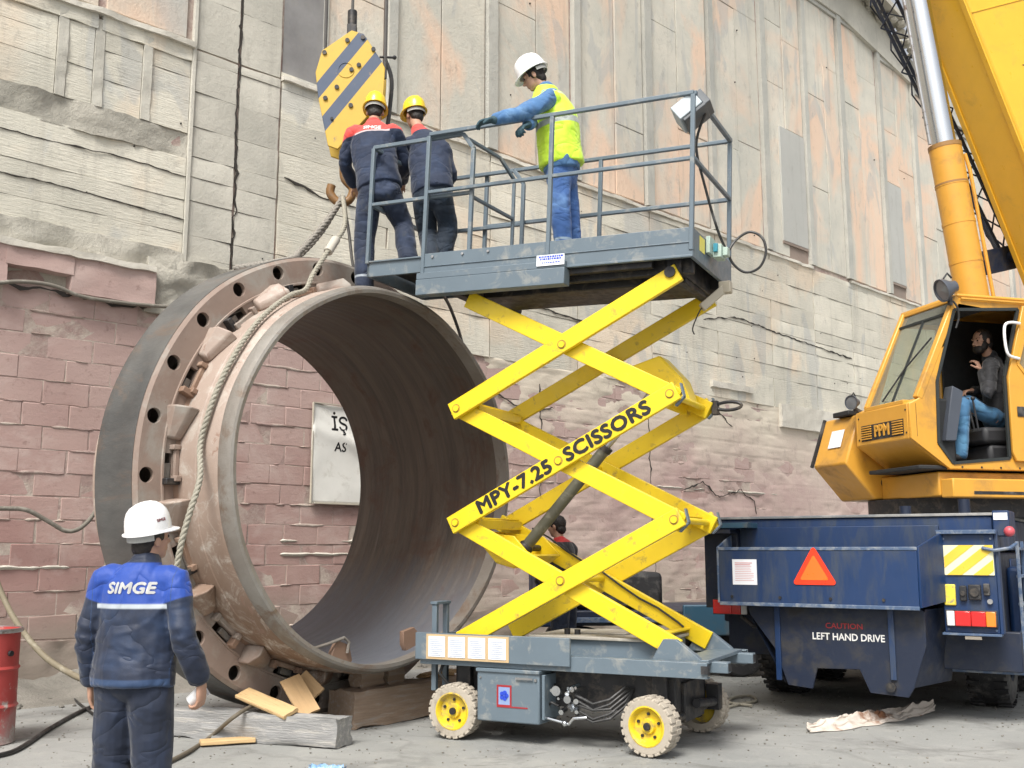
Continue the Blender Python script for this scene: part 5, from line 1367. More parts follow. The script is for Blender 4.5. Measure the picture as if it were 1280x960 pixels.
root, jk, P, A, hh = person('man in white hard hat and blue-yoked navy jacket, standing with his back turned', J, fdir, (-.06, -.2, 1), jacket=(mj, {'yoke': att_yoke, 'stripe': att_stripe, 'band': att_band}), trousers=(mt_,), hat=MAT['helmet_white'],
      voxel=.008, hands={'R': dict(d=(.0, .18, -1), p=(-1, .2, 0), curl=.75, t=1, sc=1.05), 'L': dict(d=(.05, .2, -1), p=(1, .1, 0), curl=.5, t=-1)}, hem=.085, hat_s=.9, head_s=.95, cuff=mt_, jw=1.06, hat_tilt=radians(4), legw=1.08)
tb = BVHTree.FromPolygons([MW[root.name] @ v.co for v in jk.data.vertices], [p.vertices for p in jk.data.polygons])
Min = MW[root.name].inverted()
o = lettering('SIMGE', .074, MAT['letter_white'], root, fr(fg(.005, -.4, 1.315), rot @ Vector((1, 0, 0)), (0, 0, 1)), .001, .0035, sx=1.2, spacing=1.02, bvh=tb, off=.004, ray=rot @ Vector((0, 1, 0)), shear=.12)
o.data.transform(Min)
hb = BVHTree.FromPolygons([MW[root.name] @ v.co for v in hh[0].data.vertices], [p.vertices for p in hh[0].data.polygons])
q = hh[1]
for (yy, xx, txt, mm_) in ((.06, .0, 'SIMGE', MAT['letter_red']),):
    dr = (q.to_3x3() @ Vector((-.9, -.45, 0))).normalized() if False else (q.to_3x3() @ Vector((-.75, .5, 0))).normalized()
for dloc, m_l, sz in (((.97, .2, 0), 'letter_red', .020), ((-.55, -.84, 0), 'print_grey', .018)):
    dw = (q.to_3x3() @ Vector(dloc)).normalized(); uu = q.to_3x3() @ Vector((0, 0, 1)); xx = uu.cross(dw)
    oo = lettering('SIMGE', sz, MAT[m_l], hh[0], fr(q.translation + uu * .055 + dw * .3, xx, uu), .0005, .0008, bvh=hb, off=.002, ray=-dw); oo.data.transform(Min)
rc = J['wrR'] + Vector((-.035, .06, -.075))
tr_ = thing('paper_cup', 'small white cup held low in the right hand of the man in front', 'cup', rc)
b = MB(); b.lathe([(.026, -.045), (.028, -.045), (.037, .045), (.039, .048), (.0355, .048), (.0255, -.040), (.0001, -.040), (.0001, -.045)], (0, 0, 0), 'Z', 24)
mr_ = Matrix.Rotation(radians(50), 4, 'Y'); b.v = [mr_ @ v for v in b.v]; b.build('cup_wall', MAT['white'], tr_)

# worker standing on top of the ring
RED = (.62, .06, .05)
def spine_attr(J):
    a, c = Vector(J['pe']), Vector(J['ne']); d = (c - a).normalized(); L = (c - a).length
    return lambda p: (p - a).dot(d) / L
def on_body(J, lim=.2):
    f_ = spine_attr(J); mid = (Vector(J['shL']) + Vector(J['shR'])) / 2; s = (Vector(J['shR']) - Vector(J['shL'])).normalized()
    return lambda p: f_(p) if abs((p - mid).dot(s)) < lim else -1
J = dict(pe=at(474, 232, 9.35), ch=at(467, 186, 9.47), ne=at(467, 157, 9.55), he=at(469, 141, 9.64), shL=at(441, 168, 9.52), shR=at(494, 168, 9.50), elL=at(431, 205, 9.61), wrL=at(443, 234, 9.81), elR=at(507, 205, 9.64), wrR=at(492, 228, 9.87),
         hiL=at(462, 241, 9.36), hiR=at(486, 241, 9.33), knL=at(456, 298, 9.41), knR=at(503, 281, 9.51), anL=at(455, 356, 9.37), anR=at(511, 322, 9.31))
m_navy = lambda n, bands: cloth(n, (.006, .015, .042), bands, fade=(.010, .026, .068), dirt=(.016, .024, .04))
ma = m_navy('red_yoke_navy_jacket', [('sp', .80, 3, RED), ('tx', .775, .80, (.5, .42, .42))])
mtb = cloth('navy_trousers_with_reflective_hem', (.009, .018, .043), [('z', 3.99, 4.01, (.3, .34, .38))], fade=(.02, .036, .08), dirt=(.05, .055, .06))
rootA, jkA, P, A, hA = person('worker in yellow hard hat and red-shouldered navy overalls stepping on top of the ring', J, (-.05, 1, -.22), (0, .2, 1), jacket=(ma, {'sp': spine_attr(J), 'tx': on_body(J, .17)}), trousers=(mtb, {'z': lambda p: p.z if p.x < -1.2 else 0}), hat=MAT['helmet_yellow'],
      hands={'L': dict(d=(.3, .8, -.2), p=(0, 0, -1), curl=.6, t=1), 'R': dict(d=(-.3, .8, -.2), p=(0, 0, -1), curl=.6, t=-1)}, hem=.03, hat_s=.98, build=1.02, jw=1.04, legw=1.1)
tb = BVHTree.FromPolygons([MW[rootA.name] @ v.co for v in jkA.data.vertices], [p.vertices for p in jkA.data.polygons])
up_ = (J['ne'] - J['ch']).normalized()
o = lettering('SIMGE', .055, MAT['letter_white'], rootA, fr(J['ch'].lerp(J['ne'], .72) - Vector((0, .4, 0)), (1, 0, 0), up_), .001, .002, sx=1.15, bvh=tb, off=.003, ray=(0, 1, 0)); o.data.transform(MW[rootA.name].inverted())

# worker crouching on the platform extension
J = dict(pe=at(541, 240, 9.42), ch=at(536, 196, 9.55), ne=at(524, 165, 9.66), he=at(518, 146, 9.78), shL=at(514, 180, 9.62), shR=at(553, 186, 9.50), elL=at(506, 212, 9.80), wrL=at(503, 228, 10.02), elR=at(563, 222, 9.56), wrR=at(546, 240, 9.78),
         hiL=at(530, 246, 9.44), hiR=at(552, 247, 9.38), knL=at(534, 290, 9.62), knR=at(560, 284, 9.55), anL=at(540, 327, 9.40), anR=at(553, 322, 9.52))
mbk = m_navy('dark_blue_jacket_with_red_collar', [('sp', .93, 3, RED)])
person('worker in yellow hard hat and plain navy jacket bending forward at the platform end', J, (-.55, .8, -.25), (-.15, .2, 1), jacket=(mbk, {'sp': spine_attr(J)}), trousers=(cloth('dark_grey_blue_trousers', (.010, .020, .036), fade=(.018, .036, .065)),), hat=MAT['helmet_yellow'],
       hands={'L': dict(d=(-.2, .9, -.2), p=(0, 0, -1), curl=.6, t=1), 'R': dict(d=(-.6, .6, -.4), p=(0, 0, -1), curl=.6, t=-1)}, hem=.02, hat_s=.98, build=1.0, jw=1.03, hat_tilt=radians(5), legw=1.05)

# man in the hi-vis vest leaning on the rail
J = dict(pe=at(703, 214, 8.79), ch=at(695, 152, 8.76), ne=at(683, 112, 8.74), he=at(667, 97, 8.74), shL=at(688, 124, 8.57), shR=at(682, 127, 8.94), elL=at(654, 141, 8.38), wrL=at(617, 150, 8.21), elR=at(668, 150, 8.96), wrR=at(660, 156, 8.41),
         hiL=at(698, 222, 8.71), hiR=at(706, 222, 8.88), knL=at(701, 262, 8.68), knR=at(712, 262, 8.90), anL=at(704, 302, 8.72), anR=at(716, 300, 8.94))
mden = cloth('blue_denim', (.055, .15, .32), fade=(.13, .26, .45), var=.25)
mden2 = cloth('blue_denim_jeans', (.045, .12, .33), [('z', 4.145, 4.165, (.3, .4, .5))], fade=(.12, .24, .48), var=.25)
mv = cloth('high_visibility_vest', (.62, .92, .05), [('sp', .50, .57, (.42, .46, .42)), ('sh', .86, .89, (.5, .55, .42))], var=.08, rough=.6)
person('man in white hard hat and yellow-green vest leaning on the platform rail', J, (-1, .12, -.5), (-.35, 0, 1), jacket=(mden, {}), trousers=(mden2, {'z': lambda p: p.z}), hat=MAT['helmet_white'], vest=(mv, {'sp': spine_attr(J), 'sh': spine_attr(J)}),
       hands={'L': dict(d=(-1, -.15, -.25), p=(-.15, -.1, -1), curl=.55, t=1, glove=True), 'R': dict(d=(-.6, -.5, -.5), p=(0, 0, -1), curl=.9, t=-1, glove=True)}, hem=.0, hat_s=1.05, build=1.05, hat_tilt=radians(-3), legw=1.0)

# man standing far behind the lift
X0 = Vector((.56, 11.5, 0)); r2 = Matrix.Rotation(radians(60), 3, 'Z')
def bp(x, y, z): return X0 + r2 @ Vector((x, y, z * 1.06))
J = dict(pe=bp(0, 0, .98), ch=bp(0, .0, 1.27), ne=bp(0, .04, 1.50), he=bp(0, .08, 1.66), shL=bp(-.19, 0, 1.42), shR=bp(.19, 0, 1.42), elL=bp(-.25, .05, 1.14), wrL=bp(-.15, .25, 1.1), elR=bp(.25, .05, 1.14), wrR=bp(.15, .25, 1.1),
         hiL=bp(-.09, 0, .92), hiR=bp(.09, 0, .92), knL=bp(-.1, 0, .5), knR=bp(.1, 0, .5), anL=bp(-.1, -.02, .09), anR=bp(.1, 0, .09))
person('bareheaded man in dark jacket with red collar standing far behind the yellow arms', J, r2 @ Vector((0, 1, -.1)), jacket=(cloth('dark_jacket_red_collar', (.015, .012, .014), [('sp', .99, 3, (.5, .03, .03))]), {'sp': spine_attr(J)}), trousers=(mt_,), voxel=.012, hem=.03)

# ------------------------------------------------------------------ truck crane: navy carrier, ochre upper works
TA = -atan2(.523, .853)
crane = thing('mobile_crane', 'ochre mobile crane on a navy blue truck backed up beside the wall', 'crane truck', (3.02, 9.68, 0), TA)
TM = MW['mobile_crane']; TI = TM.inverted()
NV, ND, NE = MAT['navy'], MAT['navy_dark'], MAT['navy_edge']
XZ = lambda y: Matrix(((1, 0, 0, 0), (0, 0, -1, y), (0, 1, 0, 0), (0, 0, 0, 1)))          # polygon (x, z) facing -y at y
def rear(px, py, y=0.0):
    """point on the plane y = const of the truck's frame that the photo shows at px, py"""
    k = at(px, py, 1.0); d = Vector((k.x, 1.0, k.z - 1.5)); n = (TM.to_3x3() @ Vector((0, 1, 0))); o_ = TM @ Vector((0, y, 0))
    s = n.dot(o_ - Vector((0, 0, 1.5))) / n.dot(d); return TI @ (Vector((0, 0, 1.5)) + d * s)
# frame and deck
b = MB(); b.box(-1.28, 1.28, .12, 10.5, 1.50, 1.80); b.build('deck_box', NV, crane, bevel=.015)
b = MB(); b.box(-1.30, 1.30, .10, 10.5, 1.80, 1.825); b.build('deck_plate', M('dusty_deck_plate', (.16, .17, .18), .7, dirt=((.33, .32, .3), .5, 3)), crane, bevel=.004)
b = MB(); b.box(-.55, .55, .3, 10.3, .75, 1.5); b.build('chassis', ND, crane, bevel=.02)
b = MB(); b.box(-1.25, -.45, .45, 1.3, .95, 1.5); b.split('mud_box', ND, crane, bevel=.02)
b = MB(); b.box(.75, 1.27, .35, 9.5, .62, 1.48); b.build('side_locker', ND, crane, bevel=.02)
b = MB(); b.box(-1.27, -.75, .35, 9.5, .80, 1.48); b.build('side_locker', ND, crane, bevel=.02)
for k in range(5):
    MB().box(1.272, 1.285, 1.2 + k * 1.5, 2.5 + k * 1.5, .72, 1.42).build('locker_door', NV, crane, bevel=.01)
# rear tray
tl, tr2 = -1.02, .74; tz0, tz1 = 1.02, 1.50; yf = -.42
b = MB()
b.box(tl, tr2, yf, yf + .02, tz0, tz1); b.box(tl, tr2, yf + .021, .08, tz0, tz0 + .02)
b.build('tray_front', NV, crane, bevel=.006)
b = MB(); b.box(tl - .004, tr2 + .004, yf - .006, yf + .03, tz1, tz1 + .03); b.box(tl, tr2, yf - .008, yf, tz0 - .02, tz0 + .012); b.split('tray_edge', NE, crane, bevel=.004)
def quad_plate(name, pts, th, m):
    b = MB(); P = [Vector(p) for p in pts]; n = (P[1] - P[0]).cross(P[2] - P[0]).normalized() * th
    vs = P + [p + n for p in P]; k = len(P)
    fs = [tuple(range(k - 1, -1, -1)), tuple(range(k, 2 * k))] + [(i, (i + 1) % k, (i + 1) % k + k, i + k) for i in range(k)]
    return b.add(vs, fs).build(name, m, crane, bevel=.004)
quad_plate('tray_side', [(tr2, yf, tz0), (tr2 + .13, .0, tz0 + .04), (tr2 + .13, .0, 1.66), (tr2, yf, tz1 + .03)], .02, NV)
quad_plate('tray_side', [(tl, yf, tz0), (tl - .02, .1, tz0 + .04), (tl - .02, .1, 1.68), (tl, yf, tz1 + .03)], -.02, NE)
MB().box(tl, tr2 + .1, .08, .11, 1.05, 1.72).build('tray_back', NV, crane, bevel=.004)
MB().box(tr2 + .10, 1.32, -.05, .1, 1.64, 1.675).build('light_hood', NE, crane, bevel=.004)
# right and left light panels
lp = MB().box(.86, 1.30, .0, .10, .80, 1.64).build('light_panel', NV, crane, bevel=.008)
MB().box(.84, 1.31, -.03, .10, .78, .80).build('light_panel_edge', NE, crane, bevel=.003)
MB().box(1.30, 1.325, -.01, .12, .80, 1.66).build('light_panel_edge', NV, crane, bevel=.003)
MB().box(-1.32, -.98, .0, .10, .95, 1.68).build('light_panel', ND, crane, bevel=.008)
b = MB(); b.box(-1.34, -.98, -.20, .08, 1.66, 1.70); b.build('light_hood', ND, crane, bevel=.004)
MB().box(-1.24, -.80, -.22, .08, 1.71, 1.76).build('step_plate', MAT['teal'], crane, bevel=.004)
# reflective chevrons
def chevron(x0, x1, z0, z1, nm='reflector_plate', flip=1, y=-.012):
    p = MB().box(x0, x1, y, y + .010, z0, z1).build(nm, M('reflector_cream', (.72, .70, .48), .4, bmp=0), crane)
    W_, H_ = x1 - x0, z1 - z0; w_ = W_ * .30
    for k in range(-1, 3):
        a = x0 + k * w_ * 1.75 + (.02 if flip > 0 else .0)
        poly = [(a, z0), (a + w_, z0), (a + w_ + H_ * 1.25, z1), (a + H_ * 1.25, z1)]
        # clip to the plate
        def clip(P, ax, v, keep):
            out = []
            for i in range(len(P)):
                p_, q_ = P[i], P[(i + 1) % len(P)]; pi_, qi_ = keep(p_[ax], v), keep(q_[ax], v)
                if pi_: out.append(p_)
                if pi_ != qi_: t = (v - p_[ax]) / (q_[ax] - p_[ax]); out.append((p_[0] + (q_[0] - p_[0]) * t, p_[1] + (q_[1] - p_[1]) * t))
            return out
        poly = clip(poly, 0, x0 + .004, lambda a_, v: a_ >= v); poly = clip(poly, 0, x1 - .004, lambda a_, v: a_ <= v) if len(poly) > 2 else poly
        if len(poly) > 2 and abs(sum(poly[i][0] * poly[(i + 1) % len(poly)][1] - poly[(i + 1) % len(poly)][0] * poly[i][1] for i in range(len(poly)))) > 1e-4:
            MB().poly(poly, .003, XZ(y - .0005)).build('stripe', M('reflector_yellow', (.72, .50, .05), .35, bmp=0), p)
chevron(.885, 1.285, 1.29, 1.545); chevron(-1.17, -1.03, 1.26, 1.52, y=-.02)
b = MB(); b.lathe([(.0001, 0), (.055, 0), (.06, .012), (.0001, .02)], (0, 0, 0), 'Y', 8); 
MB().box(.87, .965, -.02, -.001, 1.03, 1.21).build('yellow_plate', M('worn_yellow_plate', (.72, .58, .06), .45, dirt=((.3, .26, .15), .3, 20)), crane, bevel=.015)
for x0, x1, z0, z1 in ((1.0, 1.055, 1.07, 1.20), (1.07, 1.17, 1.08, 1.21), (1.19, 1.24, 1.12, 1.22)):
    s_ = MB().box(x0, x1, -.04, -.001, z0, z1).build('socket', MAT['black'], crane, bevel=.008)
    MB().cyl(((x0 + x1) / 2, -.04, (z0 + z1) / 2), ((x0 + x1) / 2, -.055, (z0 + z1) / 2), min(x1 - x0, z1 - z0) * .36, 14).build('socket_cap', MAT['dark_steel'], s_)
MB().cyl((1.235, -.001, 1.07), (1.235, -.03, 1.07), .022, 14).build('socket_ring', MAT['steel'], crane)
def tail_lamp(x0, x1, z0, z1, y, parts):
    h = MB().box(x0 - .008, x1 + .008, y, y + .05, z0 - .008, z1 + .008).build('lamp_housing', MAT['black'], crane, bevel=.004)
    for a, b_, m in parts: MB().box(x0 + (x1 - x0) * a, x0 + (x1 - x0) * b_ - .002, y - .022, y - .001, z0, z1).build('lens', MAT[m], h, bevel=.006)
tail_lamp(.885, 1.275, .86, .985, -.03, ((0, .17, 'clear_lens'), (.17, .50, 'red_lens'), (.50, .80, 'red_lens'), (.80, 1, 'amber_lens')))
tail_lamp(-1.22, -.88, .90, 1.03, -.06, ((0, .55, 'red_lens'), (.55, .82, 'red_lens'), (.82, 1, 'clear_lens')))
MB().box(1.02, 1.15, -.03, .0, .75, .775).build('plate_lamp', M('dull_bracket', (.25, .22, .18), .6), crane)
b = MB(); b.cyl((-1.16, -.024, 1.10), (-1.16, -.001, 1.10), .012, 10); b.split('bolt', MAT['white'], crane); MB().cyl((-1.10, -.024, 1.10), (-1.10, -.001, 1.10), .012, 10).build('bolt', MAT['white'], crane)
# towing plate
prof = [(-1.03, 1.02), (-1.0, .92), (-.72, .62), (-.58, .30), (-.30, .28), (-.24, .46), (.22, .47), (.32, .28), (.72, .26), (.78, .34), (.93, .70), (.93, .98), (.86, 1.02)]
prof = [(x * .80, z) for x, z in prof]
tp_ = MB().poly(prof, .03, XZ(-.22)).build('towing_plate', ND, crane, bevel=.006)
b = MB(); b.box(-.56, -.51, -.275, -.251, .34, 1.0); b.box(.44, .49, -.275, -.251, .40, 1.0); b.split('stiffener', NV, crane, bevel=.004)
quad_plate('tow_gusset', [(.74, -.22, 1.0), (.74, -.22, .72), (.62, -.22, .34), (.80, .5, .34), (.90, .5, 1.0)], .02, ND)
quad_plate('tow_gusset', [(-.78, -.22, 1.0), (-.78, -.22, .86), (-.5, -.22, .32), (-.5, .5, .5), (-.86, .5, 1.0)], -.02, ND)
MB().cyl((.44, -.255, .34), (.44, -.29, .34), .04, 16).build('tow_eye', MAT['dark_steel'], crane)
pc = rear(1060, 797, -.252); lettering('LEFT HAND DRIVE', .085, MAT['letter_white'], tp_, fr((pc.x, -.2535, pc.z), (1, 0, 0), (0, 0, 1)), .0008, .0016, sx=.90)
pc = rear(1055, 783, -.252); lettering('CAUTION', .066, MAT['letter_red'], tp_, fr((pc.x, -.2535, pc.z), (1, 0, 0), (0, 0, 1)), .0008, .0012, sx=1.1)
# warning triangle and notice on the tray
pc = rear(1018, 718, yf); cx, cz = pc.x, pc.z + .025; R_ = .21
def tri(r, rd):
    out = []
    for k in range(3):
        a = pi / 2 + k * 2 * pi / 3; c = Vector((cos(a), sin(a))) * (r - rd * 2)
        for j in range(-4, 5): t = a + j * (pi / 3) / 4; out.append((cx + c.x + rd * cos(t), cz + c.y + rd * sin(t)))
    return out
wt = MB().poly(tri(.232, .022), .008, XZ(yf - .001)).build('warning_triangle', MAT['orange_red'], crane, bevel=.001)
MB().poly(tri(.150, .012), .003, XZ(yf - .0092)).build('reflector', MAT['orange'], wt)
pc = rear(931, 715, yf); nt_ = MB().box(pc.x - .115, pc.x + .115, yf - .006, yf - .001, pc.z - .115, pc.z + .115).build('notice', MAT['white_paper'], crane)
b = MB(); pk = M('pink_print', (.6, .3, .32), .6, bmp=0)
for k in range(11):
    z = pc.z + .085 - k * .016; h_ = .007 if k < 2 else .0035; b.box(pc.x - .09, pc.x + random.uniform(.04, .09), yf - .0075, yf - .0062, z - h_, z + h_ * .2)
b.build('print', pk, nt_)
# bits on the deck edge at the right, ladder down the side
MB().box(1.29, 1.42, .05, .5, 1.62, 1.84).build('corner_box', NV, crane, bevel=.01)
MB().box(1.30, 1.41, .043, .049, 1.76, 1.82).build('label_plate', MAT['white_paper'], crane)
b = MB(); b.sphere((1.42, .02, 1.66), .045, 14); b.build('red_knob', M('pinkish_red_plastic', (.5, .08, .1), .4), crane)
MB().cyl((.55, .2, 1.825), (.55, .2, 1.90), .05, 14).build('deck_bollard', ND, crane); MB().cyl((1.05, .2, 1.825), (1.05, .2, 1.95), .05, 14).build('deck_bollard', ND, crane)
b = MB(); b.tube([(1.2, -.02, 1.52), (1.3, -.04, 1.50), (1.42, -.02, 1.52), (1.46, .1, 1.56)], .015, 8); b.build('air_hose', NE, crane)
b = MB(); b.box(1.41, 1.44, .45, .47, .50, 1.58); b.box(1.41, 1.44, .84, .86, .50, 1.58); b.split('ladder_rail', NE, crane, bevel=.004)
for k in range(5): MB().box(1.40, 1.45, .47, .84, .54 + k * .24, .565 + k * .24).build('rung', NE, crane, bevel=.004)
MB().box(1.27, 1.45, .9, 3.6, .55, 1.35).build('fuel_tank', NV, crane, bevel=.04)
MB().box(.8, 1.5, .5, 9.0, .42, .46).build('side_rail', NE, crane, bevel=.01)
MB().box(.72, 1.42, .30, .42, .46, .80).build('rear_skirt', ND, crane, bevel=.01)
MB().box(-1.22, -.60, .34, .46, .50, .96).build('rear_skirt', ND, crane, bevel=.01)
for x in (-.9, -.45, .0, .45): MB().cyl((x, yf - .012, tz0 + .06), (x, yf - .001, tz0 + .06), .014, 8).build('bolt', MAT['dark_steel'], crane)
for x, z in ((.89, 1.60), (1.27, 1.60), (.89, .83), (1.27, .83)): MB().cyl((x, -.010, z), (x, -.001, z), .010, 8).build('bolt', NE, crane)
# axles
def truck_wheel(x, y):
    R, Wd = .53, .36; b = MB(); b.lathe([(.29, -Wd / 2), (.47, -Wd / 2), (R - .015, -Wd / 2 + .03), (R, -Wd / 4), (R, Wd / 4), (R - .015, Wd / 2 - .03), (.47, Wd / 2), (.29, Wd / 2)], (x, y, R), 'X', 48)
    for k in range(36):
        a = 2 * pi * k / 36; m = Matrix.Translation((x, y, R)) @ Matrix.Rotation(a, 4, 'X')
        for s in (-1, 1): b.box(s * .12 - .06, s * .12 + .06, -.02, .02, R - .01, R + .014, m)
    t = b.build('tyre', MAT['black'], crane, bevel=0)
    s = 1 if x > 0 else -1; b = MB(); b.lathe([(.295, s * Wd / 2), (.27, s * (Wd / 2 - .02)), (.25, s * .05), (.12, s * .08), (.11, s * .16), (.0001, s * .16), (.0001, 0), (.295, 0)], (x, y, R), 'X', 32); b.build('rim', ND, t)
for y in (1.65, 3.05, 6.6, 8.0):
    for x in (-1.02, 1.0): truck_wheel(x, y)
    MB().cyl((-.9, y, .53), (.9, y, .53), .10, 16).build('axle', MAT['dark_steel'], crane)
b = MB(); b.tube([(-.95, -.05, .88), (-.82, -.1, .80), (-.72, -.1, .79), (-.62, -.05, .84)], .02, 8); b.tube([(-.62, -.1, .95), (-.66, -.12, .80), (-.6, -.1, .72)], .014, 8); b.split('air_hose', MAT['dark_steel'], crane)

# upper works: local axes of the slewed superstructure, x = back from the cab front, y = away from the camera, z up
UV = Vector((.965, .26, 0)).normalized(); UW = Vector((-.26, .965, 0)).normalized()
UM = Matrix((UV, UW, Vector((0, 0, 1)))).transposed().to_4x4(); UM.translation = Vector((3.86, 9.9, 0)); UM = TI @ UM      # into the crane's frame
CR = MAT['crane']
def ub(b, name, m, parent=None, bevel=.01, split=False, angle=35):
    b.v = [UM @ v for v in b.v]
    return (b.split if split else b.build)(name, m, parent or crane, bevel=bevel, angle=angle)
XZu = lambda y: Matrix(((1, 0, 0, 0), (0, 0, 1, y), (0, 1, 0, 0), (0, 0, 0, 1)))            # polygon (x, z) growing away from the camera
# cab shell
side_out = [(-.05, 2.56), (.37, 2.27), (2.05, 2.27), (2.05, 3.98), (.58, 3.98), (.06, 2.95), (-.05, 2.90)]
door_open = [(.25, 2.52), (.40, 2.33), (1.05, 2.39), (1.06, 3.20), (1.28, 3.90), (.525, 3.85), (.275, 3.12)]
cs = ub(MB().poly(side_out, .035, XZu(0), [door_open]), 'cab_side', CR)
win = [(.55, 3.85), (.98, 3.85), (.98, 3.0), (.22, 3.0)]
ub(MB().box(1.0, 2.0, .84, .862, 2.32, 3.96), 'cab_lining', MAT['cab_inner'])
ub(MB().poly(side_out, .035, XZu(.865), [win]), 'cab_side', CR)
def loop_band(name, pts, y0, y1, th, m, close=False):
    b = MB()
    for i in range(len(pts) - 1):
        p, q = Vector((pts[i][0], (y0 + y1) / 2, pts[i][1])), Vector((pts[i + 1][0], (y0 + y1) / 2, pts[i + 1][1]))
        d = (q - p).normalized(); n = Vector((-d.z, 0, d.x)); b.bar(p + n * -th / 2, q + n * -th / 2, abs(y1 - y0), th, n)
    return b
ub(MB().box(.05, 2.04, .036, .864, 2.27, 2.31), 'cab_floor', MAT['cab_inner'])
ub(MB().box(.57, 2.06, -.012, .912, 3.98, 4.02), 'cab_roof', CR, bevel=.018)
ub(MB().box(2.0, 2.035, .036, .864, 2.32, 3.97), 'cab_back', MAT['cab_inner'])
# front: chin, grille panel, hood, windscreen with its frame
def panel(p, q, y0, y1, th, name, m, parent=None, bevel=.006, off=0):
    p = Vector((p[0], 0, p[1])); q = Vector((q[0], 0, q[1])); d = (q - p).normalized(); n = Vector((-d.z, 0, d.x))
    P = [p + n * off, q + n * off, q + n * (off - th), p + n * (off - th)]
    b = MB(); vs = [Vector((v.x, y0, v.z)) for v in P] + [Vector((v.x, y1, v.z)) for v in P]
    b.add(vs, [(0, 1, 2, 3), (7, 6, 5, 4), (0, 4, 5, 1), (1, 5, 6, 2), (2, 6, 7, 3), (3, 7, 4, 0)]); return ub(b, name, m, parent, bevel)
panel((.37, 2.268), (-.052, 2.56), .0355, .8645, .03, 'cab_chin', CR)
fp = panel((-.052, 2.562), (-.052, 2.90), .0355, .8645, .03, 'front_panel', CR)
panel((-.052, 2.902), (.06, 2.952), .0355, .8645, .03, 'hood', CR)
# grille: recessed dark field with louvres and the raised letters
gb = MB(); gb.box(-.0556, -.053, .10, .80, 2.60, 2.76); ub(gb, 'grille', MAT['black'], fp, 0)
for y0, y1 in ((.11, .27), (.62, .79)):
    for k in range(6): g_ = MB(); g_.box(-.068, -.0552, y0, y1, 2.615 + k * .024, 2.627 + k * .024); ub(g_, 'louvre', CR, fp, .002)
Mg = UM @ fr((-.058, .445, 2.68), (0, -1, 0), (0, 0, 1))
lettering('PPM', .165, CR, fp, Mg, .006, .004, sx=.86)
ub(MB().box(-.045, .04, .1, .75, 2.905, 2.945), 'hood_vent', CR, None, .006)
# pillars
def pillar(p, q, y, w_, d_, name='pillar', m=None): 
    b = MB(); b.bar((p[0], y, p[1]), (q[0], y, q[1]), w_, d_, (1, 0, .5)); return ub(b, name, m or CR, None, .012)
pillar((.07, 2.95), (.585, 3.985), .035, .075, .075); pillar((.07, 2.95), (.585, 3.985), .865, .06, .06)
ub(MB().bar((.585, .04, 3.975), (.585, .86, 3.975), .05, .05), 'roof_edge', CR)
panel((.075, 2.96), (.575, 3.97), .07, .835, .008, 'windscreen', MAT['glass'], None, 0, off=-.005)
mt2 = lambda t: (.075 + .5 * t, 2.96 + 1.01 * t)
b = MB(); b.bar((mt2(.86)[0], .07, mt2(.86)[1]), (mt2(.86)[0], .835, mt2(.86)[1]), .02, .025); b.bar((mt2(0)[0], .44, mt2(0)[1]), (mt2(.86)[0], .44, mt2(.86)[1]), .02, .02); ub(b, 'windscreen_bar', MAT['rubber_grey'], None, 0, split=True)
b = MB(); b.tube([(mt2(.62)[0] - .03, .14, mt2(.62)[1]), (mt2(.35)[0] - .03, .40, mt2(.35)[1]), (mt2(.03)[0] - .03, .58, mt2(.03)[1])], .009, 6); ub(b, 'wiper', MAT['black'], None, 0)
panel((mt2(.88)[0] + .01, mt2(.88)[1]), (mt2(1)[0] + .01, mt2(1)[1]), .075, .83, .004, 'sun_visor', MAT['rubber_grey'], None, 0, off=-.03)
ub(MB().poly([(.55, 3.85), (.98, 3.85), (.98, 3.0), (.22, 3.0)], .006, XZu(.87)), 'side_window', MAT['glass'], None, 0)
# door: seal round the opening, slid-back door with its window
b = MB(); dd_ = door_open + [door_open[0]]
for i in range(len(dd_) - 1): b.bar((dd_[i][0], .0, dd_[i][1]), (dd_[i + 1][0], .0, dd_[i + 1][1]), .03, .022, (0, 1, 0))
ub(b, 'door_seal', MAT['rubber_grey'], None, 0)
dout = [(1.075, 3.20), (1.31, 3.93), (2.10, 3.93), (2.10, 2.36), (1.10, 2.36), (1.06, 2.45)]
dwin = [(1.19, 3.33), (1.28, 3.22), (2.02, 3.22), (2.02, 3.84), (1.37, 3.84)]
dr = ub(MB().poly(dout, .03, XZu(-.045), [dwin]), 'door', CR, None, .006)
ub(MB().poly(dwin, .006, XZu(-.028)), 'door_window', MAT['glass'], dr, 0)
b = MB(); dd_ = dwin + [dwin[0]]
for i in range(len(dd_) - 1): b.bar((dd_[i][0], -.048, dd_[i][1]), (dd_[i + 1][0], -.048, dd_[i + 1][1]), .012, .03, (0, 0, 1))
ub(b, 'window_trim', CR, dr, 0)
ub(MB().box(1.14, 1.28, -.055, -.046, 2.80, 2.90), 'door_handle', MAT['black'], dr, .004)
hp = [(1.20, -.06, 3.38), (1.08, -.075, 3.40), (1.04, -.08, 3.46), (1.03, -.08, 3.62), (1.05, -.08, 3.71), (1.12, -.075, 3.74), (1.24, -.06, 3.74)]
b = MB(); b.tube(smooth_pts([Vector(p) for p in hp], 5), .014, 10); ub(b, 'grab_handle', MAT['white'], dr, 0)
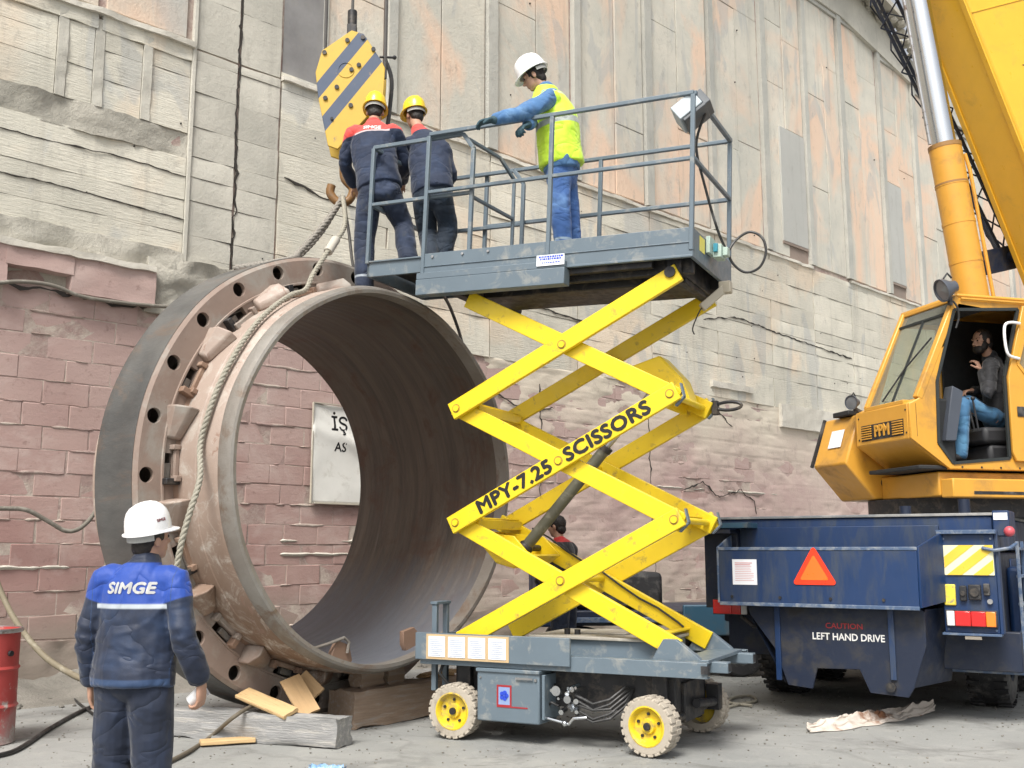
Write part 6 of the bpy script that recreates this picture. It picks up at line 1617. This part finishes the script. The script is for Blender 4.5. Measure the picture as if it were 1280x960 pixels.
# gutter over the door, hinges, seams and bolts of the cab
ub(MB().box(.60, 2.05, -.035, -.012, 3.955, 3.975), 'rain_gutter', CR, None, .004)
for k in range(7):
    b = MB(); b.cyl((.50 + k * .22, -.006, 2.295), (.50 + k * .22, .0, 2.295), .010, 8); ub(b, 'bolt', MAT['dark_steel'], None, 0)
ub(MB().box(.02, .022, -.003, .0, 2.58, 2.90), 'seam', MAT['dark_steel'], None, 0)
for zz in (2.62, 2.84):
    b = MB(); b.cyl((-.057, .06, zz), (-.0525, .06, zz), .010, 8); b.cyl((-.057, .84, zz), (-.0525, .84, zz), .010, 8); ub(b, 'bolt', MAT['dark_steel'], None, 0, split=True)
b = MB(); b.tube(smooth_pts([Vector((.50, -.03, 3.93)), Vector((.53, -.05, 3.86)), Vector((.545, -.04, 3.76)), Vector((.52, -.02, 3.66))]), .010, 7); ub(b, 'lamp_cable', MAT['cable_black'], None, 0)
# inside
b = MB(); b.box(.98, 1.50, .18, .70, 2.32, 2.55); b.box(.92, 1.46, .16, .72, 2.55, 2.72); ub(b, 'seat', MAT['seat'], None, .04)
b = MB(); b.bar((1.50, .44, 2.70), (1.66, .44, 3.50), .52, .12, (1, 0, 0)); ub(b, 'seat_back', MAT['seat'], None, .04)
b = MB(); b.box(.32, .55, .12, .80, 2.32, 2.98); ub(b, 'console', MAT['cab_inner'], None, .03)
b = MB(); b.poly([(.38, 2.55), (.50, 2.55), (.62, 3.05), (.50, 3.10)], .12, XZu(.06)); ub(b, 'control_pod', M('blue_grey_pod', (.06, .07, .09), .5), None, .01)
for i in range(3):
    b = MB(); b.cyl((.86 + i * .02, .18 + i * .08, 2.7), (.82, .18 + i * .08, 2.98), .010, 8); b.sphere((.82, .18 + i * .08, 3.0), .022, 10); ub(b, 'lever', MAT['black'], None, 0)
b = MB(); b.box(1.62, 1.95, .1, .8, 2.35, 3.2); ub(b, 'rear_bulkhead', MAT['cab_inner'], None, .02)
ub(MB().box(.70, .95, .05, .8, 3.88, 3.95), 'roof_console', MAT['cab_inner'], None, .01)
# work lamps
def work_lamp(c, f, r, tilt=0):
    c = Vector(c); f = Vector(f).normalized(); m = f.to_track_quat('Z', 'Y').to_matrix().to_4x4(); m.translation = c
    b = MB(); b.lathe([(.0001, -.8 * r), (.5 * r, -.8 * r), (.62 * r, -.3 * r), (1.0 * r, .3 * r), (1.02 * r, .62 * r), (.9 * r, .60 * r), (.88 * r, .42 * r), (.0001, .38 * r)], (0, 0, 0), 'Z', 28)
    b.v = [m @ v for v in b.v]; h = ub(b, 'work_lamp', M('lamp_body_grey', (.10, .11, .13), .35, .3), None, 0)
    b = MB(); b.lathe([(.0001, .40 * r), (.87 * r, .44 * r), (.87 * r, .50 * r), (.0001, .58 * r)], (0, 0, 0), 'Z', 28); b.v = [m @ v for v in b.v]; ub(b, 'lens', MAT['lamp_glass'], h, 0)
    b = MB(); b.bar(c - f * r * .2, c - f * r * .2 - Vector((0, 0, r * 1.5)), r * .3, r * .3, (1, 0, 0)); ub(b, 'bracket', MAT['black'], h, 0)
    b = MB(); u = Vector((0, 0, 1)); b.tube([c + f * r * .3 + u * r, c + u * r * 1.35 - f * r * .1, c - f * r * .5 + u * r * .8], r * .09, 6); ub(b, 'handle', MAT['black'], h, 0)
UI = (TM @ UM).inverted()
lc = UI @ at(1184, 361, 10.0); work_lamp(lc, (-.97, .12, -.35), .115)
lc = UI @ at(1067, 503, 10.75); work_lamp(lc, (-.9, -.35, -.1), .075)
b = MB(); b.bar(lc + Vector((0, 0, -.06)), lc + Vector((.22, .02, -.16)), .03, .03); ub(b, 'lamp_arm', MAT['black'], None, 0)
# slewing platform, far side box, counterweight
sb = [(.06, 2.92), (-.12, 2.40), (.21, 2.03), (3.6, 2.03), (3.6, 2.92)]
fb = ub(MB().poly(sb, .62, XZu(1.02)), 'winch_housing', CR, None, .02)
panel((-.12, 2.40), (.06, 2.92), 1.15, 1.45, .004, 'notice', MAT['white_paper'], fb, 0, off=.006) if False else None
d_ = Vector((.18, 0, .52)).normalized(); n_ = Vector((-d_.z, 0, d_.x))
c_ = Vector((-.03, 1.30, 2.68)); P_ = [c_ + Vector((0, sy * .12, 0)) + d_ * sz * .10 + n_ * .006 for sy, sz in ((-1, -1), (1, -1), (1, 1), (-1, 1))]
b = MB(); b.add(P_ + [p - n_ * .004 for p in P_], [(0, 1, 2, 3), (7, 6, 5, 4), (0, 4, 5, 1), (1, 5, 6, 2), (2, 6, 7, 3), (3, 7, 4, 0)]); ub(b, 'notice', MAT['white_paper'], fb, 0)
b = MB(); b.box(.0, .30, 1.10, 1.40, 2.921, 2.975); ub(b, 'vent_slot', MAT['cab_inner'], fb, .01)
b = MB(); b.cyl((.35, 1.015, 2.20), (.35, 1.03, 2.20), .055, 20); ub(b, 'drain_hole', MAT['black'], fb, 0)
b = MB(); b.bar((.065, 1.66, 2.93), (-.125, 1.66, 2.40), .03, .03); ub(b, 'rubber_strip', MAT['black'], fb, 0)
ub(MB().box(.30, 4.6, .10, 1.02, 2.02, 2.255), 'slewing_platform', CR, None, .015)
ub(MB().box(.32, 4.6, -.08, .10, 2.00, 2.18), 'side_sill', CR, None, .012)
b = MB()
for k in range(3): b.box(.55 + k * 1.1, 1.45 + k * 1.1, -.083, -.076, 2.03, 2.06)
ub(b, 'sill_slot', MAT['black'], None, 0, split=True)
b = MB(); b.cyl((1.1, .95, 1.825), (1.1, .95, 2.02), .85, 48); ub(b, 'slewing_ring', MAT['dark_steel'], None, 0)
ub(MB().box(2.3, 4.7, .2, .95, 2.27, 3.3), 'engine_housing', CR, None, .03)
ub(MB().box(3.65, 4.9, .2, 2.9, 2.05, 3.3), 'counterweight', CR, None, .04)
ub(MB().box(3.4, 4.4, 1.0, 1.12, 2.9, 3.5), 'boom_bracket', CR, None, .02); ub(MB().box(3.4, 4.4, 1.88, 2.0, 2.3, 3.5), 'boom_bracket', CR, None, .02)
# boom: box section rising steeply out of the picture
el = radians(69.5); D = Vector((-cos(el), 0, sin(el))); Nn = Vector((-sin(el), 0, -cos(el)))   # Nn = towards the boom's underside
BY0, BY1 = 1.10, 1.88; q0 = Vector((2.0, 0, 7.6)); foot = q0 - D * 6.2
def boom_sec(name, s0, s1, y0, y1, h, m, bev=.03, off=0.0):
    b = MB(); a = foot + D * s0 - Nn * (h / 2 + off); c = foot + D * s1 - Nn * (h / 2 + off); ym = (y0 + y1) / 2
    b.bar((a.x, ym, a.z), (c.x, ym, c.z), y1 - y0, h, tuple(-Nn)); return ub(b, name, m, None, bev)
boom_sec('boom', -.3, 13, BY0, BY1, 1.0, MAT['boom'])
boom_sec('boom_section', 12.9, 19, BY0 + .06, BY1 - .06, .88, MAT['boom'], .02, .06); boom_sec('boom_section', 18.9, 25.2, BY0 + .12, BY1 - .12, .76, MAT['boom'], .02, .12)
b = MB()
for yy in (BY0 + .05, BY1 - .05):
    a = foot + D * 2.0 + Nn * .012; c = foot + D * 12.8 + Nn * .012; b.bar((a.x, yy, a.z), (c.x, yy, c.z), .07, .022, tuple(Nn))
ub(b, 'wear_strip', MAT['boom'], None, .004, split=True)
for k, s in enumerate((5.6, 6.9, 8.2)):
    a = foot + D * s - Nn * .5; ub(MB().box(a.x - .08, a.x + .08, BY0 - .004, BY0 - .001, a.z - .006, a.z + .006), 'weld_mark', MAT['dark_steel'], None, 0)
tipP = foot + D * 25.2
b = MB(); b.cyl((tipP.x, BY0 + .2, tipP.z), (tipP.x, BY1 - .2, tipP.z), .35, 28); ub(b, 'boom_head', CR, None, 0)
# luffing cylinder
k0 = UI @ at(1219, 376, 11.82); k1 = UI @ at(1184, 182, 11.75); k1.y = k0.y = 1.49
dq = (k1 - k0).normalized(); k00 = k0 - dq * 2.0
b = MB(); b.cyl(k00, k1, .185, 40); ub(b, 'luffing_cylinder', CR, None, 0)
b = MB(); b.cyl(k1 - dq * .03, k1 + dq * .02, .19, 40); b.cyl(k1 - dq * .48, k1 - dq * .455, .19, 40); ub(b, 'cylinder_collar', M('cylinder_seam', (.30, .16, .05), .5), None, 0, split=True)
b = MB(); b.cyl(k1, k1 + dq * 3.6, .135, 40); ub(b, 'cylinder_rod', MAT['chrome'], None, 0)
b = MB(); pA = k1 + Vector((-.22, -.02, 0)); b.cyl(pA, pA + dq * 3.4, .02, 8); ub(b, 'guide_pipe', MAT['steel'], None, 0)
b = MB(); ho = Vector((.21, -.10, 0)); b.tube([k0 + ho, k1 - dq * .3 + ho, k1 - dq * .1 + ho * .9], .022, 8); ub(b, 'hydraulic_pipe', CR, None, 0)
for t_ in (.25, .5, .75):
    c_ = k0.lerp(k1, t_); b = MB(); b.cyl(c_ - dq * .02, c_ + dq * .02, .189, 36); ub(b, 'pipe_clamp', CR, None, 0)
for s_ in (4.0, 6.4, 8.8):
    a = foot + D * s_ - Nn * .5; b = MB(); b.bar(a - Nn * -.49, a - Nn * .49, .010, .012, (0, 1, 0)); 
    b.v = [v + Vector((0, BY0 - .003 - a.y, 0)) for v in b.v]; ub(b, 'weld_seam', MAT['boom'], None, 0)
# stowed lattice jib along the boom
lm = MAT['navy_dark']; lb_ = MB(); j0 = UI @ at(1262, 322, 12.7); j1 = UI @ at(1104, -10, 13.2)
dj = (j1 - j0); Lj = dj.length; dj.normalize(); j1 = j0 + dj * (Lj * 1.9); Lj *= 1.9; sj = dj.cross(Vector((0, 1, 0))).normalized(); yj = Vector((0, 1, 0))
ch = [(-.02, -.20), (-.02, .22), (.30, 0)]
def cj(i, t): w_ = .45 + .55 * min(1, t * Lj / 1.2); return j0 + dj * (t * Lj) + sj * ch[i][0] * w_ + yj * ch[i][1] * w_
for i in range(3): lb_.cyl(cj(i, 0), cj(i, 1), .024, 8)
nb = 22
for k in range(nb):
    for i in range(3):
        a, c = cj(i, k / nb), cj((i + 1) % 3, (k + (1 if k % 2 == 0 else 0)) / nb); c = cj((i + 1) % 3, (k + 1) / nb) if k % 2 == 0 else c; a = cj(i, (k + 1) / nb) if k % 2 else a
        lb_.cyl(a, c, .011, 6)
ub(lb_, 'lattice_jib', lm, None, 0)
b = MB(); b.bar(j0 + sj * -.1, j0 + sj * .42, .3, .07, (0, 1, 0)); b.cyl(j0 + Vector((0, -.2, 0)), j0 + Vector((0, .25, 0)), .07, 12); ub(b, 'jib_foot', lm, None, 0)

# operator sitting in the cab
def cabp(px, py, w_):
    k = at(px, py, 1.0); d = Vector((k.x, 1.0, k.z - 1.5)); n = UW; o_ = Vector((3.86, 9.9, 0)) + UW * w_; s = n.dot(o_ - Vector((0, 0, 1.5))) / n.dot(d); return Vector((0, 0, 1.5)) + d * s
J = dict(pe=cabp(1246, 520, .44), ch=cabp(1244, 477, .44), ne=cabp(1237, 447, .44), he=cabp(1227, 427, .42), shL=cabp(1238, 458, .27), shR=cabp(1243, 456, .60), elL=cabp(1236, 492, .20), wrL=cabp(1226, 463, .33), elR=cabp(1240, 490, .66), wrR=cabp(1215, 488, .55),
         hiL=cabp(1242, 522, .35), hiR=cabp(1242, 520, .53), knL=cabp(1206, 505, .30), knR=cabp(1204, 503, .56), anL=cabp(1200, 566, .28), anR=cabp(1198, 560, .56))
J['toL'] = J['anL'] - UV; J['toR'] = J['anR'] - UV
person('bearded crane driver in black jacket and light jeans sitting in the open cab', J, -UV * 1 + Vector((0, -.12, -.12)), jacket=(cloth('black_jacket', (.012, .012, .014), [], fade=(.03, .03, .035)), {}), trousers=(cloth('pale_blue_jeans', (.04, .13, .25), fade=(.08, .22, .36)),),
       hands={'L': dict(d=(-.45, -.1, 1), p=(-.6, .5, 0), curl=.9, t=1, sc=1.0), 'R': dict(d=(-1, -.2, -.2), p=(0, 0, -1), curl=.7, t=-1)}, hem=.0, loc=J['pe'] - Vector((0, 0, .1)), build=.95, head_s=1.06, beard=True, legw=.86, fk=.1)

# ------------------------------------------------------------------ hook block, hanging over the ring on its ropes
HP = at(440, 118, 10.35)
hk = thing('hook_block', 'yellow crane hook block with blue-grey diagonal stripes hanging over the workers', 'hook block', (HP.x, HP.y, HP.z), radians(4))
Mh = MW['hook_block']
def hp_(px, py): k = Mh.inverted() @ at(px, py, 10.35); return (k.x, k.z)
out = [hp_(*p) for p in ((405, 73), (441, 47), (456, 51), (478, 84), (482, 92), (480, 130), (424, 194), (412, 190), (400, 130), (397, 100))]
ms, nt, bs, vec = base_mat('striped_hook_plate')
sep = N(nt, 'ShaderNodeSeparateXYZ'); nt.links.new(vec, sep.inputs[0])
tt = math_n(nt, 'SUBTRACT', math_n(nt, 'MULTIPLY', sep.outputs['Z'], .588), math_n(nt, 'MULTIPLY', sep.outputs['X'], .809))
d2_ = math_n(nt, 'ABSOLUTE', math_n(nt, 'SUBTRACT', math_n(nt, 'ABSOLUTE', math_n(nt, 'SUBTRACT', tt, .115)), .135))
stp = ramp(nt, d2_, .058, .063, 1, 0); n_t = ntex(nt, vec, 5, 7, .7)
cc = mix(nt, stp, mix(nt, n_t, (.48, .31, .035), (.60, .39, .05)), mix(nt, n_t, (.035, .06, .11), (.07, .09, .14)))
cc = mix(nt, ramp(nt, ntex(nt, vec, 9, 9, .75), .60, .68), cc, (.25, .18, .10)); nt.links.new(cc, bs.inputs['Base Color']); bs.inputs['Roughness'].default_value = .55
b = MB(); b.poly(out, .03, XZ(-.13)); b.build('side_plate', ms, hk, bevel=.006)
b = MB(); b.poly([(x + .0, z) for x, z in out], .03, XZ(.16)); b.build('side_plate', ms, hk, bevel=.006)
for px, py in ((408, 76), (436, 40), (468, 70), (409, 132), (417, 157), (441, 96), (423, 118), (450, 90), (440, 140), (455, 56)):
    x, z = hp_(px, py) if py > 45 else hp_(436, 60); b = MB(); b.cyl((x, -.16, z), (x, -.178, z), .016 if py % 2 else .024, 8); b.build('bolt', MAT['dark_steel'], hk)
x, z = hp_(434, 96); b = MB(); b.lathe([(.075, -.003), (.088, -.003), (.088, .003), (.075, .003)], (x, -.163, z), 'Y', 28); b.build('sheave_cap', ms, hk)
for k in range(3): 
    b = MB(); b.lathe([(.10, -.022), (.24, -.022), (.225, 0), (.24, .022), (.10, .022)], (x + .04, -.07 + k * .07, z), 'Y', 36); b.build('sheave', MAT['dark_steel'], hk)
b = MB(); b.cyl((x + .04, -.125, z), (x + .04, .155, z), .1, 20); b.build('axle', MAT['dark_steel'], hk)
hx, hz = hp_(430, 200)
cpts = [Vector((hx, 0, hz + .12)), Vector((hx, 0, hz - .12)), Vector((hx + .02, 0, hz - .22)), Vector((hx + .10, 0, hz - .32)), Vector((hx + .06, 0, hz - .44)), Vector((hx - .05, 0, hz - .46)), Vector((hx - .13, 0, hz - .37)), Vector((hx - .12, 0, hz - .28))]
MB().tube(smooth_pts(cpts, 5), [.05] * 10 + [.045] * 12 + [.055] * 8 + [.02] * 6 if False else .045, 12).build('hook', M('rusty_hook', (.20, .10, .03), .5, dirt=((.15, .1, .06), .3, 9)), hk)
b = MB(); g0 = Vector((*hp_(440, 47), 0)); x0, z0 = hp_(440, 40)
b.box(x0 - .05, x0 + .05, -.05, .05, z0 - .12, z0 + .07); b.cyl((x0, 0, z0 + .05), (x0, 0, z0 + .24), .05, 12); b.build('rope_socket', MAT['dark_steel'], hk, bevel=.008)
topz = 26 - HP.z
for px, dy_ in ((407, -.06), (481, .04)):
    xx, zz = hp_(px, 84); b = MB(); b.cyl((xx, dy_, zz - .1), (xx, dy_, topz), .019, 8); b.build('hoist_rope', MAT['wire_rope'], hk)
b = MB(); b.cyl((x0, 0, z0 + .2), (x0, 0, topz), .016, 8); b.build('hoist_rope', MAT['wire_rope'], hk)
xx, zz = hp_(481, 68); b = MB(); b.cyl((xx - .06, .04, zz), (xx + .10, .04, zz), .014, 8); b.sphere((xx + .1, .04, zz), .024, 8); b.build('rope_clamp', MAT['dark_steel'], hk)
b = MB(); b.tube(smooth_pts([Vector((*hp_(481, 70), 0)).xzy if False else Vector((hp_(481, 70)[0], .05, hp_(481, 70)[1])), Vector((hp_(489, 95)[0], .05, hp_(489, 95)[1])), Vector((hp_(487, 130)[0], .05, hp_(487, 130)[1])), Vector((hp_(483, 160)[0], .05, hp_(483, 160)[1]))]), .022, 8); b.build('guard_bar', MAT['dark_steel'], hk)

# slings from the hook to the ring, ropes and cables
def rope(name, label, cat, pts, r, m, k=6, n=8, grp=None, laid=0):
    P = smooth_pts([Vector(p) for p in pts], k); b = MB()
    if laid:                                           # three strands laid round each other
        Q = [P[0]]; 
        for a, c in zip(P, P[1:]):
            q = max(1, int((c - a).length / .012)); Q += [a.lerp(c, (i + 1) / q) for i in range(q)]
        u = None; S = [[], [], []]; L = 0
        for i, p in enumerate(Q):
            d = (Q[min(i + 1, len(Q) - 1)] - Q[max(i - 1, 0)]).normalized()
            u = d.orthogonal().normalized() if u is None else (u - d * u.dot(d)).normalized(); v = d.cross(u)
            if i: L += (p - Q[i - 1]).length
            for j in range(3): a = L / laid * 2 * pi + j * 2 * pi / 3; S[j].append(p + (u * cos(a) + v * sin(a)) * r * .5)
        for st in S: b.tube(st, r * .56, 6)
    else: b.tube(P, r, n)
    o = b.build(name, m, None, angle=60); return tag(o, label, cat, grp)
def ring_surf(ang, y, r=RO, lift_=.02):
    m = MW['kiln_ring']; return m @ Vector(((r + lift_) * cos(ang), y, RC[2] + (r + lift_) * sin(ang)))
HK = Mh @ Vector((hx + .0, 0, hz - .40))
rope('wire_sling', 'left wire sling running from the crane hook down over the top of the drilled flange', 'sling', [HK, at(410, 275, 10.2), at(375, 315, 9.95), ring_surf(radians(101), F0 + .30, RF, .03), ring_surf(radians(112), F0 + .62, RF, .03)], .032, MAT['sling'], laid=.16)
rope('wire_sling', 'second wire sling crossing behind the first toward the back of the flange', 'sling', [HK, at(402, 290, 10.4), at(368, 326, 10.35), at(340, 340, 10.6), ring_surf(radians(108), 1.6, RO, .03)], .028, MAT['sling'], laid=.16)
rope('wire_sling', 'thin sling leg dropping from the hook behind the standing worker', 'sling', [HK, at(436, 290, 10.1), at(441, 330, 9.9), ring_surf(radians(88), .5, RO, .05)], .016, MAT['wire_rope'])
m_ = at(414, 308, 9.32)
b = rope('hand_rope', 'pale thick rope falling from the hook across the shell and hanging down its left side', 'rope', [HK, at(431, 282, 9.55), m_, at(392, 342, 9.02)] + [ring_surf(radians(a), y, RO, .045) for a, y in ((112, .42), (119, .36), (127, .30), (135, .27), (143, .24), (151, .23), (159, .24), (167, .26), (175, .29))] + [at(250, 598, 7.78), at(238, 638, 7.70), at(226, 682, 7.68), at(217, 735, 7.70)], .024, MAT['rope'], laid=.14)
p_ = at(420, 299, 9.39); q_ = at(410, 315, 9.27)
o = MB().cyl(p_, q_, .042, 14).build('rope_thimble', M('pale_sleeve', (.45, .42, .36), .7), None); o.parent = b; o.matrix_parent_inverse = Matrix.Identity(4)
# cables on the wall and yard
def wl_(t, z, y=-.09): return MW['factory_wall'] @ Vector((t, y, z))
w1 = [MW['factory_wall'] @ (on_wall(px, py, -.12) + Vector((0, -.12, 0))) for px, py in ((-40, 636), (0, 636), (28, 638), (55, 652), (78, 664), (98, 658), (116, 634), (119, 600), (120, 560))]
rope('cable', 'dark cable sagging across the red blocks to the left of the ring', 'cable', w1, .024, MAT['hose'])
w2 = [MW['factory_wall'] @ (on_wall(px, py, -.25) + Vector((0, -.2, 0))) for px, py in ((-30, 362), (0, 357), (30, 357), (60, 362), (95, 375), (150, 383), (200, 387))]
rope('cable', 'thin double cable running under the broken beam at the upper left', 'cable', w2, .022, MAT['hose'])
w3 = [at(-14, 700, 9.9), at(2, 742, 9.9), at(22, 780, 9.8), at(55, 820, 9.7), at(90, 843, 9.6), at(112, 852, 9.5)]
rope('hose', 'tan hose curving down from the left edge past the barrel', 'hose', w3, .028, M('tan_hose', (.20, .17, .115), .75, dirt=((.32, .29, .22), .3, 9)))
def gnd(px, py, z=.02):
    k = at(px, py, 1.0); s = (z - 1.5) / (k.z - 1.5); return Vector((k.x * s, s, z))
rope('cable', 'black cable lying on the ground from the barrel to the man in front', 'cable', [gnd(-30, 948), gnd(0, 944), gnd(25, 935), gnd(60, 912), gnd(95, 892), gnd(125, 880), gnd(160, 878)], .018, MAT['cable_black'])
rope('cable', 'thin black cable looping on the ground behind the man in front', 'cable', [gnd(60, 862, .02), gnd(85, 868, .02), gnd(105, 884, .02), gnd(140, 902), gnd(230, 905), gnd(300, 896), gnd(345, 880)], .012, MAT['cable_black'])
rope('hose', 'brown hose lying over the grey timber behind the man in front', 'hose', [gnd(205, 955), gnd(235, 940), gnd(262, 922), at(290, 898, 8.45), at(312, 884, 8.62), at(330, 878, 8.9), gnd(345, 872, .1)], .017, M('brown_hose', (.13, .11, .08), .75))
rope('rope', 'rope scrap lying on the ground behind the right wheel of the lift', 'rope', [gnd(906, 885), gnd(925, 880), gnd(945, 876), gnd(938, 870), gnd(918, 872), gnd(912, 878), gnd(940, 882)], .014, MAT['rope'])
rope('cable', 'dark cable sloping down behind the platform over the ring edge', 'cable', [at(553, 366, 9.3), at(563, 385, 9.9), at(573, 412, 10.4), at(578, 430, 10.9)], .017, MAT['cable_black'])

# red and white barrel at the left edge
bc = gnd(-34, 930, 0); brl = thing('oil_drum', 'rusty red and grey steel drum standing at the left edge by the wall', 'barrel', (bc.x, bc.y, 0))
mB, nt, bB, vec = base_mat('peeling_red_drum'); sep = N(nt, 'ShaderNodeSeparateXYZ'); nt.links.new(vec, sep.inputs[0])
n1 = ntex(nt, vec, 3.5, 9, .7); cc = mix(nt, ramp(nt, math_n(nt, 'ADD', sep.outputs['Z'], math_n(nt, 'MULTIPLY', n1, .9)), .42, .80), (.33, .30, .28), (.38, .05, .045))
cc = mix(nt, ramp(nt, ntex(nt, vec, 6, 9, .75), .56, .62), cc, (.38, .34, .31)); nt.links.new(cc, bB.inputs['Base Color']); bB.inputs['Roughness'].default_value = .6; bump(nt, bB, n1, .3, .01)
R_ = .29; pf = [(.0001, .0), (R_, .0), (R_ + .008, .012), (R_, .03), (R_, .27), (R_ + .014, .29), (R_, .31), (R_, .56), (R_ + .014, .58), (R_, .60), (R_, .85), (R_ + .010, .865), (R_ + .010, .88), (R_ - .012, .88), (R_ - .012, .862), (.0001, .862)]
MB().lathe(pf, (0, 0, 0), 'Z', 56, closed=False, warp=lambda t, r, h: .004 * sin(t * 3 + h * 5) if r > .2 else 0).build('drum_body', mB, brl, angle=28)
MB().lathe([(R_ + .012, .855), (R_ + .020, .87), (R_ + .012, .888), (R_ - .005, .888), (R_ - .005, .87)], (0, 0, 0), 'Z', 56).build('drum_rim', MAT['steel'], brl)
MB().cyl((.285, -.10, .70), (.305, -.107, .70), .022, 12).build('bung', MAT['dark_steel'], brl)

# rag on the ground
rg = gnd(1088, 905, 0); b = MB(); vs = []; fs = []; NX, NY = 90, 46
e0_, e1_ = gnd(1010, 915, 0), gnd(1168, 890, 0)
for j in range(NY + 1):
    for i in range(NX + 1):
        u, v = i / NX, j / NY; base = e0_.lerp(e1_, u); wd = .50 * (sin(pi * min(1, max(0, u * .96 + .04))) ** .6) * (.75 + .4 * nz((u * 4, 3, 0), 1, 3)) + .05
        p = base + Vector((.12, 1, 0)).normalized() * (v - .5) * wd * (1 if u < .6 else 1 - (u - .6) * 1.5)
        f1 = 1 - abs(noise.noise(Vector((u * 5, v * 3, 1.3)))) * 2.2; f2 = 1 - abs(noise.noise(Vector((u * 11, v * 6, 4)))) * 2.2
        z = .010 + .06 * max(0, f1) ** 1.6 * sin(pi * v) ** .7 + .026 * max(0, f2) * sin(pi * v) + (.03 * u if v > .3 else 0) * sin(pi * v)
        vs.append(p + Vector((nz((u * 6, v * 6, 9), 1, 2) * .03, nz((u * 6, v * 6, 2), 1, 2) * .03, z)))
for j in range(NY):
    for i in range(NX): a = j * (NX + 1) + i; fs.append((a, a + 1, a + NX + 2, a + NX + 1))
b.add(vs, fs); mr, nt, br, vec = base_mat('stained_rag'); c = mix(nt, ramp(nt, ntex(nt, vec, 2.6, 5, .6), .56, .63), (.56, .50, .44), (.22, .10, .05)); c = mix(nt, ramp(nt, ntex(nt, vec, 7, 8, .7), .5, .7), c, (.45, .36, .28))
nt.links.new(c, br.inputs['Base Color']); br.inputs['Roughness'].default_value = .9; bump(nt, br, ntex(nt, vec, 70, 4), .3, .004)
o = b.build('rag', mr, None, angle=120); tag(o, 'crumpled off-white rag with brown stains lying on the ground before the truck', 'rag')
so_ = o.modifiers.new('s', 'SOLIDIFY'); so_.thickness = .006
# blue wrapper at the bottom edge of the picture
c0_ = gnd(408, 966, 0); b = MB(); vs = []; fs = []
for j in range(9):
    for i in range(15):
        u, v = i / 14, j / 8; vs.append(c0_ + Vector(((u - .5) * .24 + nz((u * 3, v * 3, 0), 1, 2) * .03, (v - .5) * .12 + nz((u * 3, v * 3, 5), 1, 2) * .03, .012 + .05 * max(0, 1 - abs(noise.noise(Vector((u * 6, v * 4, 2)))) * 2.4) * sin(pi * v))))
for j in range(8):
    for i in range(14): a = j * 15 + i; fs.append((a, a + 1, a + 16, a + 15))
b.add(vs, fs); o = b.build('plastic_wrapper', M('pale_blue_plastic', (.22, .38, .58), .3, dirt=((.6, .65, .7), .4, 14)), None, angle=120); tag(o, 'crumpled pale blue plastic wrapper lying on the ground in front', 'wrapper')
s_ = o.modifiers.new('s', 'SOLIDIFY'); s_.thickness = .002

# low dark trailer parked behind the lift
tz = thing('low_trailer', 'dark blue low trailer bed parked behind the lift by the wall', 'trailer', (1.45, 12.9, 0), radians(6))
MB().box(-1.15, 1.9, -.3, 1.5, .62, .80).build('bed', MAT['navy_dark'], tz, bevel=.02)
MB().box(.55, 1.95, -.36, -.3, .50, .86).build('side_beam', MAT['teal'], tz, bevel=.015)
MB().box(-1.18, .55, -.36, -.3, .66, .72).build('side_beam', MAT['navy_edge'], tz, bevel=.006)
MB().box(-1.22, -.78, -.42, .3, .62, 1.30).build('headboard', MAT['navy'], tz, bevel=.02)
MB().box(-1.12, -.86, -.46, -.42, 1.02, 1.05).build('grab_rail', MAT['white'], tz, bevel=.008)
MB().box(-.7, .35, -.2, .9, .80, 1.24).build('covered_load', MAT['black'], tz, bevel=.06)
for x in (-.6, 1.3):
    for y in (-.1, 1.3):
        b = MB(); b.lathe([(.16, -.1), (.27, -.1), (.30, -.07), (.30, .07), (.27, .1), (.16, .1)], (x, y, .30), 'Y', 32); b.build('tyre', MAT['black'], tz); b = MB(); b.cyl((x, y - .08, .30), (x, y + .08, .30), .165, 20); b.build('rim', MAT['dark_steel'], tz)
